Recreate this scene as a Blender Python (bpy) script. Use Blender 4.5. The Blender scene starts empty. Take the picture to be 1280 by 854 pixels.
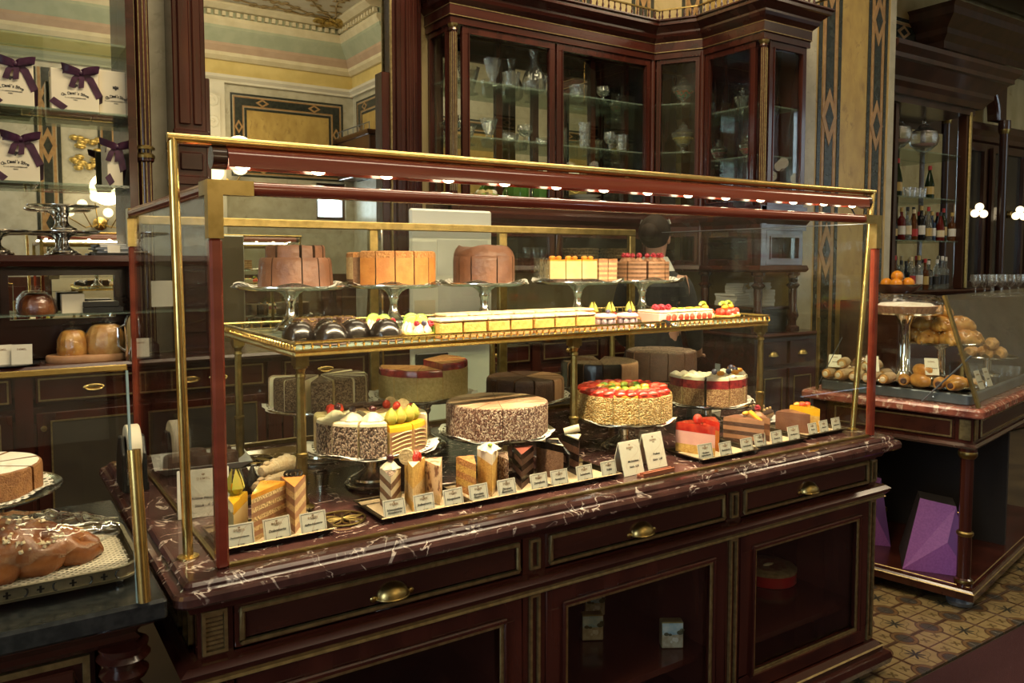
import bpy, bmesh, math, random
from mathutils import Vector, Matrix, Euler
PI = math.pi
rnd = random.Random(11)
SC = bpy.context.scene
COL = SC.collection

# ------------------------------------------------------------ camera
cam = bpy.data.cameras.new('camera')
cam.sensor_width = 36.0
cam.lens = 28.16
cam.shift_y = -0.0297
cam.clip_start = 0.02
camo = bpy.data.objects.new('camera', cam)
COL.objects.link(camo)
camo.location = (0, 0, 1.5)
camo.rotation_euler = (math.radians(90 - 3.565), 0, math.radians(-33.453))
SC.camera = camo

# ------------------------------------------------------------ world, lamps, exposure
w = bpy.data.worlds.new('daylight')
SC.world = w
w.use_nodes = True
w.node_tree.nodes['Background'].inputs[0].default_value = (0.72, 0.86, 1.0, 1)
w.node_tree.nodes['Background'].inputs[1].default_value = 3.0
SC.view_settings.view_transform = 'Standard'
SC.view_settings.look = 'None'
SC.view_settings.exposure = 0.0
SC.view_settings.gamma = 1.0
SC.view_settings.use_curve_mapping = False
SC.cycles.max_bounces = 10
SC.cycles.glossy_bounces = 6
SC.cycles.transparent_max_bounces = 40
SC.cycles.caustics_reflective = False
SC.cycles.caustics_refractive = False
SC.cycles.sample_clamp_indirect = 4.0
SC.cycles.blur_glossy = 0.5


def area(name, loc, size, power, color, rot=(0, 0, 0), spread=PI):
    l = bpy.data.lights.new(name, 'AREA')
    l.shape = 'RECTANGLE'
    l.size, l.size_y = size
    l.energy = power
    l.color = color
    l.spread = spread
    o = bpy.data.objects.new(name, l)
    COL.objects.link(o)
    o.location = loc
    o.rotation_euler = rot
    return o


WARM = (1.0, 0.79, 0.50)
area('ceiling_fill_front', (2.4, 0.3, 4.9), (2.6, 0.8), 84, (1.0, 0.83, 0.56), (math.radians(-32), 0, 0))  # unseen fill light, added to brighten the street-side wall in the mirror
area('ceiling_fill_right', (7.6, 0.6, 4.9), (2.2, 0.9), 105, (1.0, 0.80, 0.52), (math.radians(-14), 0, 0))  # unseen fill, added to light the wall that the cabinet mirrors show
area('ceiling_fill_left', (-1.7, 0.9, 4.9), (1.4, 1.0), 45, (1.0, 0.84, 0.60), (0, math.radians(12), 0))  # fill light added to brighten the left side, no fixture
area('ceiling_fill_aisle', (2.6, 2.9, 4.9), (4.2, 0.6), 185, (1.0, 0.82, 0.54), (math.radians(24), 0, 0))  # added fill for the back wall and its shelves, no fixture
area('daylight_left', (-3.25, -0.6, 2.0), (2.0, 2.6), 95, (0.74, 0.86, 1.0), (0, math.radians(-90), 0))
area('daylight_behind', (4.62, -2.6, 2.45), (0.5, 0.6), 12, (0.74, 0.86, 1.0), (math.radians(90), 0, 0))
# the strip lamp above the cakes: its tubes shine down and back into the case
area('strip_lamp_light', (1.5, 1.752, 1.676), (2.2, 0.03), 38, WARM, (math.radians(16), 0, 0), math.radians(165))
# daylight coming in through the street windows, far right
area('window_daylight', (12.65, -2.6, 2.5), (2.3, 3.6), 70, (0.72, 0.87, 1.0), (math.radians(90), 0, 0))


# ------------------------------------------------------------ mesh helpers
class MB:
    """collects faces; build() links them as one mesh object"""

    def __init__(s):
        s.v, s.f, s.mi, s.sm = [], [], [], []

    def add(s, vs, fs, mi=0, sm=False, M=None):
        n = len(s.v)
        s.v += [tuple(M @ Vector(p)) if M else tuple(p) for p in vs]
        for f in fs:
            s.f.append([n + i for i in f])
            s.mi.append(mi)
            s.sm.append(sm)
        return s

    def box(s, x0, x1, y0, y1, z0, z1, mi=0, M=None):
        return s.add([(x0, y0, z0), (x1, y0, z0), (x1, y1, z0), (x0, y1, z0), (x0, y0, z1), (x1, y0, z1), (x1, y1, z1), (x0, y1, z1)],
                     [(3, 2, 1, 0), (4, 5, 6, 7), (0, 1, 5, 4), (1, 2, 6, 5), (2, 3, 7, 6), (3, 0, 4, 7)], mi, False, M)

    def lathe(s, prof, seg=20, mi=0, M=None, sm=True, wob=None, sx=1, sy=1):
        vs, fs = [], []
        n = len(prof)
        for k in range(seg):
            a = 2 * PI * k / seg
            for j, (r, z) in enumerate(prof):
                q = r * (wob(a, j) if wob else 1)
                vs.append((q * math.cos(a) * sx, q * math.sin(a) * sy, z))
        for k in range(seg):
            for j in range(n - 1):
                a, b = k * n + j, ((k + 1) % seg) * n + j
                fs.append((a, b, b + 1, a + 1))
        if prof[0][0] > 1e-5:
            fs.append([k * n for k in range(seg)][::-1])
        if prof[-1][0] > 1e-5:
            fs.append([k * n + n - 1 for k in range(seg)])
        return s.add(vs, fs, mi, sm, M)

    def tube(s, pts, r, seg=8, mi=0, M=None, closed=False):
        pts = [Vector(p) for p in pts]
        n = len(pts)
        vs, fs = [], []
        up = None
        for i, p in enumerate(pts):
            a = pts[i - 1] if (i or closed) else p
            b = pts[(i + 1) % n] if (i < n - 1 or closed) else p
            t = (b - a).normalized()
            if up is None:
                up = Vector((0, 0, 1)) if abs(t.z) < .9 else Vector((1, 0, 0))
            u = t.cross(up).normalized()
            up = u.cross(t).normalized()
            rr = r[i] if isinstance(r, (list, tuple)) else r
            for k in range(seg):
                q = 2 * PI * k / seg
                vs.append(p + (u * math.cos(q) + up * math.sin(q)) * rr)
        for i in range(n if closed else n - 1):
            for k in range(seg):
                a, b = i * seg, ((i + 1) % n) * seg
                fs.append((a + k, a + (k + 1) % seg, b + (k + 1) % seg, b + k))
        if not closed:
            fs.append(list(range(seg))[::-1])
            fs.append([(n - 1) * seg + k for k in range(seg)])
        return s.add(vs, fs, mi, True, M)

    def prism(s, poly, z0, z1, mi=0, M=None, top=None, sm=False):
        """poly: ccw list of (x, y)"""
        n = len(poly)
        vs = [(x, y, z0) for x, y in poly] + [(x, y, z1) for x, y in (top or poly)]
        s.add(vs, [list(range(n))[::-1], list(range(n, 2 * n))], mi, False, M)
        return s.add(vs, [(i, (i + 1) % n, n + (i + 1) % n, n + i) for i in range(n)], mi, sm, M)

    def sweep(s, prof, path, mi=0, closed=False, M=None):
        """prof: (out, z) pairs from bottom to top; path: (x, y) pairs; out is to the RIGHT of the walking direction, corners mitred"""
        n, m = len(path), len(prof)
        vs, fs = [], []
        P = [Vector(p) for p in path]
        for i in range(n):
            d0 = (P[i] - P[i - 1]).normalized() if (i or closed) else None
            d1 = (P[(i + 1) % n] - P[i]).normalized() if (i < n - 1 or closed) else None
            d0 = d0 or d1
            d1 = d1 or d0
            n0, n1 = Vector((d0.y, -d0.x)), Vector((d1.y, -d1.x))
            b = (n0 + n1)
            b = b / max(b.length_squared / 2, .2)
            for o, z in prof:
                q = P[i] + b * o
                vs.append((q.x, q.y, z))
        for i in range(n if closed else n - 1):
            for j in range(m - 1):
                a, b = i * m + j, ((i + 1) % n) * m + j
                fs.append((a, b, b + 1, a + 1))
        if not closed:
            fs.append([j for j in range(m)])
            fs.append([(n - 1) * m + j for j in range(m)][::-1])
        return s.add(vs, fs, mi, False, M)

    def ell(s, c, r, seg=12, ring=8, mi=0, M=None, jit=0, zmin=-9):
        vs, fs = [], []
        rx, ry, rz = r if isinstance(r, (list, tuple)) else (r, r, r)
        for j in range(ring + 1):
            t = PI * j / ring
            for k in range(seg):
                a = 2 * PI * k / seg
                q = 1 + (rnd.uniform(-jit, jit) if jit else 0)
                vs.append((c[0] + q * rx * math.sin(t) * math.cos(a), c[1] + q * ry * math.sin(t) * math.sin(a), max(c[2] + q * rz * math.cos(t), zmin)))
        for j in range(ring):
            for k in range(seg):
                a, b = j * seg + k, j * seg + (k + 1) % seg
                fs.append((a, a + seg, b + seg, b))
        return s.add(vs, fs, mi, True, M)

    def build(s, name, mats, parent=None, loc=None, rz=0, world=False, bevel=0, rot=None, ang=38):
        me = bpy.data.meshes.new(name)
        v = s.v
        if world and parent:
            L = parent.location
            v = [(a - L.x, b - L.y, c - L.z) for a, b, c in v]
        me.from_pydata(v, [], s.f)
        if not isinstance(mats, (list, tuple)):
            mats = [mats]
        for m in mats:
            me.materials.append(m)
        me.polygons.foreach_set('material_index', s.mi)
        me.polygons.foreach_set('use_smooth', s.sm)
        bm = bmesh.new()
        bm.from_mesh(me)
        bmesh.ops.remove_doubles(bm, verts=bm.verts, dist=1e-6)
        bmesh.ops.dissolve_degenerate(bm, edges=bm.edges, dist=1e-7)
        bmesh.ops.recalc_face_normals(bm, faces=bm.faces)
        if bevel:
            es = [e for e in bm.edges if len(e.link_faces) == 2 and e.calc_face_angle(0) > .6]
            bmesh.ops.bevel(bm, geom=es, offset=bevel, segments=1, affect='EDGES', clamp_overlap=True)
        bm.to_mesh(me)
        bm.free()
        if any(s.sm):
            me.set_sharp_from_angle(angle=math.radians(ang))
        o = bpy.data.objects.new(name, me)
        COL.objects.link(o)
        if parent:
            o.parent = parent
        if loc is not None:
            o.location = loc
        if rot:
            o.rotation_euler = rot
        elif rz:
            o.rotation_euler = (0, 0, rz)
        return o


def tag(o, label=None, cat=None, group=None, kind=None):
    if label:
        o['label'] = label
    if cat:
        o['category'] = cat
    if group:
        o['group'] = group
    if kind:
        o['kind'] = kind
    return o


def thing(name, label, cat, loc=(0, 0, 0), rz=0, group=None):
    o = bpy.data.objects.new(name, None)
    o.empty_display_size = .05
    COL.objects.link(o)
    o.location = loc
    o.rotation_euler = (0, 0, rz)
    return tag(o, label, cat, group)


def struct(o):
    o['kind'] = 'structure'
    return o


KIDS = {}


def dup(root, loc=None, rz=None, label=None, group=None):
    """a copy of a thing with copies of its parts and sub-parts"""
    def go(o, par):
        c = o.copy()
        COL.objects.link(c)
        if par:
            c.parent = par
        for ch in o.children:
            go(ch, c)
        return c
    c = go(root, None)
    if loc is not None:
        c.location = loc
    if rz is not None:
        c.rotation_euler = (0, 0, rz)
    if label:
        c['label'] = label
    if group:
        c['group'] = group
    return c


def inst(o, parent, loc=(0, 0, 0), rz=0, rot=None, scale=None):
    """another part that shares the mesh of part o"""
    c = o.copy()
    COL.objects.link(c)
    c.parent = parent
    c.location = loc
    c.rotation_euler = rot or (0, 0, rz)
    if scale:
        c.scale = scale
    return c


def T(x, y, z, rz=0, rx=0, ry=0, s=1):
    return Matrix.Translation((x, y, z)) @ Euler((rx, ry, rz)).to_matrix().to_4x4() @ Matrix.Diagonal((s, s, s, 1) if not isinstance(s, tuple) else (*s, 1))


# ------------------------------------------------------------ materials
def newmat(name):
    m = bpy.data.materials.new(name)
    m.use_nodes = True
    nt = m.node_tree
    return m, nt, nt.nodes['Principled BSDF']


def N(nt, typ, **kw):
    n = nt.nodes.new('ShaderNode' + typ)
    for k, v in kw.items():
        if k in n.inputs:
            n.inputs[k].default_value = v
        else:
            setattr(n, k, v)
    return n


def mth(nt, op, a, b=None, c=None):
    n = nt.nodes.new('ShaderNodeMath')
    n.operation = op
    for i, q in enumerate((a, b, c)):
        if q is None:
            continue
        if isinstance(q, (int, float)):
            n.inputs[i].default_value = q
        else:
            nt.links.new(q, n.inputs[i])
    return n.outputs[0]


def c4(c):
    return (c[0], c[1], c[2], 1)


def mixc(nt, fac, a, b):
    n = nt.nodes.new('ShaderNodeMix')
    n.data_type = 'RGBA'
    for i, q in ((0, fac), (6, a), (7, b)):
        if isinstance(q, (int, float)):
            n.inputs[i].default_value = q
        elif isinstance(q, tuple):
            n.inputs[i].default_value = c4(q)
        else:
            nt.links.new(q, n.inputs[i])
    return n.outputs[2]


def ramp(nt, fac, stops, interp='LINEAR'):
    r = nt.nodes.new('ShaderNodeValToRGB')
    r.color_ramp.interpolation = interp
    e = r.color_ramp.elements
    while len(e) < len(stops):
        e.new(.5)
    for q, (p, c) in zip(e, stops):
        q.position = p
        q.color = c4(c) if len(c) == 3 else c
    nt.links.new(fac, r.inputs[0])
    return r.outputs[0]


def coords(nt, stretch=(1, 1, 1), loc=(0, 0, 0)):
    tc = N(nt, 'TexCoord')
    mp = N(nt, 'Mapping')
    mp.inputs['Scale'].default_value = stretch
    mp.inputs['Location'].default_value = loc
    nt.links.new(tc.outputs['Object'], mp.inputs['Vector'])
    return mp.outputs[0]


def pm(name, c1, c2=None, scale=10, stretch=(1, 1, 1), lo=.38, hi=.62, rough=.5, metal=0, bump=0, bscale=None, bdist=.01, coat=0,
       detail=3, sss=0, spec=.5, vor=False, c3=None, aniso=0):
    m, nt, b = newmat(name)
    b.inputs['Roughness'].default_value = rough
    b.inputs['Metallic'].default_value = metal
    b.inputs['Coat Weight'].default_value = coat
    b.inputs['Coat Roughness'].default_value = .08
    b.inputs['Specular IOR Level'].default_value = spec
    if sss:
        b.inputs['Subsurface Weight'].default_value = sss
        b.inputs['Subsurface Radius'].default_value = (.01, .006, .003)
    b.inputs['Base Color'].default_value = c4(c1)
    if c2 or bump:
        co = coords(nt, stretch)
    if c2:
        if vor:
            t = N(nt, 'TexVoronoi', Scale=scale)
            nt.links.new(co, t.inputs['Vector'])
            sp = N(nt, 'SeparateColor')
            nt.links.new(t.outputs['Color'], sp.inputs[0])
            f = sp.outputs[0]
        else:
            t = N(nt, 'TexNoise', Scale=scale, Detail=detail)
            nt.links.new(co, t.inputs['Vector'])
            f = t.outputs[0]
        st = [(lo, c1), (hi, c2)] if not c3 else [(lo, c1), ((lo + hi) / 2, c2), (hi, c3)]
        nt.links.new(ramp(nt, f, st), b.inputs['Base Color'])
    if bump:
        if vor:
            t2 = N(nt, 'TexVoronoi', Scale=bscale or scale)
            nt.links.new(co, t2.inputs['Vector'])
            h = mth(nt, 'SUBTRACT', 1, t2.outputs['Distance'])
        else:
            t2 = N(nt, 'TexNoise', Scale=bscale or scale * 4, Detail=3)
            nt.links.new(co, t2.inputs['Vector'])
            h = t2.outputs[0]
        bp = N(nt, 'Bump', Strength=bump, Distance=bdist)
        nt.links.new(h, bp.inputs['Height'])
        nt.links.new(bp.outputs[0], b.inputs['Normal'])
    return m


def marble(name, base, base2, vein, scale=4, width=.03, rough=.12, amount=1.0, stretch=(1, 1, 1), blotch=1.6):
    m, nt, b = newmat(name)
    b.inputs['Roughness'].default_value = rough
    co = coords(nt, stretch)
    n0 = N(nt, 'TexNoise', Scale=scale * blotch, Detail=6)
    nt.links.new(co, n0.inputs['Vector'])
    col = ramp(nt, n0.outputs[0], [(.35, base), (.65, base2)])
    n1 = N(nt, 'TexNoise', Scale=scale, Detail=5, Distortion=.9)
    nt.links.new(co, n1.inputs['Vector'])
    d = mth(nt, 'ABSOLUTE', mth(nt, 'SUBTRACT', n1.outputs[0], .5))
    v1 = mth(nt, 'SUBTRACT', 1, mth(nt, 'MINIMUM', mth(nt, 'DIVIDE', d, width), 1))
    n2 = N(nt, 'TexNoise', Scale=scale * 2.2, Detail=2)
    nt.links.new(co, n2.inputs['Vector'])
    v2 = mth(nt, 'MULTIPLY', v1, mth(nt, 'MULTIPLY', mth(nt, 'MAXIMUM', mth(nt, 'SUBTRACT', n2.outputs[0], .46), 0), 7 * amount))
    nt.links.new(mixc(nt, mth(nt, 'MINIMUM', v2, 1), col, vein), b.inputs['Base Color'])
    return m


def clearmat(name, tint=(1, 1, 1), ior=1.45, rough=0.0, gain=1.0, bump=0, bscale=20, body=None, bodyfac=0.0, pw=5):
    """thin clear sheet: light passes straight through, the surface mirrors by Fresnel"""
    m, nt, b = newmat(name)
    out = nt.nodes['Material Output']
    tr = N(nt, 'BsdfTransparent', Color=c4(tint))
    gl = N(nt, 'BsdfGlossy', Roughness=rough)
    ge = N(nt, 'NewGeometry')
    nrm = ge.outputs['Normal']
    if bump:
        co = coords(nt)
        t = N(nt, 'TexNoise', Scale=bscale, Detail=2)
        nt.links.new(co, t.inputs['Vector'])
        bp = N(nt, 'Bump', Strength=bump, Distance=.02)
        nt.links.new(t.outputs[0], bp.inputs['Height'])
        nt.links.new(bp.outputs[0], gl.inputs['Normal'])
        nrm = bp.outputs[0]
    dt = N(nt, 'VectorMath', operation='DOT_PRODUCT')
    nt.links.new(nrm, dt.inputs[0])
    nt.links.new(ge.outputs['Incoming'], dt.inputs[1])
    f0 = ((ior - 1) / (ior + 1)) ** 2          # Schlick, the same from both sides of the sheet
    sch = mth(nt, 'POWER', mth(nt, 'SUBTRACT', 1, mth(nt, 'MINIMUM', mth(nt, 'ABSOLUTE', dt.outputs['Value']), 1)), pw)
    fr = mth(nt, 'ADD', f0, mth(nt, 'MULTIPLY', sch, 1 - f0))
    fac = mth(nt, 'MINIMUM', mth(nt, 'MULTIPLY', fr, gain), 1)
    mx = N(nt, 'MixShader')
    nt.links.new(fac, mx.inputs[0])
    nt.links.new(tr.outputs[0], mx.inputs[1])
    nt.links.new(gl.outputs[0], mx.inputs[2])
    res = mx
    if body:
        df = N(nt, 'BsdfDiffuse', Color=c4(body))
        m2 = N(nt, 'MixShader')
        m2.inputs[0].default_value = bodyfac
        nt.links.new(mx.outputs[0], m2.inputs[1])
        nt.links.new(df.outputs[0], m2.inputs[2])
        res = m2
    nt.links.new(res.outputs[0], out.inputs[0])
    return m


def emitmat(name, color, strength):
    m, nt, b = newmat(name)
    b.inputs['Base Color'].default_value = (0, 0, 0, 1)
    b.inputs['Emission Color'].default_value = c4(color)
    b.inputs['Emission Strength'].default_value = strength
    return m


def lacemat(name, rin, rout, n=26):
    """white paper with a ring of punched holes between rin and rout"""
    m, nt, b = newmat(name)
    b.inputs['Base Color'].default_value = (.74, .70, .62, 1)
    b.inputs['Roughness'].default_value = .8
    tc = N(nt, 'TexCoord')
    sp = N(nt, 'SeparateXYZ')
    nt.links.new(tc.outputs['Object'], sp.inputs[0])
    x, y = sp.outputs[0], sp.outputs[1]
    r = mth(nt, 'SQRT', mth(nt, 'ADD', mth(nt, 'MULTIPLY', x, x), mth(nt, 'MULTIPLY', y, y)))
    a = mth(nt, 'ARCTAN2', y, x)
    t = mth(nt, 'DIVIDE', mth(nt, 'SUBTRACT', r, rin), rout - rin)
    s1 = mth(nt, 'SINE', mth(nt, 'MULTIPLY', a, n * 2))
    s2 = mth(nt, 'SINE', mth(nt, 'MULTIPLY', t, PI * 4))
    hole = mth(nt, 'GREATER_THAN', mth(nt, 'MULTIPLY', s1, s2), .35)
    ok = mth(nt, 'MULTIPLY', mth(nt, 'GREATER_THAN', t, 0), mth(nt, 'LESS_THAN', t, .95))
    al = mth(nt, 'SUBTRACT', 1, mth(nt, 'MULTIPLY', hole, ok))
    nt.links.new(al, b.inputs['Alpha'])
    return m


wood = pm('mahogany', (.032, .0075, .005), (.060, .0145, .009), 9, (1, 1, .12), rough=.22, coat=.35)
wood_h = pm('mahogany_along', (.032, .0075, .005), (.060, .0145, .009), 9, (.12, 1, 1), rough=.22, coat=.35)
wood_dk = pm('mahogany_dark', (.030, .009, .006), (.055, .016, .010), 9, (.15, 1, 1), rough=.25, coat=.3)
wood_red = pm('mahogany_red', (.17, .026, .014), (.25, .045, .022), 14, (.1, 1, 1), rough=.2, coat=.6)
wood_bk = pm('walnut_bar', (.035, .013, .008), (.065, .024, .013), 7, (1, 1, .15), rough=.28, coat=.3)
brass = pm('brass', (.74, .54, .20), (.64, .45, .15), 30, rough=.27, metal=1)
brass_dull = pm('brass_aged', (.29, .21, .075), (.21, .15, .05), 40, rough=.38, metal=1)
brass_cap = pm('brass_corner', (.46, .34, .13), (.38, .28, .10), 40, rough=.3, metal=1)
gilt = pm('gilt_moulding', (.33, .25, .11), (.22, .16, .07), 60, rough=.35, metal=.7)
silver = pm('silver', (.78, .76, .71), (.62, .60, .55), 30, rough=.16, metal=1)
silver_satin = pm('silver_satin', (.40, .36, .27), (.30, .27, .20), 40, rough=.38, metal=1)
dark_glass = pm('smoked_panel', (.035, .030, .024), rough=.12)
chrome = pm('chrome', (.82, .83, .84), rough=.07, metal=1)
traymetal = pm('tray_metal', (.12, .09, .055), (.08, .06, .035), 30, rough=.38, metal=1)
zinc = pm('grey_metal', (.20, .23, .26), (.15, .17, .2), 14, rough=.4, metal=.6)
glass = clearmat('pane_glass', (.97, .985, .965), gain=1.0)
glass_grn = clearmat('shelf_glass', (.90, .965, .92), gain=.6, body=(.55, .70, .58), bodyfac=.16)
crystal = clearmat('crystal', (.93, .95, .94), ior=1.6, gain=2.6, bump=.35, bscale=60, body=(.85, .9, .9), bodyfac=.03, pw=2.3)
cello = clearmat('cellophane', (.98, .98, .98), ior=1.5, gain=1.6, bump=.9, bscale=26)
cello_big = clearmat('cellophane_crumpled', (.97, .97, .98), ior=1.5, gain=1.9, bump=1.0, bscale=12, pw=3.6)
mirror = pm('mirror_silvering', (.88, .90, .84), rough=.01, metal=1)
st_counter = marble('marble_rosso', (.042, .018, .016), (.085, .035, .030), (.58, .49, .42), 11, .017, .1, 1.25)
st_island = marble('marble_red_brown', (.20, .055, .04), (.33, .11, .075), (.62, .46, .36), 16, .06, .2, 1.0)
st_wall = marble('marble_cream', (.52, .42, .22), (.40, .31, .14), (.30, .20, .08), 3.5, .02, .3, .5, (1, 1, .45))
st_yellow = marble('marble_yellow', (.50, .35, .11), (.38, .25, .075), (.25, .15, .05), 5, .03, .28, .6, (1, 1, .6))
st_grey = marble('marble_pale', (.50, .47, .36), (.40, .37, .27), (.28, .25, .18), 5, .02, .3, .5)
inlay_blk = pm('inlay_black', (.018, .022, .018), (.034, .038, .030), 20, rough=.25)
inlay_tan = pm('inlay_tan', (.40, .24, .10), (.30, .17, .07), 20, rough=.3)
plaster = pm('plaster_cream', (.70, .62, .42), (.62, .54, .35), 6, rough=.7)
plaster_y = pm('plaster_yellow', (.66, .52, .20), (.58, .45, .16), 5, rough=.7)
plaster_p = pm('plaster_pink', (.50, .36, .25), (.45, .32, .22), 6, rough=.7)
plaster_g = pm('plaster_green', (.42, .45, .32), (.36, .40, .28), 6, rough=.7)
plaster_w = pm('plaster_white', (.66, .62, .50), (.60, .56, .45), 4, rough=.75)
gold = pm('gold_leaf', (.62, .45, .14), (.4, .28, .08), 40, rough=.35, metal=.8)
paper = pm('paper_cream', (.80, .72, .54), (.76, .68, .50), 5, rough=.6)
paper_w = pm('paper_white', (.74, .74, .70), (.66, .66, .62), 8, rough=.7)
card_m = pm('card_board', (.78, .74, .60), (.74, .69, .55), 20, rough=.55)
ink = pm('ink', (.035, .03, .028), rough=.7)
ink_br = pm('ink_brown', (.30, .18, .09), rough=.7)
doily_m = lacemat('doily_paper', .125, .165)
white_tin = pm('white_enamel', (.84, .84, .76), (.80, .80, .72), 4, rough=.35)
black_m = pm('black_plastic', (.012, .013, .014), rough=.35)
granite = pm('black_granite', (.014, .016, .017), (.028, .03, .03), 60, rough=.18)
ribbon_m = pm('ribbon_plum', (.040, .010, .030), (.075, .022, .055), 20, rough=.35)
# pastry
choc_milk = pm('chocolate_milk', (.20, .085, .045), (.14, .055, .028), 18, rough=.42, bump=.35, bscale=45)
choc_dark = pm('chocolate_dark', (.006, .0035, .003), rough=.24, coat=.2)
choc_mat = pm('chocolate_matte', (.062, .026, .014), (.085, .036, .02), 60, rough=.55, bump=.3, bscale=160)
choc_flake = pm('chocolate_flakes', (.05, .018, .01), (.22, .10, .055), 330, (1, 1, .6), rough=.5, bump=.8, vor=True, c3=(.55, .40, .28))
hedgehog = pm('almond_chocolate_coat', (.13, .045, .025), (.30, .15, .09), 330, (1, 1, .6), lo=.2, hi=.85, rough=.55, bump=.9, vor=True, c3=(.70, .55, .40))
cocoa_top = pm('cocoa_dusted_top', (.24, .125, .065), (.50, .33, .20), 16, (.4, 1, 1), rough=.7, bump=.4, bscale=120)
nut_crumb = pm('nut_crumbs', (.30, .12, .04), (.50, .25, .09), 300, lo=.15, hi=.85, rough=.6, bump=1, vor=True, c3=(.72, .47, .22))
nut_dark = pm('dark_nut_crumbs', (.10, .048, .022), (.20, .11, .055), 300, lo=.15, hi=.85, rough=.65, bump=1, vor=True, c3=(.36, .23, .13))
almond = pm('almond_crumbs', (.50, .26, .06), (.70, .45, .14), 190, lo=.15, hi=.85, rough=.55, bump=1, vor=True, c3=(.84, .64, .30))
sponge = pm('sponge_yellow', (.72, .44, .11), (.58, .32, .07), 90, rough=.7, bump=.5, bscale=200)
sponge_pale = pm('sponge_pale', (.72, .52, .26), (.60, .40, .18), 90, rough=.7, bump=.5, bscale=200)
sponge_grn = pm('crumble_side', (.42, .30, .11), (.52, .38, .16), 110, rough=.7, bump=.6, bscale=180)
sponge_br = pm('sponge_brown', (.16, .075, .035), (.22, .11, .055), 90, rough=.7, bump=.5, bscale=200)
mocha = pm('mocha_cream', (.36, .18, .09), (.42, .22, .12), 40, rough=.5)
caramel = pm('caramel_cream', (.58, .235, .05), (.47, .17, .032), 30, rough=.5, bump=.15, bscale=120)
caramel_d = pm('caramel_crumble', (.42, .16, .04), (.58, .28, .09), 120, rough=.6, bump=.8, bscale=160)
cream = pm('cream', (.74, .64, .44), (.68, .56, .36), 20, rough=.5, sss=.15)
cream_y = pm('custard_cream', (.70, .54, .25), (.64, .47, .2), 20, rough=.5)
icing = pm('icing_sugar', (.64, .50, .33), (.54, .34, .17), 60, lo=.3, hi=.75, rough=.8, bump=.3, bscale=160)
meringue = pm('meringue', (.84, .72, .54), (.66, .44, .22), 30, lo=.45, hi=.85, rough=.6)
glaze_or = pm('orange_glaze', (.70, .26, .03), (.82, .40, .05), 24, rough=.1, coat=.6)
glaze_ye = pm('yellow_glaze', (.85, .50, .03), (.80, .42, .02), 24, rough=.12, coat=.6)
glaze_red = pm('red_glaze', (.42, .016, .012), (.62, .05, .02), 40, rough=.1, coat=.7)
berry_jam = pm('berry_jam', (.16, .012, .02), (.32, .03, .03), 50, rough=.2, coat=.4)
straw = pm('strawberry', (.60, .022, .012), (.72, .07, .03), 70, rough=.2, coat=.5, bump=.5, bscale=260)
rasp = pm('raspberry', (.42, .012, .03), (.55, .03, .06), 150, rough=.35, bump=1, vor=True)
cherry = pm('cherry_dark', (.05, .004, .008), rough=.12, coat=.5)
blueb = pm('blueberry', (.035, .032, .07), (.08, .07, .13), 60, rough=.4)
grape = pm('pale_grape', (.50, .40, .42), (.40, .30, .36), 40, rough=.3)
kiwi = pm('kiwi', (.20, .36, .03), (.36, .48, .06), 60, rough=.25, coat=.4)
lime_in = pm('lime_flesh', (.60, .68, .22), (.46, .58, .12), 60, rough=.3)
lime_out = pm('lime_peel', (.14, .28, .02), rough=.35)
husk = pm('physalis_husk', (.52, .40, .06), (.36, .40, .05), 40, rough=.55)
physal = pm('physalis_fruit', (.82, .32, .01), rough=.15, coat=.5)
orange_f = pm('orange_fruit', (.85, .34, .03), (.78, .27, .02), 40, rough=.3)
pinkcr = pm('pink_cream', (.78, .42, .34), (.72, .36, .30), 20, rough=.5)
pinkm = pm('pink_marzipan', (.72, .36, .30), rough=.5)
bun = pm('bun_crust', (.46, .19, .035), (.70, .38, .09), 22, rough=.32, coat=.3)
bun_l = pm('roll_crust', (.52, .26, .07), (.68, .42, .15), 22, rough=.4, coat=.2)
bread_d = pm('braid_crust', (.12, .030, .007), (.27, .085, .018), 14, rough=.38, coat=.15, bump=.25, bscale=70)
crystals = pm('sugar_grains', (.80, .66, .42), rough=.5)
linzer = pm('torte_side', (.22, .085, .025), (.32, .14, .045), 60, rough=.6, bump=.5)
powder = pm('powdered_top', (.78, .74, .64), (.52, .38, .24), 26, lo=.55, hi=.85, rough=.85, bump=.2)


# ============================================================ THE SETTING
ZC = 5.1          # ceiling height
YB, YF = 4.95, -2.3   # back wall, street-side wall
wb = struct(MB().box(-3, 6.56, YB, YB + .2, 0, ZC).build('wall_back', st_wall))
wl = struct(MB().box(-3.2, -3, YF, -1.6, 0, ZC).box(-3.2, -3, .4, YB, 0, ZC).box(-3.2, -3, -1.6, .4, 0, .7).box(-3.2, -3, -1.6, .4, 3.3, ZC).build('wall_left', st_wall))
wbar = struct(MB().box(6.56, 14, 5.2, 5.4, 0, ZC).build('wall_bar', st_wall))
wr = struct(MB().box(14, 14.2, YF, 5.2, 0, ZC).build('wall_right', st_wall))
struct(MB().box(-3.2, 14.2, YF - .2, 5.4, ZC, ZC + .1).build('ceiling', plaster_w))
mb = MB()
for a, b, c, d in ((-3, 4.38, 0, ZC), (4.86, 11.4, 0, ZC), (4.38, 4.86, 0, 2.15), (4.38, 4.86, 2.72, ZC), (12.5, 12.8, 0, ZC), (13.9, 14, 0, ZC), (11.4, 12.5, 0, .6), (11.4, 12.5, 4.4, ZC), (12.8, 13.9, 0, .6), (12.8, 13.9, 4.4, ZC)):
    mb.box(a, b, YF - .2, YF, c, d)
wf = struct(mb.build('wall_front', st_grey))
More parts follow.
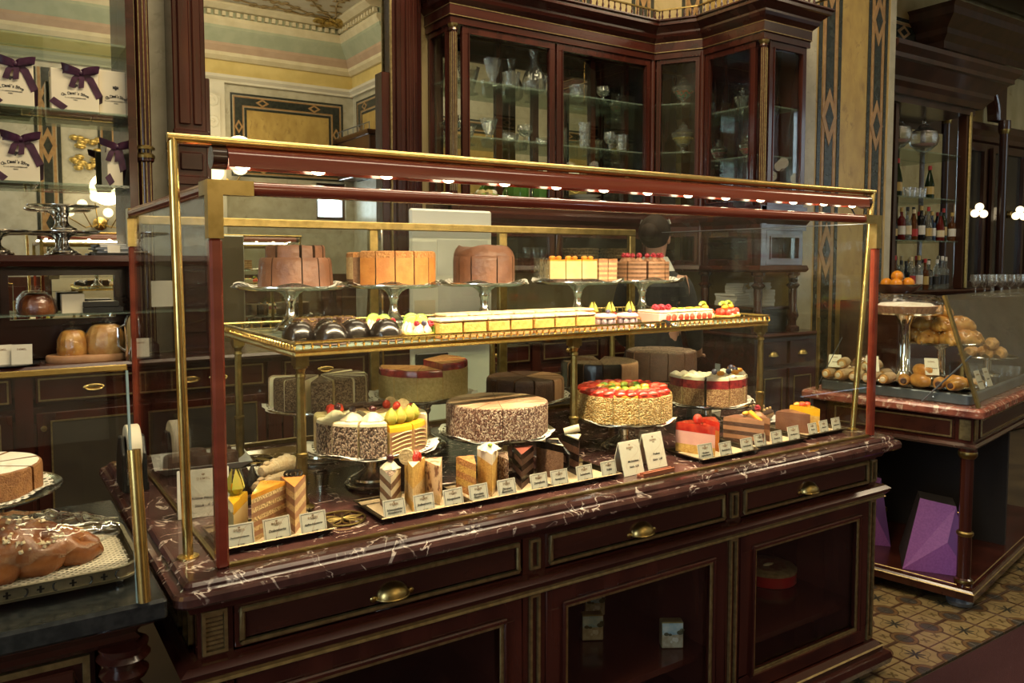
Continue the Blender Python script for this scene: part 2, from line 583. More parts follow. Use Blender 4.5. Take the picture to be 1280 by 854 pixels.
for k, x in enumerate((11.4, 12.8)):
    fr = MB().box(x, x + .07, -2.45, -2.35, .6, 4.4).box(x + 1.03, x + 1.1, -2.45, -2.35, .6, 4.4).box(x, x + 1.1, -2.45, -2.35, 4.32, 4.4).box(x, x + 1.1, -2.45, -2.35, .6, .68).box(x + .52, x + .58, -2.44, -2.36, .68, 4.32).box(x + .07, x + 1.03, -2.44, -2.36, 2.9, 2.96)
    fo = struct(fr.build('window_%d' % (k + 1), wood_bk))
    for i in range(2):
        for z0, z1 in ((.68, 2.9), (2.96, 4.32)):
            MB().box(x + .07 + i * .51, x + .52 + i * .51, -2.405, -2.398, z0, z1).build('pane', glass, fo)
fo = struct(MB().box(4.38, 4.42, -2.45, -2.35, 2.15, 2.72).box(4.82, 4.86, -2.45, -2.35, 2.15, 2.72).box(4.42, 4.82, -2.45, -2.35, 2.15, 2.20).box(4.42, 4.82, -2.45, -2.35, 2.67, 2.72).build('window_3', wood_bk))
MB().box(4.42, 4.82, -2.405, -2.398, 2.20, 2.67).build('pane', glass, fo)
fo = struct(MB().box(-3.15, -3.05, -1.6, -1.53, .7, 3.3).box(-3.15, -3.05, .33, .4, .7, 3.3).box(-3.15, -3.05, -1.53, .33, .7, .78).box(-3.15, -3.05, -1.53, .33, 3.22, 3.3).box(-3.14, -3.06, -.63, -.57, .78, 3.22).build('window_4', wood_bk))
for a, b in ((-1.53, -.63), (-.57, .33)):
    MB().box(-3.105, -3.098, a, b, .78, 3.22).build('pane', glass, fo)
ws = struct(MB().box(5.0, 5.25, YF, -.6, 0, ZC).build('wall_stub', st_grey))

# floor: a base with a field of encaustic tiles where they show, carpet in front
fl = struct(MB().box(-3, 14, YF, 5.2, -.2, -.012).build('floor', pm('floor_base', (.035, .026, .016), (.06, .045, .025), 4, rough=.5)))


def tilemat(name, star):
    m, nt, b = newmat(name)
    b.inputs['Roughness'].default_value = .28
    tc = N(nt, 'TexCoord')
    sp = N(nt, 'SeparateXYZ')
    nt.links.new(tc.outputs['Object'], sp.inputs[0])
    a = mth(nt, 'DIVIDE', mth(nt, 'ABSOLUTE', sp.outputs[0]), .09)
    c = mth(nt, 'DIVIDE', mth(nt, 'ABSOLUTE', sp.outputs[1]), .09)
    ia, ic = mth(nt, 'SUBTRACT', 1, a), mth(nt, 'SUBTRACT', 1, c)
    dc = mth(nt, 'SQRT', mth(nt, 'ADD', mth(nt, 'MULTIPLY', ia, ia), mth(nt, 'MULTIPLY', ic, ic)))
    rr = mth(nt, 'SQRT', mth(nt, 'ADD', mth(nt, 'MULTIPLY', a, a), mth(nt, 'MULTIPLY', c, c)))
    n = N(nt, 'TexNoise', Scale=30)
    nt.links.new(tc.outputs['Object'], n.inputs['Vector'])
    col = ramp(nt, n.outputs[0], [(.3, (.25, .185, .09)), (.7, (.19, .135, .06))])
    # thin division lines and the outer border
    line = mth(nt, 'LESS_THAN', mth(nt, 'MINIMUM', a, c), .035)
    edge = mth(nt, 'GREATER_THAN', mth(nt, 'MAXIMUM', a, c), .90)
    col = mixc(nt, mth(nt, 'MAXIMUM', line, edge), col, (.07, .035, .018))
    if star:
        an = mth(nt, 'ARCTAN2', sp.outputs[1], sp.outputs[0])
        pet = mth(nt, 'ADD', .26, mth(nt, 'MULTIPLY', .16, mth(nt, 'COSINE', mth(nt, 'MULTIPLY', an, 8))))
        col = mixc(nt, mth(nt, 'LESS_THAN', rr, pet), col, (.025, .025, .022))
        sc = mth(nt, 'LESS_THAN', mth(nt, 'ABSOLUTE', mth(nt, 'SUBTRACT', mth(nt, 'ADD', rr, mth(nt, 'MULTIPLY', .1, mth(nt, 'SINE', mth(nt, 'MULTIPLY', an, 4)))), .56)), .022)
        col = mixc(nt, sc, col, (.10, .07, .03))
    else:
        da, dcc = mth(nt, 'SUBTRACT', a, .42), mth(nt, 'SUBTRACT', c, .42)
        lr = mth(nt, 'SQRT', mth(nt, 'ADD', mth(nt, 'MULTIPLY', da, da), mth(nt, 'MULTIPLY', dcc, dcc)))
        an = mth(nt, 'ARCTAN2', dcc, da)
        lf = mth(nt, 'LESS_THAN', lr, mth(nt, 'MULTIPLY', .21, mth(nt, 'ABSOLUTE', mth(nt, 'SINE', mth(nt, 'MULTIPLY', an, 2)))))
        col = mixc(nt, lf, col, (.09, .06, .025))
    col = mixc(nt, mth(nt, 'LESS_THAN', dc, .58), col, (.06, .032, .018))
    col = mixc(nt, mth(nt, 'LESS_THAN', dc, .52), col, (.13, .075, .033))
    col = mixc(nt, mth(nt, 'LESS_THAN', dc, .40), col, (.06, .032, .018))
    col = mixc(nt, mth(nt, 'LESS_THAN', dc, .34), col, (.05, .042, .035))
    nt.links.new(col, b.inputs['Base Color'])
    return m


tA, tB = tilemat('tile_star', True), tilemat('tile_leaf', False)
tp = [MB().box(-.0885, .0885, -.0885, .0885, -.012, 0).build('floor_tile', m, fl, bevel=.0015) for m in (tA, tB)]
ox, oy = 3.104, 1.823
first = [True, True]
for i in range(-3, 12):
    for j in range(-1, 14):
        x, y = ox + (i - j * 0) * .1785, oy + j * .1905 - .0
        if y < 1.60 or x > 4.9:
            continue
        k = (i + j) % 2
        if first[k]:
            tp[k].location = (x, y, 0)
            tp[k].scale = (1, 1.066, 1)
            first[k] = False
        else:
            inst(tp[k], fl, (x, y, 0), scale=(1, 1.066, 1))
tag(MB().box(.2, 9.5, -1.6, 1.515, -.012, .008).build('carpet', pm('carpet_red', (.036, .0025, .006), (.026, .0018, .0045), 300, rough=.95, bump=.5, bscale=500)),
    'dark red carpet on the floor at the lower right, beside the patterned tiles', 'carpet')

# cornice of the street-side wall and of the stub wall (seen in the mirror)
path = [(5.0, -.6), (5.0, YF), (-3, YF)]
for nm, m, pr in (('trim_1', plaster_w, [(0, 4.08), (.05, 4.08), (.05, 4.11), (.09, 4.15), (.09, 4.19), (0, 4.19)]),
                  ('trim_2', plaster_y, [(0, 4.19), (.02, 4.19), (.02, 4.40), (0, 4.40)]),
                  ('trim_3', plaster, [(0, 4.40), (.06, 4.40), (.12, 4.45), (.12, 4.50), (0, 4.50)]),
                  ('trim_4', plaster_p, [(0, 4.50), (.12, 4.50), (.17, 4.58), (.17, 4.62), (0, 4.62)]),
                  ('trim_5', plaster_g, [(0, 4.62), (.17, 4.62), (.30, 4.78), (.30, 4.82), (0, 4.82)]),
                  ('trim_6', plaster, [(0, 4.82), (.30, 4.82), (.34, 4.88), (.34, 4.93), (0, 4.93)]),
                  ('trim_7', plaster_g, [(0, 4.93), (.32, 4.93), (.32, 5.01), (0, 5.01)]),
                  ('trim_8', plaster, [(0, 5.01), (.42, 5.01), (.50, 5.06), (.50, 5.1), (0, 5.1)])):
    t = struct(MB().sweep(pr, path).build(nm, m))
    if nm == 'trim_7':
        d = MB()
        for k in range(76):
            d.box(4.62 - k * .1, 4.67 - k * .1, YF + .30, YF + .38, 4.94, 5.0)
        for k in range(14):
            d.box(4.62, 4.70, YF + .35 + k * .1, YF + .40 + k * .1, 4.94, 5.0)
        d.build('dentils', plaster, t)['kind'] = 'stuff'
# gilded plaster ornament in the ceiling corner, with vines running out of it
orn = thing('ceiling_ornament', 'gilded plaster leaf ornament in the ceiling corner, seen in the tall wall mirror', 'ornament', (4.45, -1.8, 5.1))
o = MB()
for k in range(34):
    a, r = rnd.uniform(0, 2 * PI), rnd.uniform(0, .24)
    o.ell((r * math.cos(a) * 1.3, r * math.sin(a), -.05 + rnd.uniform(-.04, .02)), (.07, .035, .03), 7, 5, M=T(0, 0, 0, 0))
o.build('leaf_cluster', gold, orn)
v = MB()
for a0 in (2.75, 3.05, 2.2, 1.75):
    p = []
    for k in range(14):
        s = k * .2
        p.append((s * math.cos(a0) + .06 * math.sin(k * 1.3), s * math.sin(a0) + .06 * math.cos(k * 1.7), -.012))
    v.tube(p, .012, 5)
    for k in range(2, 14):
        x, y, z = p[k]
        for q in (-1, 1):
            v.ell((x + .05 * math.cos(a0 + q * 1.2), y + .05 * math.sin(a0 + q * 1.2), z), (.05, .028, .012), 6, 4)
v.build('vine', pm('vine_bronze', (.36, .26, .12), rough=.5), orn)
for k, (x, y) in enumerate(((2.9, -1.5), (3.9, -.9), (1.7, -1.55))):
    s = MB()
    for q in (-1, 1):
        s.tube([(x + q * (.08 + .22 * (1 - t / 9)) * math.cos(t * .75), y + .15 * (1 - t / 12) * math.sin(t * .75), 5.092) for t in range(10)], .014, 5)
    tag(s.build('ceiling_scroll', plaster), 'pale plaster scroll on the ceiling, ' + ('left of the gilded corner ornament', 'nearest the room centre', 'farthest left of the three scrolls')[k] + ', seen in the mirror', 'ornament', 'plaster scrolls on the ceiling')


# ------------------------------------------------------------ stone inlay on walls
def band(par, M, u0, u1, v0, v1, dia=(), nm='inlay_strip', horiz=False):
    """black strip between two tan lines and two thin black lines; local x along, z up, -y towards the room"""
    w = u1 - u0
    for a, b, m in ((0, .15, inlay_blk), (.2, .31, inlay_tan), (.34, .68, inlay_blk), (.71, .82, inlay_tan), (.87, 1, inlay_blk)):
        MB().box(u0 + a * w, u0 + b * w, -.006, .001, v0, v1, M=M).build(nm, m, par)
    c = (u0 + u1) / 2
    for z in dia:
        diamond(par, M, c, z, w * .34, w * .78)


def diamond(par, M, c, z, rx, rz):
    for q, m, y in ((1, inlay_tan, -.010), (.52, inlay_blk, -.013)):
        vs = [(c - rx * q, z), (c, z - rz * q), (c + rx * q, z), (c, z + rz * q)]
        k = MB()
        k.add([(x, y, h) for x, h in vs] + [(x, .001, h) for x, h in vs], [(0, 1, 2, 3), (0, 4, 5, 1), (1, 5, 6, 2), (2, 6, 7, 3), (3, 7, 4, 0)], M=M)
        k.build('inlay_diamond', m, par)


def framed(par, M, u0, u1, v0, v1, w=.20, centre=st_yellow):
    def fr(a, b, m, y):
        k = MB()
        k.box(u0 + a, u1 - a, y, .001, v1 - b, v1 - a, M=M).box(u0 + a, u1 - a, y, .001, v0 + a, v0 + b, M=M)
        k.box(u0 + a, u0 + b, y, .001, v0 + b, v1 - b, M=M).box(u1 - b, u1 - a, y, .001, v0 + b, v1 - b, M=M)
        k.build('inlay_frame', m, par)
    fr(0, w * .15, inlay_blk, -.006)
    fr(w * .2, w * .30, inlay_tan, -.007)
    fr(w * .30, w * .86, inlay_blk, -.006)
    fr(w * .86, w * .96, inlay_tan, -.007)
    fr(w * 1.0, w * 1.18, inlay_blk, -.006)
    MB().box(u0 + w * 1.18, u1 - w * 1.18, -.005, .001, v0 + w * 1.18, v1 - w * 1.18, M=M).build('inlay_panel', centre, par)
    c = w * .58
    for u, z in ((u0 + c, (v0 + v1) / 2 + .12), (u1 - c, (v0 + v1) / 2 + .12)):
        diamond(par, M, u, z, w * .30, w * .50)
    for u in (u0 + (u1 - u0) * .27, u0 + (u1 - u0) * .73):
        for z in (v0 + c, v1 - c):
            diamond(par, M, u, z, w * .5, w * .30)


Mf = T(0, YF, 0, PI)          # street-side wall, facing +Y: local x = -X
framed(wf, Mf, -4.83, -3.10, 2.75, 3.96)
framed(wf, Mf, -2.45, -1.35, 2.75, 3.96)
Ms = T(5.0, 0, 0, -PI / 2)      # stub wall, facing -X: local x = -Y
framed(wf, Mf, -8.0, -6.2, 2.4, 3.96)
framed(wf, Mf, -10.6, -8.8, 2.4, 3.96)
framed(ws, Ms, .95, 2.15, 2.75, 4.0)
band(wf, Mf, -.92, -.62, .6, 4.0, (2.0, 3.0, 3.6))
band(wf, Mf, .2, .5, .6, 4.0, (2.0, 3.0, 3.6))
# pale pilaster with a scroll bracket, left of the first panel
struct(MB().box(2.62, 3.0, YF, YF + .10, 0, 4.08).build('trim_9', plaster_w))
br = MB()
for q in (0, 1):
    br.tube([(2.81 + (.02 + .09 * t / 12) * math.cos(t * .8), YF + .16, 3.78 - q * .3 + (.02 + .09 * t / 12) * math.sin(t * .8)) for t in range(12)], .022, 6)
br.box(2.70, 2.92, YF + .10, YF + .17, 3.2, 3.86)
tag(br.build('wall_bracket', plaster_w, bevel=.01), 'pale plaster scroll bracket on the pilaster, seen at the left edge of the tall mirror', 'bracket')
# gilded relief and low panelling on the same wall
k = MB()
for i in range(26):
    k.ell((1.05 + rnd.uniform(0, .42), YF + .03, 2.72 + rnd.uniform(0, .42)), (.06, .02, .04), 6, 4)
tag(k.build('gilded_relief', gold), 'gilded plaster relief on the far wall, reflected behind the lower gift boxes', 'relief')
pn = struct(MB().box(-3, 5.0, YF, YF + .04, .1, 1.3).build('trim_10', wood_bk))
pk = thing('plank_screen', 'pale plank screen behind the viewer, faintly mirrored in the front glass at the left', 'screen', (1.9, YF + .1, 0))
plank = pm('pale_plank', (.60, .50, .34), (.46, .37, .24), 7, (.15, 1, 1), rough=.6)
for i in range(9):
    MB().box(-1.15, 1.15, -.015, .015, i * .185, i * .185 + .179).build('plank', plank, pk)
for i in range(9):
    MB().box(-2.85 + i * .86, -2.12 + i * .86, YF + .04, YF + .06, .25, 1.18).build('panel', wood, pn, bevel=.012)
bb = struct(MB().box(-3, 5.0, YF, YF + .06, -.012, .1).build('baseboard_front', wood_dk))


wc_ = thing('wall_cupboard', 'dark wall cupboard with a low rail, seen at the right of the tall mirror', 'cupboard', (4.85, -1.6, 2.76))
MB().box(-.15, .149, -.62, .62, 0, .60).build('body', wood_bk, wc_, bevel=.01)
MB().sweep([(0, .56), (.03, .57), (.05, .61), (.05, .63), (0, .63)], [(.149, -.62), (-.15, -.62), (-.15, .62), (.149, .62)][::-1]).box(-.15, .149, -.62, .62, .60, .63).build('top_moulding', wood_bk, wc_)
MB().tube([(-.14, -.61, .74), (-.14, .61, .74)], .008, 6).build('rail', zinc, wc_)
for q in range(7):
    MB().tube([(-.14, -.6 + q * .2, .63), (-.14, -.6 + q * .2, .74)], .006, 6).build('rail_post', zinc, wc_)


# globe lamps on the street-side wall, reflected in the mirrors
glow = emitmat('lamp_globe_glow', (1.0, .80, .48), 2.4)


def sconce(x, z, label, n, spread, rg):
    t = thing('wall_lamp', label, 'lamp', (x, YF, z), 0, 'globe wall lamps')
    MB().lathe([(.0, 0), (.09, 0), (.09, .02), (.03, .05), (0, .05)], 14, M=T(0, .06, 0, 0, -PI / 2)).build('back_plate', brass, t)
    for i in range(n):
        a = (i - (n - 1) / 2) / max(n - 1, 1)
        px, pz = a * spread, .14 + .10 * ((i * 7) % 3)
        MB().tube([(0, .08, 0), (px * .5, .22, -.06), (px, .28, pz - rg - .02)], .008, 6).build('arm', brass, t)
        MB().ell((px, .28, pz), rg, 14, 10).build('globe', glow, t)
    return t


sconce(1.34, 2.0, 'cluster of glowing globe lamps reflected behind the tiered silver stands', 6, .75, .062)
sconce(2.98, 2.62, 'pair of glowing globe lamps reflected above the left end of the glass case', 2, .34, .12)
l = bpy.data.lights.new('wall_lamp_light', 'POINT')
l.energy, l.color, l.shadow_soft_size = 16, (1, .78, .46), .2
for q in ((1.34, YF + .9, 2.4), (2.98, YF + .9, 3.0)):
    lo = bpy.data.objects.new('wall_lamp_light', l)
    COL.objects.link(lo)
    lo.location = q



def chandelier(x, y, z, label):
    t = thing('chandelier', label, 'chandelier', (x, y, z), 0, 'globe chandeliers')
    MB().lathe([(0, -.12), (.03, -.10), (.06, 0), (.03, .10), (.02, .16), (.02, .5), (.05, .52), (0, .56)], 14).build('body', brass, t)
    MB().tube([(0, 0, .5), (0, 0, ZC - z - .03)], .012, 8).build('stem', brass, t)
    MB().lathe([(0, 0), (.07, 0), (.05, -.06), (0, -.07)], 14, M=T(0, 0, ZC - z)).build('ceiling_rose', brass, t)
    for i in range(8):
        a = i * PI / 4
        r_, h = (.42, .0) if i % 2 else (.28, .22)
        MB().tube([(.02 * math.cos(a), .02 * math.sin(a), h + .0), (r_ * .6 * math.cos(a), r_ * .6 * math.sin(a), h - .10), (r_ * math.cos(a), r_ * math.sin(a), h - .02)], .009, 6).build('arm', brass, t)
        MB().ell((r_ * math.cos(a), r_ * math.sin(a), h + .06), .085, 12, 9).build('globe', glow, t)
    return t


chandelier(10.5, -1.0, 2.75, 'brass globe chandelier near the street windows, reflected in the display cabinet mirror')
chandelier(8.3, -1.2, 2.75, 'brass globe chandelier nearer the middle, reflected in the left display cabinet door')

# ------------------------------------------------------------ marble pier right of the vitrine
pier = struct(MB().box(5.28, 6.56, 4.0, 5.15, 0, ZC).build('wall_pier', st_yellow))
Mp = T(0, 4.0, 0)
for a, b in ((5.282, 5.49), (6.475, 6.558)):
    MB().box(a, b, -.003, .001, .0, ZC, M=Mp).build('pale_edge', st_grey, pier)
band(pier, Mp, 5.515, 5.805, .30, ZC - .1, (1.585, 2.645, 3.7))
band(pier, Mp, 6.165, 6.435, .30, ZC - .1, (1.585, 2.635, 3.5))
# inlay bands on the wall above the vitrine
Mb = T(0, YB, 0)
for a in (2.9, 3.75, 4.42, 4.98):
    band(wb, Mb, a, a + .24, 3.2, 4.9, (3.72,))
# pale marble beside the mirror frame
MB().box(2.30, 2.56, YB - .01, YB + .001, .97, ZC).build('pale_strip', st_wall, wb)


# ============================================================ shared builders
def strip(pts, wv, w, m, name, par, th=.0015):
    """a ribbon along pts, w wide in direction wv"""
    k = MB()
    P = [Vector(p) for p in pts]
    wv = Vector(wv).normalized() * w / 2
    n = len(P)
    vs = []
    for i, p in enumerate(P):
        t = (P[min(i + 1, n - 1)] - P[max(i - 1, 0)]).normalized()
        nn = t.cross(wv).normalized() * th / 2
        vs += [p - wv - nn, p + wv - nn, p + wv + nn, p - wv + nn]
    fs = [(0, 1, 2, 3), (4 * n - 1, 4 * n - 2, 4 * n - 3, 4 * n - 4)]
    for i in range(n - 1):
        a = 4 * i
        for q in range(4):
            fs.append((a + q, a + 4 + q, a + 4 + (q + 1) % 4, a + (q + 1) % 4))
    k.add(vs, fs, 0, True)
    return k.build(name, m, par)


FONTM = {}


def lettering(txt, size, m, par, M, name='lettering', shear=0, ext=.0003, align='CENTER', spacing=1.0):
    key = (txt, round(size, 5), m.name, shear, align)
    if key not in FONTM:
        cu = bpy.data.curves.new('t', 'FONT')
        cu.body = txt
        cu.size = size
        cu.align_x = align
        cu.align_y = 'CENTER'
        cu.shear = shear
        cu.extrude = ext
        cu.resolution_u = 2
        cu.space_character = spacing
        cu.offset = size * .012
        o = bpy.data.objects.new('t', cu)
        COL.objects.link(o)
        bpy.context.view_layer.update()
        me = bpy.data.meshes.new_from_object(o.evaluated_get(bpy.context.evaluated_depsgraph_get()))
        me.name = 'lettering'
        me.materials.clear()
        me.materials.append(m)
        bpy.data.objects.remove(o)
        bpy.data.curves.remove(cu)
        FONTM[key] = me
    o = bpy.data.objects.new(name, FONTM[key])
    COL.objects.link(o)
    o.parent = par
    o.matrix_local = M
    return o


UP = Euler((PI / 2, 0, 0)).to_matrix().to_4x4()     # text plane stands up, facing -Y


def crest(par, M, s, m=None):
    """a small crowned shield with two spread wings"""
    k = MB()
    k.prism([(-.22, .1), (-.2, -.22), (0, -.5), (.2, -.22), (.22, .1)], 0, .02)
    k.prism([(-.25, .12), (.25, .12), (.32, .34), (.12, .24), (0, .42), (-.12, .24), (-.32, .34)], 0, .02)
    for q in (-1, 1):
        w = [(q * .2, .1), (q * .5, .3), (q * .44, .02), (q * .5, -.16), (q * .2, -.2)]
        k.prism(w if q < 0 else w, 0, .02)
    return k.build('crest', m or ink, par, rot=None) if M is None else _place(k.build('crest', m or ink, par), M @ Matrix.Diagonal((s, s, .012, 1)))


def _place(o, M):
    o.matrix_local = M
    return o


def frame_part(k, x0, x1, z0, z1, y, w, d, M=None, mi=0):
    """rectangular frame of four bars in the plane y, facing -Y; w wide, d deep"""
    k.box(x0, x1, y - d, y, z1 - w, z1, mi, M).box(x0, x1, y - d, y, z0, z0 + w, mi, M)
    k.box(x0, x0 + w, y - d, y, z0 + w, z1 - w, mi, M).box(x1 - w, x1, y - d, y, z0 + w, z1 - w, mi, M)
    return k


def cup_handle(par, x, y, z, w=.040):
    """half-dome cup pull, open below"""
    k = MB()
    vs, fs = [], []
    n, m = 12, 5
    for j in range(m + 1):
        t = PI / 2 * j / m
        for i in range(n + 1):
            a = PI * i / n
            vs.append((x - w * math.cos(a), y - .030 * math.sin(a) * math.sin(t), z - .012 + .034 * math.sin(a) * math.cos(t)))
    for j in range(m):
        for i in range(n):
            a = j * (n + 1) + i
            fs.append((a, a + 1, a + n + 2, a + n + 1))
    k.add(vs, fs, 0, True)
    k.tube([(x - w * math.cos(PI * i / 12), y - .030 * math.sin(PI * i / 12), z - .012) for i in range(13)], .0025, 6)
    for q in (-1, 1):
        k.ell((x + q * (w + .006), y - .001, z - .010), (.009, .004, .008), 8, 6)
    return k.build('handle', brass_cap, par)


STAND = {}


def cake_stand(x, y, z, h, rp, label, m=None, rb=.062, group=None):
    """silver footed cake plate"""
    t = thing('cake_stand', label, 'cake stand', (x, y, z), 0, group)
    m = m or silver
    key = (round(h, 3), round(rp, 3), m.name)
    k = MB()
    k.lathe([(rb, 0), (rb * 1.02, .006), (rb * .95, .012), (rb * .80, .016), (rb * .78, .022), (rb * .6, .028), (rb * .36, .040), (rb * .25, h * .45), (rb * .24, h * .62), (rb * .34, h * .70), (rb * .32, h * .76), (rb * .5, h * .86), (rb * .95, h * .97), (rb * .95, h - .004)], 24)
    k.build('pedestal', m, t)
    k = MB()
    k.lathe([(0, h - .006), (rp * .9, h - .005), (rp, h + .004), (rp * .998, h + .008), (rp * .95, h + .003), (rp * .9, h), (0, h)], 40)
    k.build('plate', m, t)
    return t


def doily(x, y, z, r, label, wavy=.006, sag=0, group=None):
    k = MB()
    seg, rings = 64, 7
    vs, fs = [(0, 0, .001)], []
    for j in range(1, rings + 1):
        q = j / rings
        for i in range(seg):
            a = 2 * PI * i / seg
            s = 1 + (.035 * abs(math.sin(a * 13)) if j == rings else 0)
            e = max(0, q - .72) / .28
            zz = .0015 + e * (wavy * (1 + math.sin(a * 6 + x * 40)) + e * sag)
            vs.append((r * q * s * math.cos(a), r * q * s * math.sin(a), zz))
    for i in range(seg):
        fs.append((0, 1 + i, 1 + (i + 1) % seg))
    for j in range(rings - 1):
        for i in range(seg):
            a, b = 1 + j * seg + i, 1 + j * seg + (i + 1) % seg
            fs.append((a, a + seg, b + seg, b))
    k.add(vs, fs, 0, True)
    o = k.build('paper_doily', doily_m, None, (x, y, z))
    sc = r / .165
    return tag(o, label, 'doily', group)


# ============================================================ BACK OF THE SHOP
# tall wall mirror
mi = thing('wall_mirror', 'tall mahogany framed wall mirror reflecting the painted ceiling cornice', 'mirror', (1.7, 4.93, .98))
MB().box(1.06, 2.30, 4.925, 4.94, .98, 4.1).build('mirror_glass', mirror, mi, world=True)
k = MB().box(2.27, 2.49, 4.86, 4.95, .98, 4.1).box(2.30, 2.33, 4.84, 4.86, .98, 4.1).box(2.37, 2.45, 4.84, 4.86, .98, 4.1).box(2.385, 2.40, 4.83, 4.84, .98, 4.1).box(2.415, 2.43, 4.83, 4.84, .98, 4.1)
k.build('jamb', wood, mi, world=True, bevel=.004)
MB().box(2.205, 2.27, 4.87, 4.93, .98, 2.73).build('lower_jamb', wood, mi, world=True, bevel=.004)
MB().box(2.26, 2.272, 4.855, 4.87, .98, 4.1).build('gilt_bead', gilt, mi, world=True)
MB().box(1.05, 2.49, 4.86, 4.95, 4.0, 4.1).build('head', wood, mi, world=True)
k = MB().box(.90, 1.07, 4.70, 4.95, .98, 4.1).box(.925, .985, 4.685, 4.70, 2.25, 4.1).box(1.0, 1.045, 4.685, 4.70, 2.25, 4.1).box(.89, 1.08, 4.68, 4.95, 2.13, 2.22).box(.895, 1.075, 4.69, 4.95, 1.92, 1.97)
k.build('pilaster', wood, mi, world=True, bevel=.006)
MB().box(.925, 1.045, 4.685, 4.70, 2.0, 2.10).box(.925, 1.045, 4.685, 4.70, 1.1, 1.86).build('pilaster_panel', wood_dk, mi, world=True, bevel=.008)
MB().box(1.07, 1.13, 4.87, 4.93, .98, 2.55).build('lower_jamb', wood, mi, world=True, bevel=.004)
MB().box(.79, .90, 4.90, 4.952, .98, 4.9).build('pale_strip', st_grey, wb)

# shelf cabinet at the left, mirror backed
sc = thing('shelf_cabinet', 'mahogany mirror-backed shelf cabinet with glass shelves and gift boxes, at upper left', 'cabinet', (.36, 4.75, .98))
MB().box(-.9, .70, 4.90, 4.94, 1.53, 4.0).build('mirror_back', mirror, sc, world=True)
MB().box(-.9, .70, 4.88, 4.90, 2.96, 3.0).build('cross_rail', wood, sc, world=True)
for a, b in ((.03, .068), (-.9, -.86)):
    MB().box(a, b, 4.86, 4.90, 1.53, 4.0).build('stile', wood, sc, world=True)
MB().box(.66, .70, 4.62, 4.90, .98, 4.0).build('side_panel', wood_dk, sc, world=True)
k = MB().lathe([(.045, .98), (.045, 1.05), (.034, 1.06), (.034, 2.02), (.045, 2.03), (.045, 2.06), (.034, 2.07), (.034, 4.0)], 16, M=T(.742, 4.655, 0)).build('column', wood, sc, world=True)
MB().lathe([(.05, 2.045), (.05, 2.06), (.04, 2.07)], 16, M=T(.742, 4.655, 0)).lathe([(.05, 2.09), (.05, 2.10), (.04, 2.11)], 16, M=T(.742, 4.655, 0)).build('column_ring', brass_dull, sc, world=True)
k = MB()
for q in (-1, 0, 1):
    k.tube([(.742 + q * .02, 4.62 + abs(q) * .006, 1.07), (.742 + q * .02, 4.62 + abs(q) * .006, 3.98)], .004, 5)
k.build('gilt_bead', gilt, sc, world=True)
for z in (1.893, 2.261, 2.614):
    MB().box(-.86, .658, 4.63, 4.895, z - .012, z).build('glass_shelf', glass_grn, sc, world=True)
k = MB()
k.sweep([(0, 1.47), (.02, 1.475), (.03, 1.50), (.02, 1.53), (0, 1.53)], [(-.9, 4.62), (.70, 4.62)]).box(-.9, .70, 4.62, 4.94, 1.47, 1.53)
k.build('ledge', wood_h, sc, world=True)
k = frame_part(MB(), .075, .64, 1.16, 1.46, 4.90, .035, .04)
k.build('mirror_frame', wood_dk, sc, world=True)
MB().box(.10, .61, 4.90, 4.91, 1.18, 1.44).build('low_mirror', mirror, sc, world=True)
MB().box(-.9, .70, 4.91, 4.945, .985, 1.47).build('back_panel', wood_dk, sc, world=True)
MB().box(-.86, .655, 4.66, 4.86, 1.222, 1.230).build('glass_shelf', glass_grn, sc, world=True)
for x in (-.3, .3):
    MB().box(x - .01, x + .01, 4.855, 4.91, 1.205, 1.222).build('shelf_bracket', brass_dull, sc, world=True)

taupe = pm('taupe_panel', (.052, .042, .028), (.040, .032, .022), 6, rough=.35)
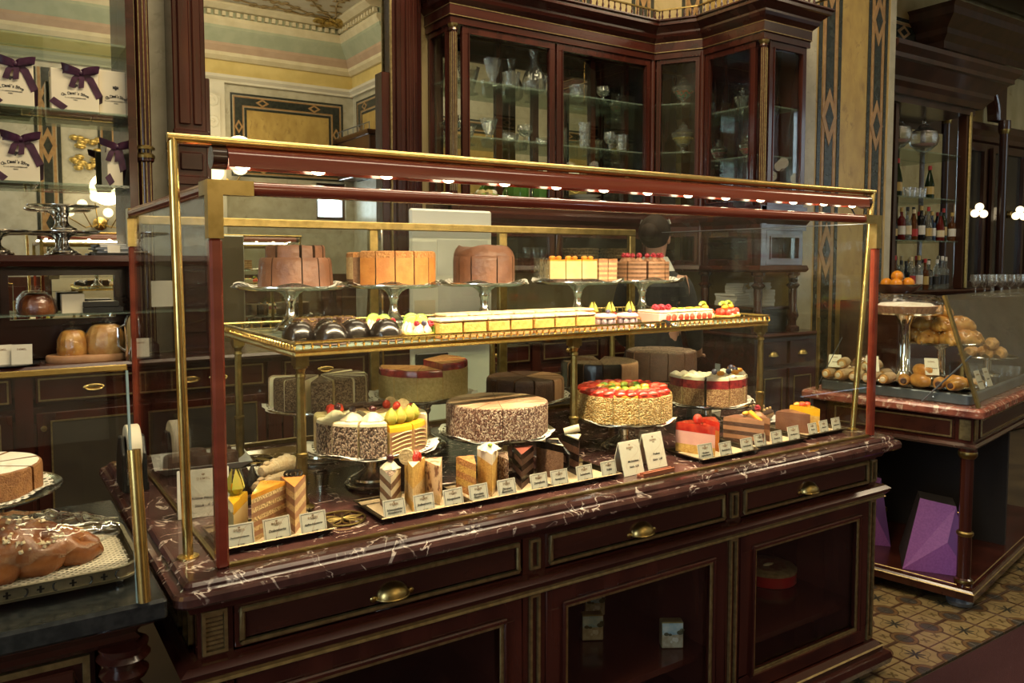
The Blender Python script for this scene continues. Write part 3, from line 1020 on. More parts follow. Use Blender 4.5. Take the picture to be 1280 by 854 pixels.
# sideboard under it, running behind the glass case
sb = thing('sideboard', 'long mahogany sideboard with brass cup handles along the back wall', 'sideboard', (1.9, 4.75, 0))
MB().box(-1.1, 4.52, 4.62, 4.94, .08, .945).box(-1.1, 4.52, 4.66, 4.94, 0, .08).build('carcass', wood_dk, sb, world=True)
tag(MB().sweep([(0, .945), (.05, .95), (.06, .965), (.05, .98), (0, .98)], [(-1.1, 4.62), (4.50, 4.62)]).box(-1.1, 4.50, 4.62, 4.94, .945, .98).build('worktop', wood_h, None),
    'long dark wooden worktop of the sideboard along the back wall', 'worktop')
for i in range(9):
    x0 = -1.02 + i * .62
    x0, x1 = x0 - .02, x0 + .50
    d = MB().box(x0, x1, 4.605, 4.62, .79, .925).build('drawer', wood_h, sb, world=True, bevel=.003)
    frame_part(MB(), x0 + .012, x1 - .012, .80, .915, 4.605, .008, .006).build('gilt_frame', gilt, d, (-sb.location.x, -sb.location.y, -sb.location.z))
    h = MB().ell(((x0 + x1) / 2, 4.604, .855), (.05, .006, .018), 14, 8)
    h.tube([((x0 + x1) / 2 + .042 * math.cos(a), 4.588, .855 + .014 * math.sin(a)) for a in [PI * q / 6 for q in range(13)]], .005, 6)
    h.build('handle', brass, d, (-sb.location.x, -sb.location.y, -sb.location.z))
    d = MB().box(x0, x1, 4.605, 4.62, .12, .74).build('door', wood, sb, world=True, bevel=.003)
    frame_part(MB(), x0 + .06, x1 - .05, .18, .70, 4.605, .008, .006).build('gilt_frame', gilt, d, (-sb.location.x, -sb.location.y, -sb.location.z))
    MB().box(x0 + .069, x1 - .059, 4.602, 4.606, .189, .691).build('door_panel', taupe, d, (-sb.location.x, -sb.location.y, -sb.location.z))
    MB().lathe([(0, 0), (.008, .0), (.008, .01), (.016, .016), (.014, .026), (0, .028)], 12, M=T(x0 + .03, 4.606, .665, 0, PI / 2)).build('knob', brass, d, (-sb.location.x, -sb.location.y, -sb.location.z))
    k = MB().box(x1 + .012, x1 + .088, 4.60, 4.62, .12, .92)
    for q in range(4):
        k.box(x1 + .022 + q * .016, x1 + .030 + q * .016, 4.594, 4.60, .16, .70)
    k.build('reeded_pilaster', wood, sb, world=True)


# ---- gift boxes
def gift_box(x, z, w, h, d, label, rz=0, ribbon=True, text=True, side=False, crest_on=True, y=4.72):
    t = thing('gift_box', label, 'gift box', (x, y, z), rz, 'cream gift boxes on the glass shelves')
    MB().box(-w / 2, w / 2, -d / 2, d / 2, 0, h).build('box', paper, t, bevel=.003)
    f = -d / 2 - .0012
    if text:
        arc = "Ch. Demel's Söhne"
        n = len(arc)
        tx = 0 if not side else 0
        for i, ch in enumerate(arc):
            if ch == ' ':
                continue
            u = (i - (n - 1) / 2) / n
            lettering(ch, h * .10, ink, t, T(tx + u * w * .56, f, h * .43 - 1.0 * u * u * h * .24) @ Euler((0, u * .9, 0)).to_matrix().to_4x4() @ UP)
        lettering('K. u. K. HOFZUCKERBÄCKER', h * .036, ink, t, T(tx, f, h * .315) @ UP)
        lettering('WIEN', h * .036, ink, t, T(tx, f, h * .265) @ UP)
        if crest_on:
            crest(t, T(tx, f, h * .62) @ UP, h * .13)
    if ribbon:
        cx, cz = w * .12, h * .93
        f2 = f - .001
        rb = MB()
        bow = []
        for q in (-1, 1):
            pts = [(cx, f2 - .004, cz)]
            for s in range(1, 8):
                a = s / 8 * 2 * PI
                pts.append((cx + q * .042 * (1 - math.cos(a)), f2 - .012 - .010 * math.sin(a), cz + .018 * (1 - math.cos(a)) * .7 + q * .004 * math.sin(a)))
            pts.append((cx, f2 - .006, cz))
            bow.append(strip(pts, (0.15 * q, -.25, 1), .036, ribbon_m, 'bow_loop', t))
            strip([(cx, f2 - .006, cz), (cx - .012 + q * .016, f2 - .010, cz - .03), (cx - .022 + q * .022, f2 - .006, cz - .075)], (1, 0, .25 * q), .026, ribbon_m, 'ribbon_tail', t)
        MB().ell((cx, f2 - .008, cz), (.012, .010, .014), 10, 7).build('knot', ribbon_m, t)
        strip([(cx, f2, cz), (w * .32, f2, h * .80), (w * .5 + .002, f2, h * .38), (w * .5 + .003, d * .1, h * .05)], (.8, 0, .5), .036, ribbon_m, 'ribbon_band', t)
        strip([(-w * .5, f2, h * .24), (-w * .22, f2, .008)], (.7, 0, .7), .034, ribbon_m, 'ribbon_band', t)
        strip([(cx, f2, cz), (-w * .2, f2, h * .97), (-w * .5 - .002, f2 + .02, h * .86)], (.15, 0, 1), .03, ribbon_m, 'ribbon_band', t)
    return t


gift_box(.145, 2.2615, .20, .215, .12, 'cream gift box with plum bow, at the left end of the upper glass shelf')
gift_box(.425, 2.2615, .215, .205, .12, 'cream gift box with plum bow beside the unribboned box on the upper shelf')
gift_box(.615, 2.2615, .16, .228, .10, 'cream gift box without any ribbon at the right end of the upper shelf', ribbon=False, y=4.74)
gift_box(.155, 1.8935, .205, .22, .12, 'cream gift box with plum bow at the left end of the lower glass shelf')
g = gift_box(.59, 1.8935, .075, .215, .12, 'narrow cream gift box turned sideways, plum bow, right end of lower shelf', rz=.12, text=False)

# ---- silver stands and papers on the ledge, things in the niche
cake_stand(.36, 4.73, 1.531, .115, .165, 'silver cake stand at the bottom of the stacked pair on the mahogany ledge', rb=.075)
cake_stand(.36, 4.73, 1.6475, .13, .165, 'silver cake stand stacked on top of another one on the mahogany ledge', rb=.075)
cake_stand(.065, 4.73, 1.531, .115, .165, 'single silver cake stand on the mahogany ledge at the left picture edge', rb=.075)
pt = thing('paper_stack', 'stack of white paper sheets and cards on the ledge beside the silver stands', 'paper', (.60, 4.74, 1.531))
MB().box(-.11, .10, -.08, .08, 0, .012).build('tray', black_m, pt)
for i in range(5):
    MB().box(-.085, .085, -.06, .06, .0125 + i * .010, .0205 + i * .010).build('sheet', paper_w, pt, rz=rnd.uniform(-.4, .4), loc=(rnd.uniform(-.01, .01), 0, 0))
MB().box(-.03, .03, -.002, .002, 0, .04).build('card', card_m, pt, (-.02, -.078, .0125), rot=(-.2, 0, 0))


def bundt(x, y, z, r, h, label, cell=True, m=bun):
    t = thing('bundt_cake', label, 'cake', (x, y, z), 0)
    MB().lathe([(r * .2, 0), (r * .95, 0), (r, h * .15), (r * .93, h * .6), (r * .72, h * .92), (r * .5, h), (r * .3, h * .9), (r * .18, h * .6)], 32, wob=lambda a, j: 1 + (.05 * math.cos(a * 12) if j > 1 else 0)).build('cake', m, t)
    if cell:
        MB().lathe([(r * 1.04, .0), (r * 1.08, h * .2), (r * 1.0, h * .7), (r * .6, h * 1.08), (r * .2, h * 1.12), (r * .10, h * 1.22), (r * .22, h * 1.36)], 22, wob=lambda a, j: 1 + .05 * math.sin(a * 7 + j * 1.7)).build('cellophane_wrap', cello, t)
    return t


tag(MB().lathe([(.19, 0), (.195, .008), (.195, .030), (.19, .036), (0, .036)], 36, sy=.6).build('cake_board', pm('pale_wood', (.50, .26, .12), (.58, .32, .16), 20, rough=.5), None, (.45, 4.72, .9805)), 'round pale wooden cake board under the wrapped bundt cakes', 'board')
bundt(.38, 4.72, 1.017, .072, .125, 'wrapped bundt cake on the pale board, the left and smaller of two', m=bun)
bundt(.535, 4.72, 1.017, .098, .15, 'large golden bundt cake wrapped in cellophane, on the pale board beside the steel flask', m=bun_l)
th = thing('steel_flask', 'polished steel flask standing on the worktop beside the wrapped bundt cake', 'flask', (.655, 4.60, .9805))
MB().lathe([(.042, 0), (.045, .01), (.045, .19), (.040, .22), (.032, .235), (0, .24)], 24).build('body', chrome, th)
MB().tube([(-.04, 0, .19), (-.075, 0, .17), (-.075, 0, .08), (-.042, 0, .05)], .007, 8).build('handle', chrome, th)
bundt(.23, 4.74, 1.2305, .082, .10, 'dark wrapped bun loaf on the small glass shelf in the mirror niche', m=bread_d)
tag(MB().box(.335, .44, 4.70, 4.80, 1.2305, 1.33).build('paper_carton', paper, None, bevel=.002), 'small cream carton on the niche shelf beside the wrapped loaf', 'box')
for i in range(2):
    tag(MB().box(.43, .62 - i * .02, 4.68, 4.82, 1.2305 + i * .03, 1.2595 + i * .03).build('black_box', black_m, None, bevel=.003), ('flat black box at the bottom of the pair on the niche shelf', 'flat black box lying on top of the other on the niche shelf')[i], 'box')
mt = thing('menu_tray', 'dark oval tray with folded menu cards on the worktop at the left edge', 'tray', (.10, 4.68, .9805))
MB().lathe([(.10, 0), (.13, .008), (.13, .012), (.1, .006), (0, .006)], 28).build('tray', black_m, mt)
for i, (a, b) in enumerate(((-.03, .2), (.05, -.15))):
    kk = MB().box(-.045, .045, -.001, .001, 0, .10).build('menu_card', card_m, mt, (a, -.02 * i, .006), rot=(-.18, 0, b))
    lettering('DEMEL', .014, ink_br, kk, T(0, -.0015, .075) @ UP)


# ============================================================ THE CAKE COUNTER
CT = .88
cc = thing('counter_cabinet', 'dark mahogany counter cabinet with gilt mouldings, drawers and glazed doors under the glass case', 'cabinet', (1.5, 2.1, 0))
off = (-1.5, -2.1, 0)


def cpart(mb, name, m, par=None, bevel=0):
    return mb.build(name, m, par or cc, world=not par, loc=(off if par else None), bevel=bevel)


X0, X1, YFc, YK = .335, 2.665, 1.655, 2.66     # body
# body: side, back, floor, top and shelf boards (hollow, the doors are glazed)
cpart(MB().box(X0, X0 + .02, YFc + .02, YK, .06, .835), 'side_panel', wood)
cpart(MB().box(X1 - .02, X1, YFc + .02, YK, .06, .835), 'side_panel', wood)
cpart(MB().box(X0 + .02, X1 - .02, YK - .02, YK, .06, .835), 'back_panel', wood)
cpart(MB().box(X0 + .02, X1 - .02, YFc + .02, YK - .02, .06, .10), 'bottom_board', wood_h)
cpart(MB().box(X0 + .02, X1 - .02, YFc + .02, YK - .02, .80, .835), 'top_board', wood_h)
for a in (1.14, 1.89):
    cpart(MB().box(a, a + .04, YFc + .01, YK - .02, .10, .80), 'partition', wood)
for a, b, z in ((X0 + .02, 1.14, .335), (1.18, 1.89, .27), (1.93, X1 - .02, .25)):
    cpart(MB().box(a, b, YFc + .06, YK - .02, z - .02, z), 'shelf', wood_h)
# mouldings round the body (front and both sides)
ring = [(X0, YK), (X0, YFc), (X1, YFc), (X1, YK)]
ring = ring[::-1] if False else ring
P = [(X1, YK), (X1, YFc), (X0, YFc), (X0, YK)]
cpart(MB().sweep([(0, .04), (.05, .04), (.055, .06), (.05, .08), (.03, .085), (.03, .10), (.012, .12), (0, .12)], P[::-1]), 'plinth', wood_h)
cpart(MB().sweep([(.031, .100), (.036, .104), (.031, .108)], P[::-1]), 'gilt_bead', gilt)
cpart(MB().sweep([(0, .655), (.02, .655), (.034, .672), (.040, .685), (.026, .695), (0, .70)], P[::-1]), 'waist_moulding', wood_h)
cpart(MB().sweep([(.022, .650), (.028, .654), (.022, .659)], P[::-1]), 'gilt_bead', gilt)
cpart(MB().sweep([(0, .80), (.015, .80), (.03, .835), (0, .835)], P[::-1]), 'top_moulding', wood_h)
for x, y in ((.40, 1.72), (2.60, 1.72), (.40, 2.6), (2.60, 2.6), (1.5, 1.72)):
    cpart(MB().lathe([(.03, 0), (.045, .01), (.05, .025), (.04, .04)], 16, M=T(x, y, 0)), 'foot', wood_dk)
# uprights between the bays, each with a narrow gilt frame
fy = YFc
for x0, x1, nar in ((.335, .405, False), (1.125, 1.195, True), (1.88, 1.945, True), (2.625, 2.665, True)):
    for z0, z1 in ((.10, .655), (.70, .80)):
        u = cpart(MB().box(x0, x1, fy - .002, fy + .03, z0, z1), 'upright', wood)
        if nar:
            c = (x0 + x1) / 2
            k = frame_part(MB(), c - .016, c + .016, z0 + .01 + (.02 if z0 < .5 else 0), z1 - .012, fy - .002, .007, .008)
            cpart(k, 'gilt_frame', gilt, u)
        elif z0 > .5:
            k = frame_part(MB(), x0 + .008, x1 - .012, z0 + .006, z1 - .004, fy - .002, .007, .008)
            cpart(k, 'gilt_frame', gilt, u)
            s = MB()
            for q in range(8):
                s.box(x0 + .016, x1 - .02, fy - .006, fy - .001, z0 + .016 + q * .0095, z0 + .022 + q * .0095)
            cpart(s, 'reeding', gilt, u)
        else:
            cpart(MB().tube([(x0 + .03, fy - .012, z0 + .02), (x0 + .03, fy - .012, z1 - .01)], .02, 14), 'corner_column', wood, u)
# gilt framed panels on the left end, facing the aisle
for y0, y1, z0, z1 in ((1.70, 1.76, .705, .798), (1.80, 2.62, .705, .798), (1.70, 2.62, .14, .64)):
    k = MB()
    k.box(X0 - .008, X0, y0, y1, z1 - .008, z1).box(X0 - .008, X0, y0, y1, z0, z0 + .008).box(X0 - .008, X0, y0, y0 + .008, z0, z1).box(X0 - .008, X0, y1 - .008, y1, z0, z1)
    cpart(k, 'gilt_frame', gilt)
for (x0, x1), hx in zip(((.408, 1.122), (1.197, 1.878), (1.948, 2.623)), (.761, 1.529, 2.276)):
    d = cpart(MB().box(x0, x1, fy - .002, fy + .02, .703, .797), 'drawer', wood_h, bevel=.002)
    cpart(frame_part(MB(), x0 + .010, x1 - .010, .709, .790, fy - .002, .010, .010), 'gilt_frame', gilt, d, .003)
    cpart(MB().box(x0 + .024, x1 - .024, fy - .004, fy, .723, .776), 'panel', wood_dk, d)
    h = cup_handle(d, hx + off[0], fy - .004 + off[1], .745)
    # glazed door
    dr = cpart(frame_part(MB(), x0, x1, .125, .652, fy + .016, .062, .022), 'door', wood, None, .003)
    cpart(frame_part(MB(), x0 + .05, x1 - .05, .172, .604, fy - .006, .010, .010), 'bead_frame', wood, dr, .003)
    cpart(frame_part(MB(), x0 + .058, x1 - .058, .180, .596, fy - .004, .012, .006), 'gilt_frame', gilt, dr, .002)
    cpart(MB().box(x0 + .06, x1 - .06, fy + .004, fy + .008, .185, .592), 'glass_pane', glass, dr)

# marble top: lower slab with rounded corners, moulded upper step


def rrect(x0, x1, y0, y1, r, n=6):
    p = []
    for cx, cy, a in ((x1 - r, y0 + r, -PI / 2), (x1 - r, y1 - r, 0), (x0 + r, y1 - r, PI / 2), (x0 + r, y0 + r, PI)):
        for i in range(n + 1):
            q = a + i * PI / 2 / n
            p.append((cx + r * math.cos(q), cy + r * math.sin(q)))
    return p


def tiered(levels, corner):
    """levels: (inset, z) rings stacked into one solid"""
    k = MB()
    x0, x1, y0, y1 = corner
    vs, fs = [], []
    n = None
    for ins, z in levels:
        p = rrect(x0 + ins, x1 - ins, y0 + ins, y1 - ins, max(.03 - ins * .7, .006))
        n = len(p)
        vs += [(a, b, z) for a, b in p]
    for j in range(len(levels) - 1):
        for i in range(n):
            a, b = j * n, (j + 1) * n
            fs.append((a + i, a + (i + 1) % n, b + (i + 1) % n, b + i))
    fs.append(list(range(n))[::-1])
    fs.append([(len(levels) - 1) * n + i for i in range(n)])
    return k.add(vs, fs)


ct = tiered([(.006, .8355), (0, .842), (0, .856), (.005, .862), (.016, .863), (.022, .866), (.022, .872), (.028, .878), (.034, .88)], (.280, 2.715, 1.575, 2.76))
o = ct.build('marble_countertop', st_counter, None)
tag(o, 'dark red marble countertop with white veins and a stepped edge, under the glass case', 'countertop')

# ============================================================ THE GLASS CASE
gc = thing('glass_case', 'large glass display case with red wooden rails and brass corners, full of cakes', 'display case', (1.5, 2.17, CT))
GX0, GX1, GY0, GY1, GT = .385, 2.614, 1.648, 2.692, 1.645


def gpart(mb, name, m, bevel=0, par=None):
    return mb.build(name, m, par or gc, world=not par, loc=((-1.5, -2.17, -CT) if par else None), bevel=bevel)


gpart(MB().box(GX0 + .012, GX1 - .012, GY0 - .003, GY0 + .003, CT + .001, GT - .014), 'front_pane', glass)
gpart(MB().box(GX0 - .003, GX0 + .003, GY0 + .012, GY1 - .012, CT + .001, GT - .014), 'left_pane', glass)
gpart(MB().box(GX1 - .003, GX1 + .003, GY0 + .012, GY1 - .012, CT + .001, GT - .014), 'right_pane', glass)
for n, a, b in (('front', (GX0 + .07, GY0), (GX1 - .05, GY0)), ('left', (GX0, GY0 + .06), (GX0, GY1 - .03))):
    gpart(MB().tube([(a[0], a[1], GT), (b[0], b[1], GT)], .0145, 12), 'top_rail', wood_red)
for x in (GX0, GX1):
    gpart(MB().box(x - .0125, x + .0125, GY0 - .0125, GY0 + .0125, CT + .0005, GT - .10), 'corner_post', wood_red, .005)
    if x < 1:
        gpart(MB().box(x - .010, x + .010, GY1 - .010, GY1 + .010, CT + .0005, GT - .10), 'corner_post', wood_red, .004)
    s = 1 if x < 1 else -1
    k = MB().box(x - .0145, x + .0145, GY0 - .0145, GY0 + .0145, GT - .10, GT + .0145)
    a_, b_ = sorted((x + .0145 * s, x + s * .075))
    k.box(a_, b_, GY0 - .0145, GY0 + .0145, GT - .0145, GT + .0145)
    if x < 1:
        k.box(x - .0145, x + .0145, GY0 + .0145, GY0 + .062, GT - .0145, GT + .0145)
    gpart(k, 'corner_cap', brass_cap)
    if x > 1:
        gpart(MB().box(x - .0035, x + .0035, GY0 + .015, GY1 + .012, GT - .0145, GT - .0115), 'pane_edge', zinc)
        continue
    k = MB().box(x - .013, x + .013, GY1 - .013, GY1 + .013, GT - .10, GT + .0145)
    k.box(x - .013, x + .013, GY1 - .035, GY1 - .013, GT - .0145, GT + .0145)
    gpart(k, 'corner_cap', brass_cap)
gpart(MB().box(GX0 + .012, GX1 - .012, GY0 - .006, GY0 + .006, CT + .0004, CT + .006), 'sill_strip', brass_dull)
gpart(MB().box(GX0 - .005, GX0 + .005, GY0 + .012, GY1 - .012, CT + .0004, CT + .005), 'sill_strip', brass_dull)
# brass framed back with sliding panes
k = MB().box(GX0 + .012, 2.432, GY1 - .012, GY1 + .012, 1.612, 1.640)
gpart(k, 'back_rail', brass_dull, .003)
for a, b in ((1.160, 1.195), (1.712, 1.750), (2.398, 2.432)):
    gpart(MB().box(a, b, GY1 - .012, GY1 + .012, CT + .001, 1.612), 'back_post', brass_dull, .003)
gpart(MB().box(1.205, 1.212, GY1 - .010, GY1 + .010, CT + .001, 1.612), 'pane_edge_strip', chrome)
gpart(MB().box(GX0 + .012, GX1 - .012, GY1 - .010, GY1 + .010, CT + .0005, CT + .012), 'back_track', brass_dull)
for a, b, y in ((GX0 + .02, 1.22, .004), (1.19, 1.80, -.006), (1.74, 2.28, .004), (2.17, GX1 - .02, -.006)):
    gpart(MB().box(a, b, GY1 + y - .002, GY1 + y + .002, CT + .013, 1.611), 'sliding_pane', glass)

# ---- brass rail frame over the case, with the strip lamp hanging under it
bf = thing('brass_rail_frame', 'tall polished brass rail frame standing around the glass case', 'rail', (1.5, 1.746, CT))
pl, pr = (.34, 1.746), (2.66, 1.746)
k = MB().tube([(.34, 1.746, CT + .004), (.330, 1.746, 1.749)], .0105, 12)
k.build('post', brass, bf, world=True)
MB().tube([(2.66, 1.746, CT + .004), (2.745, 1.746, 1.753)], .0105, 12).build('post', brass, bf, world=True)
MB().tube([(.320, 1.746, 1.749), (2.755, 1.746, 1.753)], .0105, 12).build('rail', brass, bf, world=True)
for x in (.34, 2.66):
    MB().lathe([(.022, 0), (.022, .003), (.012, .006), (.0, .006)], 18, M=T(x, 1.746, CT + .0005)).build('post_foot', brass, bf, world=True)
sl = thing('strip_lamp', 'long red mahogany strip lamp with glowing bulbs, hung under the brass rail above the case', 'lamp', (1.55, 1.746, 1.70))
k = MB()
prof = [(.032 * math.cos(a), -.006 * (a in (0, PI)) + .036 * math.sin(a) ** .8 if 0 < a < PI else -.008) for a in [PI * q / 8 for q in range(9)]]
vs, fs = [], []
for x in (.435, 2.69):
    for y, z in prof:
        vs.append((x, 1.752 + y, 1.704 + z))
    for y, z in prof[::-1]:
        vs.append((x, 1.752 + y * .88, 1.704 + z * .86 - (.0012 if z < 0 else 0)))
n = len(prof) * 2
for i in range(n):
    fs.append((i, (i + 1) % n, n + (i + 1) % n, n + i))
fs += [list(range(n))[::-1], list(range(n, 2 * n))]
k.add(vs, fs, 0, True).build('housing', wood_red, sl, world=True)
for x in (.405, 2.69):
    MB().tube([(x, 1.752, 1.716), (x + .03, 1.752, 1.716)], .024, 16).build('end_cap', wood_dk, sl, world=True)
for x in (.42, 1.55, 2.70):
    MB().box(x - .006, x + .006, 1.746, 1.752, 1.705, 1.742).build('hanger', brass_dull, sl, world=True)
bulb = emitmat('strip_bulb_glow', (1, .80, .50), 25)
for i in range(14):
    x = .47 + i * .166
    MB().ell((x, 1.750, 1.7005), (.016, .010, .008), 10, 8).build('bulb', bulb, sl, world=True)
MB().tube([(2.60, 1.735, 1.69), (2.60, 1.72, 1.665), (2.65, 1.72, 1.66), (2.69, 1.735, 1.685)], .003, 5).build('cable', black_m, sl, world=True)

# ---- brass gallery shelf inside the case
gs = thing('gallery_shelf', 'brass shelf with a pierced gallery rim on fluted legs, inside the glass case', 'shelf', (1.51, 2.27, CT))
HX0, HX1, HY0, HY1, HZ = .63, 2.40, 1.92, 2.625, 1.283
MB().box(HX0 + .012, HX1 - .012, HY0 + .012, HY1 - .012, HZ - .006, HZ).build('shelf_glass', glass_grn, gs, world=True)
loop = [(HX0, HY0), (HX0, HY1), (HX1, HY1), (HX1, HY0)]
MB().sweep([(-.010, HZ - .016), (.004, HZ - .016), (.006, HZ - .010), (.002, HZ - .006), (.002, HZ), (-.010, HZ)], loop, closed=True).build('lower_rim', brass, gs, world=True)
MB().sweep([(-.005, HZ + .014), (.003, HZ + .014), (.004, HZ + .018), (.0, HZ + .021), (-.005, HZ + .021)], loop, closed=True).build('upper_rim', brass, gs, world=True)
bm_ = MB().lathe([(.003, 0), (.0022, .003), (.0045, .007), (.0022, .011), (.003, .014)], 6)
b0 = bm_.build('baluster', brass, gs)
cnt = 0
gx, gy, gz = gs.location
cells = [(HX0 + .0015 + i * (HX1 - HX0 - .003) / 78, HY0 + .0015) for i in range(79)] + [(HX0 + .0015 + i * (HX1 - HX0 - .003) / 58, HY1 - .0015) for i in range(59)]
cells += [(x, HY0 + (HY1 - HY0) * (i + 1) / 30) for i in range(29) for x in (HX0 + .0015, HX1 - .0015)]
for i, (x, y) in enumerate(cells):
    if i == 0:
        b0.location = (x - gx, y - gy, HZ - gz)
    else:
        inst(b0, gs, (x - gx, y - gy, HZ - gz))
lp = [(.013, .01), (.017, .012), (.017, .02), (.012, .03), (.0135, .05), (.0135, .13), (.016, .133), (.016, .139), (.0125, .142), (.0105, .33), (.013, .332), (.013, .338), (.010, .342), (.0135, .352), (.0175, .354), (.0175, .360), (.0125, .362)]
legm = MB().lathe(lp, 16, wob=lambda a, j: 1 - (.10 * (math.cos(a * 8) > .2) if 4 <= j <= 5 or 8 <= j <= 9 else 0))
legm.box(-.017, .017, -.017, .017, .360, HZ - .016 - CT)
legm.lathe([(.03, 0), (.03, .004), (.018, .011)], 18)
l0 = legm.build('leg', brass_dull, gs)
for i, (x, y) in enumerate(((HX0 + .022, HY0 + .022), (1.512, HY0 + .022), (HX1 - .022, HY0 + .022), (HX0 + .022, HY1 - .10), (1.605, HY1 - .06), (2.20, HY1 - .06))):
    q = (x - gx, y - gy, CT + .0005 - gz)
    if i == 0:
        l0.location = q
    else:
        inst(l0, gs, q)
# pierced brass rosettes let into the marble
for i, (x, y) in enumerate(((.70, 1.80), (.69, 2.50))):
    k = MB()
    k.tube([(.055 * math.cos(a), .055 * math.sin(a), .003) for a in [2 * PI * q / 30 for q in range(30)]], .003, 5, closed=True)
    for q in range(8):
        a = q * PI / 4
        k.tube([(0, 0, .003), (.028 * math.cos(a - .28), .028 * math.sin(a - .28), .003), (.054 * math.cos(a), .054 * math.sin(a), .003), (.028 * math.cos(a + .28), .028 * math.sin(a + .28), .003), (0, 0, .003)], .0022, 4)
    tag(k.build('brass_rosette', brass_dull, None, (x, y, CT + .0005)), ('pierced brass rosette on the marble between the first two cake trays', 'pierced brass rosette on the marble at the rear left leg of the brass shelf')[i], 'rosette')

# ---- tins on the shelves behind the cabinet doors


def picture_tin(x, y, z, rz, label):
    t = thing('picture_tin', label, 'tin', (x, y, z), rz, 'square picture tins in the cabinet')
    MB().box(-.035, .035, -.018, .018, 0, .085).build('tin', pm('tin_gold', (.35, .28, .12), rough=.4, metal=.6), t, bevel=.003)
    MB().box(-.033, .033, -.0190, -.0182, .003, .045).build('picture_ground', pm('picture_ground', (.32, .27, .18), (.45, .40, .30), 60), t)
    MB().box(-.033, .033, -.0190, -.0182, .045, .082).build('picture_sky', pm('picture_sky', (.24, .40, .52), (.55, .62, .62), 30), t)
    k = MB()
    for a, b, r in ((-.02, .047, .008), (-.008, .045, .006), (.024, .052, .011), (.03, .060, .008)):
        k.ell((a, -.0195, b), (r, .0008, r * .7), 8, 6)
    k.build('picture_trees', pm('picture_trees', (.06, .07, .035), rough=.7), t)
    k = MB()
    for a, b, r in ((.004, .030, .006), (.012, .028, .007), (-.004, .022, .004)):
        k.ell((a, -.0197, b), (r, .0008, r * 1.2), 7, 5)
    k.build('picture_figures', pm('picture_figures', (.62, .60, .55), rough=.7), t)
    return t


picture_tin(1.62, 1.98, .2705, -.5, 'dim square picture tin in the middle cabinet, left of the bright one')
picture_tin(1.745, 2.12, .2705, -.55, 'dim square picture tin furthest back in the middle cabinet')
picture_tin(1.80, 1.80, .2705, -.55, 'bright square picture tin at the right side of the middle cabinet')
rt = thing('round_tin', 'round red tin with a printed lid, in the right hand cabinet', 'tin', (2.545, 2.02, .2505))
MB().lathe([(.105, 0), (.107, .002), (.107, .042), (.103, .044)], 36).build('body', pm('tin_red', (.40, .01, .012), rough=.3), rt)
MB().lathe([(.108, .042), (.108, .052), (.104, .055), (0, .055)], 36).build('lid', pm('tin_lid', (.34, .28, .16), (.22, .16, .08), 40, rough=.4), rt)
MB().lathe([(.07, .0555), (.07, .0562), (0, .0562)], 30).build('lid_print', pm('tin_print', (.20, .07, .05), (.30, .22, .14), 50, rough=.4), rt)
MB().ell((0, 0, .058), (.03, .012, .004), 10, 6).build('lid_emblem', paper, rt)
tag(MB().lathe([(.06, 0), (.075, .01), (.078, .05), (.07, .06), (0, .062)], 30).build('steel_tin', silver, None, (.93, 1.86, .3355)),
    'round steel tin on the shelf inside the left hand cabinet door', 'tin')


# ============================================================ CAKES
def D(a):
    return math.radians(a)


def wedge(k, r, a0, a1, layers, top, seg=5, ox=0, oy=0, rin=0, jit=0, taper=0.0, soft=.012):
    """a slice between the angles a0..a1; layers: (z0, z1, outer material, cut material); top: material of the top"""
    A = [a0 + (a1 - a0) * i / seg for i in range(seg + 1)]
    L = len(layers)
    J = [1 + rnd.uniform(-jit, jit) for _ in A]
    for li, (z0, z1, mo, mc) in enumerate(layers):
        last = li == L - 1
        zt = layers[-1][1]

        def ringpt(z, f=1):
            tp = 1 - taper * z / zt
            return [(ox + r * tp * f * j * math.cos(a), oy + r * tp * f * j * math.sin(a), z) for a, j in zip(A, J)]
        lo, hi = ringpt(z0), ringpt(z1 - (soft if last else 0))
        n = seg + 1
        if rin:
            ilo, ihi = [(ox + rin * math.cos(a), oy + rin * math.sin(a), z0) for a in A], [(ox + rin * math.cos(a), oy + rin * math.sin(a), z1) for a in A]
        else:
            ilo, ihi = [(ox, oy, z0)] * n, [(ox, oy, z1)] * n
        rows = [lo, hi] + ([ringpt(z1 - soft * .28, .988), ringpt(z1, .95)] if last else [])
        if last:
            rows[-1] = [(x, y, z + rnd.uniform(-jit, jit) * .1) for x, y, z in rows[-1]]
        vs = [p for q in rows for p in q]
        fs = []
        for q in range(len(rows) - 1):
            for i in range(seg):
                a, b = q * n + i, (q + 1) * n + i
                fs.append((a, a + 1, b + 1, b))
        k.add(vs, fs, mo, True)
        for e in (0, seg):
            col = [q[e] for q in rows]
            k.add(col + [ihi[e], ilo[e]], [tuple(range(len(col) + 2))], mc)
        if last:
            t = rows[-1]
            k.add(t + (ihi[::-1] if rin else [ihi[0]]), [tuple(range(n + (n if rin else 1)))], top)
        if li == 0:
            k.add(lo + (ilo[::-1] if rin else [ilo[0]]), [tuple(range(n + (n if rin else 1)))], mc)
    return k


def swirl(k, x, y, z, r, h, mi=0, n=6):
    k.lathe([(r * .9, 0), (r, h * .2), (r * .72, h * .45), (r * .6, h * .6), (r * .3, h * .85), (0, h)], 18, mi, M=T(x, y, z), wob=lambda a, j: 1 + .16 * math.cos(a * n + j * .9))
    return k


def berries(k, x, y, z, r, mi=0):
    k.lathe([(0, 0), (r * .8, r * .25), (r, r * .8), (r * .75, r * 1.5), (0, r * 1.85)], 12, mi, M=T(x, y, z), wob=lambda a, j: 1 + .06 * math.sin(a * 6 + j * 3))
    return k


def polar(r, a):
    return r * math.cos(D(a)), r * math.sin(D(a))


def cake(name, label, x, y, z):
    return thing(name, label, 'cake', (x, y, z))


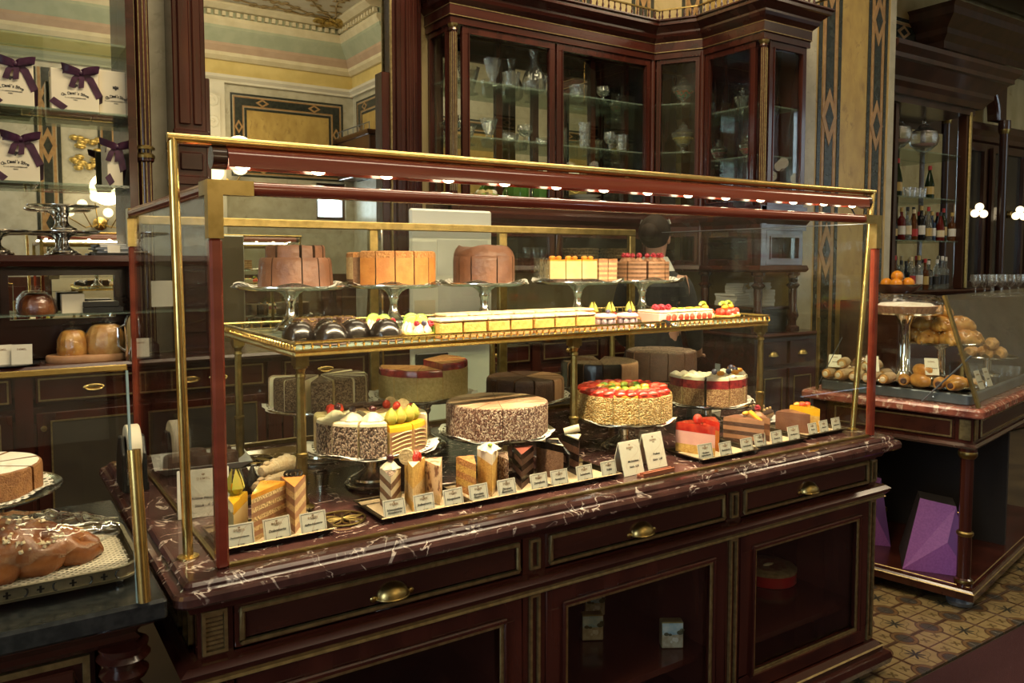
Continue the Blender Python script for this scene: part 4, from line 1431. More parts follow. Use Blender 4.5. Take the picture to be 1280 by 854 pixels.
def slices(par, r, angles, layers, top, mats, step, gap=.0015, jit=0, taper=0, name='slice', soft=.012, rin=0):
    out = []
    for a in angles:
        k = MB()
        m = D(a + step / 2)
        wedge(k, r, D(a), D(a + step), layers, top, max(3, int(step / 7)), gap * math.cos(m), gap * math.sin(m), rin, jit, taper, soft)
        out.append(k.build(name, mats, par))
    return out


PX, SH = 1.2835, HZ + .0005    # the brass shelf top
ys = 2.42
# ---- stands and cakes on the brass shelf
shelf_cakes = (('A', .785, .338), ('B', 1.130, .315), ('C', 1.480, .31), ('D', 1.900, .345), ('E', 2.232, .325))
nm = ('under the folded chocolate cake, left on the brass shelf', 'under the orange caramel cake on the brass shelf', 'under the draped chocolate cake in the middle of the brass shelf',
      'under the pale cheesecake slices on the brass shelf', 'under the raspberry cake at the right of the brass shelf')
pz = {}
for (q, x, dm), n in zip(shelf_cakes, nm):
    cake_stand(x, ys, SH, .135, dm / 2, 'silver cake stand ' + n, rb=.055, group=None)
    doily(x, ys, SH + .1355, dm / 2 * 1.0, 'white lace paper doily ' + n, wavy=.0085)
    pz[q] = (x, ys, SH + .139)

# A: folded chocolate cake in two tiers
x, y, z = pz['A']
c = cake('folded_chocolate_cake', 'tall two-tier milk chocolate cake cut into slices, leftmost on the brass shelf', x + .018, y, z)
for i, a in enumerate((126, 172, 214, 262, 290, 318, 0, 44, 85)):
    st_ = (46, 42, 48, 28, 28, 42, 44, 41, 41)[i]
    wall = slices(c, .112, (a,), [(0, .088, 0, 1)], 0, [choc_milk, choc_mat], st_ - 1.6, .001, taper=.05, soft=.02)[0]
    slices(wall, .088, (a + 2,), [(.086, .125, 0, 1)], 0, [choc_milk, choc_mat], st_ - 5, .001, jit=.02, soft=.018, name='folded_top')
# B: caramel cake, crumble topped, one slice turned to show its dark inside
x, y, z = pz['B']
c = cake('caramel_cake', 'orange caramel cake slices with crumbly top, second from left on the brass shelf', x, y, z)
for i, a in enumerate((196, 222, 248, 274, 300)):
    slices(c, .135, (a,), [(0, .088, 0, 1), (.088, .110, 2, 2)], 2, [caramel, sponge_br, caramel_d], 25, .003, jit=.008)
for a in (326, 0, 40, 80):
    slices(c, .135, (a,), [(0, .088, 0, 1), (.088, .110, 2, 2)], 2, [caramel, sponge_br, caramel_d], 34, .003, jit=.008)
slices(c, .14, (158,), [(0, .02, 1, 1), (.02, .09, 0, 1), (.09, .106, 2, 2)], 2, [sponge_pale, sponge_br, caramel_d], 32, .012, jit=.01, name='cut_slice')
# C: chocolate cake draped with a chocolate ruffle
x, y, z = pz['C']
c = cake('draped_chocolate_cake', 'chocolate cake with a draped ruffle on top, in the middle of the brass shelf', x, y, z)
for a, s in ((140, 46), (188, 26), (216, 46), (264, 40), (306, 22), (330, 50), (22, 56), (80, 58)):
    slices(c, .108, (a,), [(0, .098, 0, 1)], 0, [choc_milk, choc_mat], s, .001, soft=.02)
k = MB()
seg = 40
vs, fs = [], []
for i in range(seg):
    a = 2 * PI * i / seg
    wv = math.sin(a * 3 + .6) * .5 + math.sin(a * 5) * .3
    for r, zz in ((.104, .084), (.107, .098 + .004 * wv), (.100, .116 + .006 * wv), (.088, .130 + .008 * wv), (.070, .122 + .006 * wv), (.052, .104)):
        vs.append((r * math.cos(a), r * math.sin(a), zz))
for i in range(seg):
    for j in range(5):
        a, b = i * 6 + j, ((i + 1) % seg) * 6 + j
        fs.append((a, b, b + 1, a + 1))
k.add(vs, fs, 0, True).build('ruffle', choc_milk, c)
MB().lathe([(.06, .100), (.03, .112), (0, .114)], 20, wob=lambda a, j: 1 + .1 * math.sin(a * 6)).build('sugar_centre', icing, c)
# D: pale cheesecake blocks and brown layered blocks, in a row
x, y, z = pz['D']
c = cake('cheesecake_slices', 'pale cheesecake blocks and brown layered blocks in a row, fourth on the brass shelf', x, y, z)
Mr = Matrix.Rotation(D(-33), 4, 'Z') @ Matrix.Rotation(D(20), 4, 'Z')
for i in range(3):
    M = Mr @ T(-.105 + i * .066, -.05, 0)
    k = MB().box(-.031, .031, 0, .10, 0, .012, 1, M).box(-.031, .031, 0, .10, .012, .078, 0, M)
    s = k.build('cheesecake_block', [cream_y, choc_mat], c)
    MB().box(-.031, .031, 0, .10, .078, .084, 0, M).build('jelly_top', glaze_or, s)
    for q in range(3):
        MB().ell((-.016 + q * .014, .02 + .02 * (q % 2), .090), (.012, .010, .008), 8, 6, M=M).build('fruit_piece', orange_f, s)
for i in range(2):
    M = Mr @ T(.087 + i * .040, -.045, 0)
    k = MB()
    for q in range(9):
        k.box(-.019 + .001 * (q % 2), .019 - .001 * (q % 2), .001 * (q % 2), .10, q * .009, q * .009 + .009, q % 2, M)
    s = k.build('layered_block', [mocha, sponge_pale], c)
    MB().box(-.019, .019, 0, .10, .081, .087, 0, M).build('caramel_top', caramel_d, s)
k = MB().box(-.006, .006, -.055, .06, .0, .09, 0, Mr @ T(-.15, 0, 0))
k.build('paper_collar', cello, c)
# E: brown striped blocks with rosettes and raspberries
x, y, z = pz['E']
c = cake('raspberry_block_cake', 'striped brown cake topped with rosettes and raspberries, rightmost on the brass shelf', x, y, z)
for i, (a, s) in enumerate(((160, 34), (196, 42), (240, 44), (286, 40), (328, 40), (10, 45), (58, 45), (106, 50))):
    k = MB()
    q = D(a + s / 2)
    wedge(k, .105, D(a), D(a + s - 2), [(j * .0085, j * .0085 + .0085, j % 2, j % 2) for j in range(9)], 0, 4, .002 * math.cos(q), .002 * math.sin(q), soft=.003)
    sl_ = k.build('slice', [mocha, sponge_br], c)
    bx, by = polar(.075, a + s / 2)
    swirl(MB(), bx, by, .076, .017, .020).build('cream_rosette', mocha, sl_)
    berries(MB(), bx, by, .090, .012).build('raspberry', rasp, sl_)

# ---- small pastries along the front of the brass shelf
# chocolate domes
for i, (x, y) in enumerate(((.690, 2.06), (.755, 2.00), (.795, 2.12), (.845, 2.06), (.915, 2.01))):
    t = thing('chocolate_dome', 'glossy dark chocolate dome, ' + ('leftmost by the shelf corner', 'second from left at the front rim', 'the one half hidden behind the others', 'just left of the rightmost dome', 'rightmost, beside the meringue tartlets')[i], 'pastry', (x, y, SH), 0, 'chocolate domes on the brass shelf')
    MB().lathe([(.044, 0), (.046, .004), (.044, .026), (.034, .046), (.018, .057), (0, .060)], 26).build('dome', choc_dark, t)
    MB().lathe([(.046, 0), (.048, .003), (.046, .006)], 24).build('base', choc_mat, t)
    k = MB()
    for q in range(5):
        a = rnd.uniform(0, 6.28)
        k.add([(.004 * math.cos(a), .004 * math.sin(a), .058), (.018 * math.cos(a + .3), .018 * math.sin(a + .3), .062), (.016 * math.cos(a - .3), .016 * math.sin(a - .3), .057)], [(0, 1, 2), (2, 1, 0)])
    k.build('gold_leaf', gold, t)
# gold flecked wafers behind the domes
for i, x in enumerate((.76, .815, .875)):
    t = thing('gilded_square', 'small dark square pastry with gold flecks, ' + ('left', 'middle', 'right')[i] + ' of three behind the chocolate domes', 'pastry', (x, 2.21, SH), .2, 'gold flecked squares behind the domes')
    MB().box(-.026, .026, -.026, .026, 0, .056).build('body', choc_mat, t, bevel=.003)
    k = MB()
    for q in range(26):
        k.ell((rnd.uniform(-.025, .025), -.0265, rnd.uniform(.01, .055)), (.003, .0015, .002), 5, 3)
        k.ell((rnd.uniform(-.025, .025), rnd.uniform(-.025, .025), .057), (.004, .003, .002), 5, 3)
    k.build('gold_flecks', brass, t)['kind'] = 'stuff'


def lime_slice(M, par):
    k = MB()
    n = 14
    arc = [(.020 * math.cos(PI * i / n), .020 * math.sin(PI * i / n)) for i in range(n + 1)]
    k.prism(arc, -.002, .002, 0, M @ UP)
    o = k.build('lime_slice', lime_in, par)
    k = MB().tube([(.0205 * math.cos(PI * i / n), 0, .0205 * math.sin(PI * i / n)) for i in range(n + 1)], .0024, 6, M=M)
    k.build('lime_peel', lime_out, o)


for i, (x, y) in enumerate(((1.005, 2.00), (1.055, 2.10), (.955, 2.14))):
    t = thing('meringue_tartlet', 'meringue tartlet with raspberry and lime slice, ' + ('front one beside the chocolate domes', 'right rear one of three', 'left rear one behind the chocolate domes')[i], 'tartlet', (x, y, SH), rnd.uniform(-.2, .2), 'meringue tartlets on the brass shelf')
    MB().lathe([(.036, 0), (.046, .016), (.044, .020), (0, .019)], 26, wob=lambda a, j: 1 + .03 * math.cos(a * 14)).build('crust', sponge, t)
    k = MB()
    for q in range(7):
        a = q * 2 * PI / 7
        swirl(k, .030 * math.cos(a), .030 * math.sin(a), .018, .014, .032)
    swirl(k, 0, 0, .02, .02, .03)
    k.build('meringue', meringue, t)
    lime_slice(T(.012, -.002, .042, .1), t)
    lime_slice(T(-.014, .012, .044, -.3), t)
    berries(MB(), .030, -.022, .034, .011).build('raspberry', rasp, t)
    berries(MB(), -.012, -.028, .038, .009).build('raspberry', rasp, t)
    MB().ell((.010, -.026, .046), .008, 10, 8).build('blueberry', blueb, t)
    MB().ell((-.002, -.016, .048), (.014, .007, .010), 10, 7).build('orange_segment', orange_f, t)
    MB().ell((.042, -.012, .022), (.006, .010, .016), 8, 6).build('leaf', lime_out, t)
# cream squares, dusted with sugar
n = 0
for row, (y, x0, cnt_) in enumerate(((1.985, 1.085, 7), (2.085, 1.16, 8))):
    for i in range(cnt_):
        x = x0 + i * .0800
        if row and i > 6:
            continue
        ordn = ('leftmost', 'second from left', 'third from left', 'middle', 'fifth from left', 'sixth from left', 'rightmost')[i]
        t = thing('cream_square', 'square yellow cream slice dusted with sugar, %s in the %s row' % (ordn, ('front', 'rear')[row]), 'pastry', (x, y, SH), rnd.uniform(-.05, .05), 'yellow cream squares on the brass shelf')
        zz = .0 if row == 0 else .006
        MB().box(-.037, .037, -.040, .040, 0, .012).build('pastry_base', caramel_d, t, bevel=.003)
        MB().box(-.036, .036, -.039, .039, .012, .046 + zz).build('custard', sponge, t, bevel=.004)
        k = MB().box(-.038, .038, -.041, .041, .046 + zz, .056 + zz)
        k.build('sugar_top', icing, t, bevel=.004)
        n += 1
# macaroons with grapes, physalis on top
for i, (x, y) in enumerate(((1.685, 2.0), (1.765, 1.985))):
    t = thing('grape_macaroon', 'pink macaroon sandwich filled with pale grapes, ' + ('left one', 'right one')[i] + ' beside the cream squares', 'pastry', (x, y, SH), 0, 'macaroons with grapes')
    MB().lathe([(0, 0), (.034, .0), (.036, .008), (.03, .012), (0, .012)], 24).build('lower_shell', pinkm, t)
    for q in range(8):
        a = q * PI / 4
        MB().ell((.025 * math.cos(a), .025 * math.sin(a), .022), (.0095, .0095, .012), 9, 7).build('grape', grape, t)
    MB().lathe([(.0, .033), (.036, .033), (.038, .039), (.03, .046), (0, .049)], 24).build('upper_shell', pinkcr, t)
    MB().ell((.004, -.008, .053), .008, 9, 7).build('blueberry', blueb, t)


def physalis(par, x, y, z, s=1):
    o = MB().ell((x, y, z + .012 * s), .009 * s, 10, 8).build('physalis_fruit', physal, par)
    k = MB()
    for q in range(5):
        a = q * 2 * PI / 5
        ca, sa = math.cos(a), math.sin(a)
        P = []
        for (r, h, w_) in ((.006, 0, .004), (.016, .012, .010), (.012, .026, .007), (.006, .042, .0008)):
            P.append((x + s * (r * ca - w_ * sa), y + s * (r * sa + w_ * ca), z + h * s))
            P.append((x + s * (r * ca + w_ * sa), y + s * (r * sa - w_ * ca), z + h * s))
        k.add(P, [(0, 1, 3, 2), (2, 3, 5, 4), (4, 5, 7, 6)], 0, True)
    k.build('husk', husk, o)


for i, (x, y) in enumerate(((1.73, 2.12), (1.79, 2.10), (1.87, 2.09))):
    t = thing('berry_tartlet', 'berry tartlet carrying a yellow physalis husk, ' + ('left', 'middle', 'right')[i] + ' of three behind the macaroons', 'tartlet', (x, y, SH), 0, 'physalis tartlets behind the macaroons')
    MB().lathe([(.030, 0), (.040, .018), (.038, .022), (0, .022)], 24).build('crust', caramel_d, t)
    for q in range(5):
        a = q * 2 * PI / 5
        MB().ell((.02 * math.cos(a), .02 * math.sin(a), .03), .011, 9, 7).build('berry', blueb if q % 2 else rasp, t)
    physalis(t, 0, 0, .034, 1.05)
# lace doilies, strawberry cream cake, fruit tartlets
doily(1.90, 2.00, SH + .0001, .085, 'small scalloped lace doily at the left end of the strawberry cream cake', wavy=.012)
t = cake('strawberry_cream_cake', 'strawberry cream cake block with halved strawberries round its side, on the brass shelf', 2.03, 2.03, SH + .0)
for i, (x0, x1) in enumerate(((-.13, -.045), (-.043, .042), (.044, .13))):
    s = MB().box(x0, x1, -.055, .055, .0, .010, 1).box(x0, x1, -.055, .055, .010, .040, 0).build('slice', [pinkcr if i == 0 else cream, sponge_pale], t, bevel=.002)
    for q in range(3):
        if i == 0 and q == 0:
            continue
        u = x0 + .016 + q * .027
        MB().ell((u, -.055, .024), (.012, .005, .013), 10, 7).build('strawberry_half', straw, s)
    MB().box(x0 + .001, x1 - .001, -.056, .056, .040, .048).build('cream_top', cream, s, bevel=.003)
    if i == 0:
        for q in range(5):
            berries(MB(), x0 + .02 + q * .014, -.02 + .022 * (q % 2), .047, .012).build('raspberry', rasp, s)
    else:
        for q in range(3):
            MB().ell((x0 + .02 + q * .024, .01 * (q % 2), .050), (.016, .010, .004), 9, 6).build('fruit_piece', kiwi if (q + i) % 2 else orange_f, s)
for i, (x, y) in enumerate(((2.20, 2.05), (2.265, 2.015), (2.335, 2.05))):
    t = thing('fruit_tartlet', 'strawberry tartlet with orange and kiwi, ' + ('left', 'middle', 'right')[i] + ' of three, right end of brass shelf', 'tartlet', (x, y, SH), 0, 'fruit tartlets on the brass shelf')
    MB().lathe([(.028, 0), (.038, .016), (.036, .020), (0, .020)], 24).build('crust', sponge, t)
    for q in range(6):
        a = q * PI / 3 + .3
        MB().ell((.022 * math.cos(a), .022 * math.sin(a), .030), (.012, .012, .014), 9, 7).build('strawberry', straw, t)
    MB().ell((-.004, -.004, .048), (.016, .011, .010), 10, 7).build('orange_segment', orange_f, t)
    k = MB().tube([(-.014 + .014 * math.cos(a), -.002, .056 + .010 * math.sin(a)) for a in [PI * q / 8 for q in range(9)]], .006, 7)
    k.build('kiwi_slice', kiwi, t)
    MB().ell((.006, -.032, .022), .006, 8, 6).build('sugar_pearl', cream, t)

# ---- stands and cakes on the marble
def low(x, y, h, r, what, group=None, dz=.0035):
    cake_stand(x, y, CT + .0005, h, r, 'silver cake stand ' + what, rb=.075)
    doily(x, y, CT + .0005 + h + .0005, r * 1.0, 'white lace paper doily ' + what, wavy=.0065)
    return x, y, CT + .0005 + h + dz


# F1: assorted slices set together as a round
x, y, z = low(.89, 2.056, .105, .182, 'under the assorted round of slices at the front left')
c = cake('assorted_slice_round', 'round of assorted slices: chocolate flaked, cherry topped and yellow striped, front left in the case', x, y, z)
flk = [choc_flake, cream, cream]
s = slices(c, .152, (150,), [(0, .085, 0, 1), (.085, .095, 1, 1)], 1, [sponge_pale, cream_y], 27, .004, jit=.01)[0]
for q in range(4):
    px, py = polar(.09 + .02 * (q % 2), 156 + q * 5)
    berries(MB(), px, py, .093, .015).build('strawberry', straw, s)
for a in (179, 207, 235):
    s = slices(c, .155, (a,), [(0, .082, 0, 2), (.082, .092, 1, 1)], 1, flk, 26.5, .004, jit=.012)[0]
    px, py = polar(.115, a + 13)
    swirl(MB(), px, py, .088, .030, .028).build('cream_rosette', cream, s)
    px, py = polar(.07, a + 13)
    swirl(MB(), px, py, .088, .022, .022).build('cream_rosette', cream, s)
    px, py = polar(.11, a + 13)
    MB().ell((px, py, .120), .010, 10, 8).build('cherry', cherry, s)
for a in (264, 292):
    k = MB()
    q = D(a + 14)
    wedge(k, .150, D(a), D(a + 27), [(0, .062, 0, 2), (.062, .078, 1, 1)], 1, 5, .004 * math.cos(q), .004 * math.sin(q))
    s = k.build('slice', [mocha, glaze_ye, cream_y], c)
    for j in range(5):       # piped arcs round the side
        P = []
        for i in range(13):
            t_ = i / 12
            aa = D(a + 2 + 23 * t_)
            P.append((.1515 * math.cos(aa), .1515 * math.sin(aa), .006 + j * .011 + .010 * math.sin(PI * (t_ if a < 280 else 1 - t_) * .6)))
        MB().tube([(p[0] + .004 * math.cos(q), p[1] + .004 * math.sin(q), p[2]) for p in P], .0016, 4).build('piped_line', cream_y, s)
    for j in range(2):
        px, py = polar(.125, a + 7 + j * 13)
        MB().lathe([(.004, 0), (.016, .012), (.018, .022), (.012, .036), (0, .050)], 10, M=T(px, py, .074), wob=lambda aa, jj: 1 + .08 * math.cos(aa * 5)).build('physalis', husk, s)
    px, py = polar(.075, a + 14)
    MB().lathe([(.03, 0), (.034, .012), (.026, .024), (0, .028)], 16, M=T(px, py, .076)).build('cream_mound', cream_y, s)
s = slices(c, .150, (321,), [(0, .070, 0, 1), (.07, .09, 1, 1)], 1, [sponge_pale, cream], 28, .004)[0]
for q in range(3):
    px, py = polar(.11, 326 + q * 7)
    berries(MB(), px, py, .088, .014).build('strawberry', straw, s)
for i, a in enumerate((350, 20, 50, 80, 110)):
    s = slices(c, .148, (a,), [(0, .075, 0, 1), (.075, .09, 2, 2)], 2, [nut_dark, sponge_br, mocha], 27, .004, jit=.01)[0]
    px, py = polar(.10, a + 14)
    if i in (0, 1):
        MB().lathe([(.018, 0), (.02, .004), (0, .005)], 16, M=T(px, py, .10, 0, 1.1)).build('biscuit', sponge_pale, s)
        MB().ell((px * .8, py * .8, .10), (.012, .010, .014), 9, 7).build('strawberry', straw, s)
    else:
        MB().tube([(px - .03, py, .094), (px + .03, py - .01, .10)], .009, 8).build('chocolate_roll', choc_mat, s)
# F2: whole round cake in a flaked coat
x, y, z = low(1.262, 1.99, .112, .170, 'under the flaked almond chocolate cake in the middle')
c = cake('almond_flake_cake', 'whole round cake coated in chocolate and almond flakes with a cocoa dusted top', x, y, z)
for i in range(12):
    slices(c, .151, (i * 30 + 4,), [(0, .092, 0, 2)], 1, [hedgehog, cocoa_top, sponge_br], 29.4, .0006, jit=.008, soft=.010)
# F3: fruit cake
x, y, z = low(1.765, 1.995, .100, .172, 'under the red fruit topped cake')
c = cake('fruit_cake', 'round cake with almond crumb side and glazed red, orange and green fruit on top', x, y, z)
for i in range(12):
    a = i * 30 + 6
    s = slices(c, .158, (a,), [(0, .088, 0, 1)], 1, [almond, cream_y], 29.2, .0006, jit=.014)[0]
    if i == 10:
        MB().ell((*polar(.09, a + 15), .09), (.03, .02, .012), 8, 6).build('fruit_glaze', glaze_red, s)
        continue
    for j, (r, mm, rr) in enumerate(((.138, glaze_red, .022), (.108, straw, .020), (.078, glaze_or if i % 3 else kiwi, .020), (.048, kiwi if i % 2 else glaze_or, .016))):
        for q in ((.25, .75) if j < 2 else (.5,)):
            px, py = polar(r, a + 29 * q)
            MB().ell((px, py, .092 + (.004 if j == 0 else .006)), (rr * .95, rr * .8, .011), 9, 6, M=None).build('fruit_piece', mm, s)
    wedge(k := MB(), .153, D(a), D(a + 29), [(.086, .095, 0, 0)], 0, 4, soft=.004).build('glaze', glaze_red if i % 3 != 1 else glaze_or, s)
# F4: berry cake with meringue
x, y, z = low(2.285, 2.112, .088, .172, 'under the berry meringue cake at the front right')
c = cake('berry_meringue_cake', 'cake slices with nut crumb side, red berry layer and browned meringue top', x, y, z)
for i, a in enumerate((150, 186, 221, 256, 291, 326)):
    s = slices(c, .142, (a,), [(0, .065, 0, 3), (.065, .095, 1, 1), (.095, .108, 2, 2)], 2, [nut_crumb, berry_jam, cream, sponge_pale], 33, .004 if i != 2 else .008, jit=.010)[0]
    k = MB()
    for q in range(5):
        px, py = polar(.06 + .017 * q, a + 8 + 18 * (q % 2))
        swirl(k, px, py, .104, .020, .014)
    k.build('meringue', meringue, s)
    if i >= 2:
        px, py = polar(.10, a + 16)
        MB().ell((px, py, .122), .011, 9, 7).build('blueberry', blueb, s)
        px, py = polar(.115, a + 26)
        MB().ell((px, py, .118), (.018, .012, .010), 9, 7).build('orange_segment', orange_f, s)
MB().box(-.001, .001, -.012, .012, .10, .145).build('marker_tag', zinc, c, (.0, -.05, 0))

# B1..B5: the second row
x, y, z = low(.865, 2.39, .17, .172, 'under the tall dark nut slices at the rear left')
c = cake('nut_slice_cake', 'tall slices coated in dark nut crumbs, rear left in the case', x, y, z)
for a, g, m0 in ((148, .012, 1), (180, .006, 0), (207, .010, 0), (239, .020, 0), (266, .004, 0), (293, .004, 0), (320, .004, 0), (350, .004, 0), (25, .004, 0)):
    slices(c, .142, (a,), [(0, .095, 0, 1)], 0, [nut_dark if not m0 else icing, cream], 25, g, jit=.012)
x, y, z = low(1.222, 2.39, .17, .178, 'under the berry crumble cake at the rear')
c = cake('berry_crumble_cake', 'thick yellow cake with a dark berry crumble top, behind the almond flake cake', x, y, z)
for i, (a, g) in enumerate(((140, 0), (172, 0), (204, 0), (236, 0), (268, 0), (300, .0), (330, .0), (5, 0))):
    hgt = .098 if i < 4 else .118
    s = slices(c, .148, (a,), [(0, hgt - .022, 0, 1), (hgt - .022, hgt, 2, 2)], 3, [sponge_grn, sponge, berry_jam, caramel_d], 31.6, .001, jit=.014)[0]
x, y, z = low(1.63, 2.38, .125, .165, 'under the brown chocolate blocks in the rear row')
c = cake('chocolate_block_cake', 'low brown chocolate cake cut into blocks, behind the middle brass leg', x, y, z)
for a, s_ in ((150, 40), (192, 27), (221, 27), (250, 30), (282, 22), (306, 30), (338, 50), (30, 50), (84, 60)):
    slices(c, .138, (a,), [(0, .075, 0, 1)], 0, [choc_mat if a < 280 else mocha, sponge_br], s_, .003, jit=.01, soft=.02)
x, y, z = low(2.035, 2.45, .125, .172, 'under the dark chocolate and mocha cake in the rear row')
c = cake('chocolate_mocha_cake', 'dark chocolate cake with two tan mocha slices, rear row right of the middle leg', x, y, z)
for a, m_ in ((150, 0), (180, 0), (208, 0), (236, 0), (264, 1), (290, 1), (318, 1), (346, 0), (15, 0), (60, 0)):
    s = slices(c, .152, (a,), [(0, .098, m_, 2)], 3, [choc_dark, mocha, sponge_br, nut_dark], 27, .002, soft=.014)[0]
x, y, z = low(2.41, 2.49, .120, .175, 'under the dark flaked chocolate cake at the rear right')
c = cake('chocolate_flake_cake', 'tall dark chocolate cake with a flaky top, at the rear right of the case', x, y, z)
for a in range(150, 500, 29):
    slices(c, .148, (a,), [(0, .118, 0, 1)], 2, [choc_mat, sponge_br, choc_flake], 28.2, .002, jit=.012, soft=.016)


# ============================================================ TRAYS OF SINGLE SLICES WITH PRICE CARDS
liner_m = pm('tray_paper', (.52, .40, .25), (.44, .33, .2), 14, rough=.7)


def tray(x0, x1, y0, y1, label, liner=True):
    cx, cy = (x0 + x1) / 2, (y0 + y1) / 2
    t = thing('serving_tray', label, 'tray', (cx, cy, CT + .0005), 0, 'dark trays along the front glass')
    w, d = (x1 - x0) / 2, (y1 - y0) / 2
    k = MB()
    k.prism([(-w + .014, -d + .014), (w - .014, -d + .014), (w - .014, d - .014), (-w + .014, d - .014)], 0, .004)
    L = [(-w, -d), (w, -d), (w, d), (-w, d)]
    k.sweep([(-.016, .0), (-.012, .0), (.0, .013), (.003, .014), (.0, .016), (-.004, .014)], L, closed=True)
    k.build('tray', traymetal, t)
    if liner:
        MB().box(-w + .02, w - .02, -d + .02, d - .03, .0045, .006).build('paper_liner', liner_m, t)
    return t


def fan(par, *a):
    pass


def slice_on(x, y, rz, label, layers, top, mats, L=.118, half=15, name='cake_slice', z=CT + .007, glaze=None, seg=4, group='single cake slices on the front trays', lift=0):
    """a slice standing on its tray, the point towards local -y"""
    t = thing(name, label, 'cake slice', (x, y, z), rz * .6 - .36, group)
    half *= .80
    t.scale = (1, 1, 1.12)
    k = MB()
    wedge(k, L, PI / 2 - D(half), PI / 2 + D(half), layers, top, seg, 0, -L * .62, jit=.006, soft=.006)
    k.build('slice_body', mats, t)
    return t


def lay(n, h, a=0, b=1, z0=0):
    """n thin layers alternating the materials a and b"""
    return [(z0 + h * i / n, z0 + h * (i + 1) / n, (a, b)[i % 2], (a, b)[i % 2]) for i in range(n)]


def card(x, y, lines, label, w=.058, h=.044, rz=0, lean=-.22, z=CT + .0065, price=True, big=False):
    o = MB().box(-w / 2, w / 2, -.0007, .0007, 0, h).build('price_card', card_m, None, (x, y, z), rot=(lean, 0, rz))
    tag(o, label, 'price card', 'price cards in the glass case')
    e = .0022 if not big else .003
    if not big:
        k = MB()
        a, b = .0030, .0038
        f = -.0010
        for x0, x1, z0, z1 in ((-w / 2 + a, w / 2 - a, h - b, h - a), (-w / 2 + a, w / 2 - a, a, b), (-w / 2 + a, -w / 2 + b, a, h - a), (w / 2 - b, w / 2 - a, a, h - a)):
            k.box(x0, x1, f, -.0006, z0, z1)
        k.build('border_line', ink, o)
    s = w / .058
    crest(o, T(0, -.0009, h * .84) @ UP, .0052 * s, ink_br)
    lettering('DEMEL', .0062 * s, ink_br, o, T(0, -.0009, h * .735) @ UP, spacing=1.3)
    lettering('WIEN', .0026 * s, ink_br, o, T(0, -.0009, h * .665) @ UP, spacing=1.3)
    for i, q in enumerate(lines):
        sz = min(.0078 * s, w * 1.55 / max(len(q), 6))
        lettering(q, sz, ink, o, T(0, -.0009, h * (.44 - .155 * i)) @ UP, shear=.2)
    if price:
        lettering('€ 3,80', .0052 * s, ink, o, T(w * .04, -.0009, h * .11) @ UP)
    # pale printed curves across the card
    k = MB()
    P = [(w * (.42 - .5 * t), -.0008, h * (.95 - .9 * t + .25 * math.sin(t * 3))) for t in [i / 10 for i in range(11)]]
    for i in range(10):
        (xa, ya, za), (xb, yb, zb) = P[i], P[i + 1]
        q = .0007 * s
        k.add([(xa - q, -.00085, za), (xa + q, -.00085, za), (xb + q, -.00085, zb), (xb - q, -.00085, zb)], [(0, 1, 2, 3)])
    k.build('printed_curve', pm('card_print', (.62, .48, .34), rough=.6) if 'card_print' not in bpy.data.materials else bpy.data.materials['card_print'], o)
    return o


y0, y1 = 1.712, 1.885
# tray 1
tray(.398, .650, y0, y1, 'dark tray with three orange and brown slices, first at the left front')
t = slice_on(.455, 1.815, .1, 'yellow glazed slice with a physalis on top, first on the left tray', [(0, .012, 1, 1), (.012, .058, 2, 2), (.058, .078, 0, 0)], 0, [glaze_ye, sponge, cream_y], L=.11, half=17)
physalis(t, 0, .02, .076, 1.25)
t = slice_on(.520, 1.800, -.55, 'caramel glazed slice with thin layers, second on the left tray', lay(9, .086, 0, 1), 2, [sponge_pale, mocha, glaze_or], L=.125, half=17)
k = MB()
wedge(k, .124, PI / 2 - D(13.8), PI / 2 + D(13.8), [(.085, .094, 0, 0)], 0, 4, 0, -.0775, soft=.003).build('caramel_plate', glaze_or, t)
t = slice_on(.588, 1.812, .12, 'coffee cream slice with tan top and chocolate curl, third on the left tray', lay(7, .095, 0, 1), 2, [mocha, sponge_pale, caramel], L=.11, half=19)
k = MB()
for q in range(3):
    k.tube([(.011 * math.cos(a) + (q - 1) * .009, .028 + .004 * math.sin(a * 2), .100 + .007 * math.sin(a)) for a in [PI * i / 6 for i in range(13)]], .003, 5)
k.build('chocolate_curl', choc_dark, t)
card(.442, 1.727, ('Passionsfruchttorte',), 'small price card in front of the yellow physalis slice, first from the left', w=.062, h=.050, rz=-.02)
card(.524, 1.727, ('Dobostorte',), 'small price card in front of the thin layered caramel slice, second from the left', w=.062, h=.050, rz=.12)
card(.606, 1.727, ('Kaffee-Nusstorte',), 'small price card in front of the coffee cream slice, third from the left', w=.062, h=.048, rz=.08)
# tray 2
tray(.765, 1.008, y0, y1, 'dark tray with three slices, one cherry topped, second along the front')
t = slice_on(.828, 1.800, -.1, 'striped brown and white slice with cream and dark cherry, second tray', lay(6, .085, 0, 1), 2, [sponge_br, cream, choc_flake], L=.112, half=17)
swirl(MB(), 0, .02, .082, .024, .022).build('cream_rosette', cream, t)
MB().ell((0, .018, .108), .010, 10, 8).build('cherry', cherry, t)
t = slice_on(.895, 1.805, -.25, 'white cream slice with strawberry and biscuit, middle of the second tray', [(0, .02, 1, 1), (.02, .05, 2, 2), (.05, .098, 0, 1)], 0, [cream, sponge, sponge_pale], L=.112, half=17)
MB().ell((.006, .0, .105), (.014, .012, .017), 10, 8).build('strawberry', straw, t)
MB().lathe([(0, 0), (.019, 0), (.020, .004), (.018, .008), (0, .008)], 18, M=T(-.018, .0, .108, 0, PI / 2, .3)).build('biscuit', sponge_pale, t)
t = slice_on(.958, 1.815, .15, 'pale strudel-like slice with brown specks, right on the second tray', [(0, .02, 1, 1), (.02, .088, 0, 0)], 0, [pm('nougat_specks', (.74, .52, .30), (.22, .10, .05), 55, lo=.5, hi=.6, rough=.6), sponge_pale], L=.105, half=20)
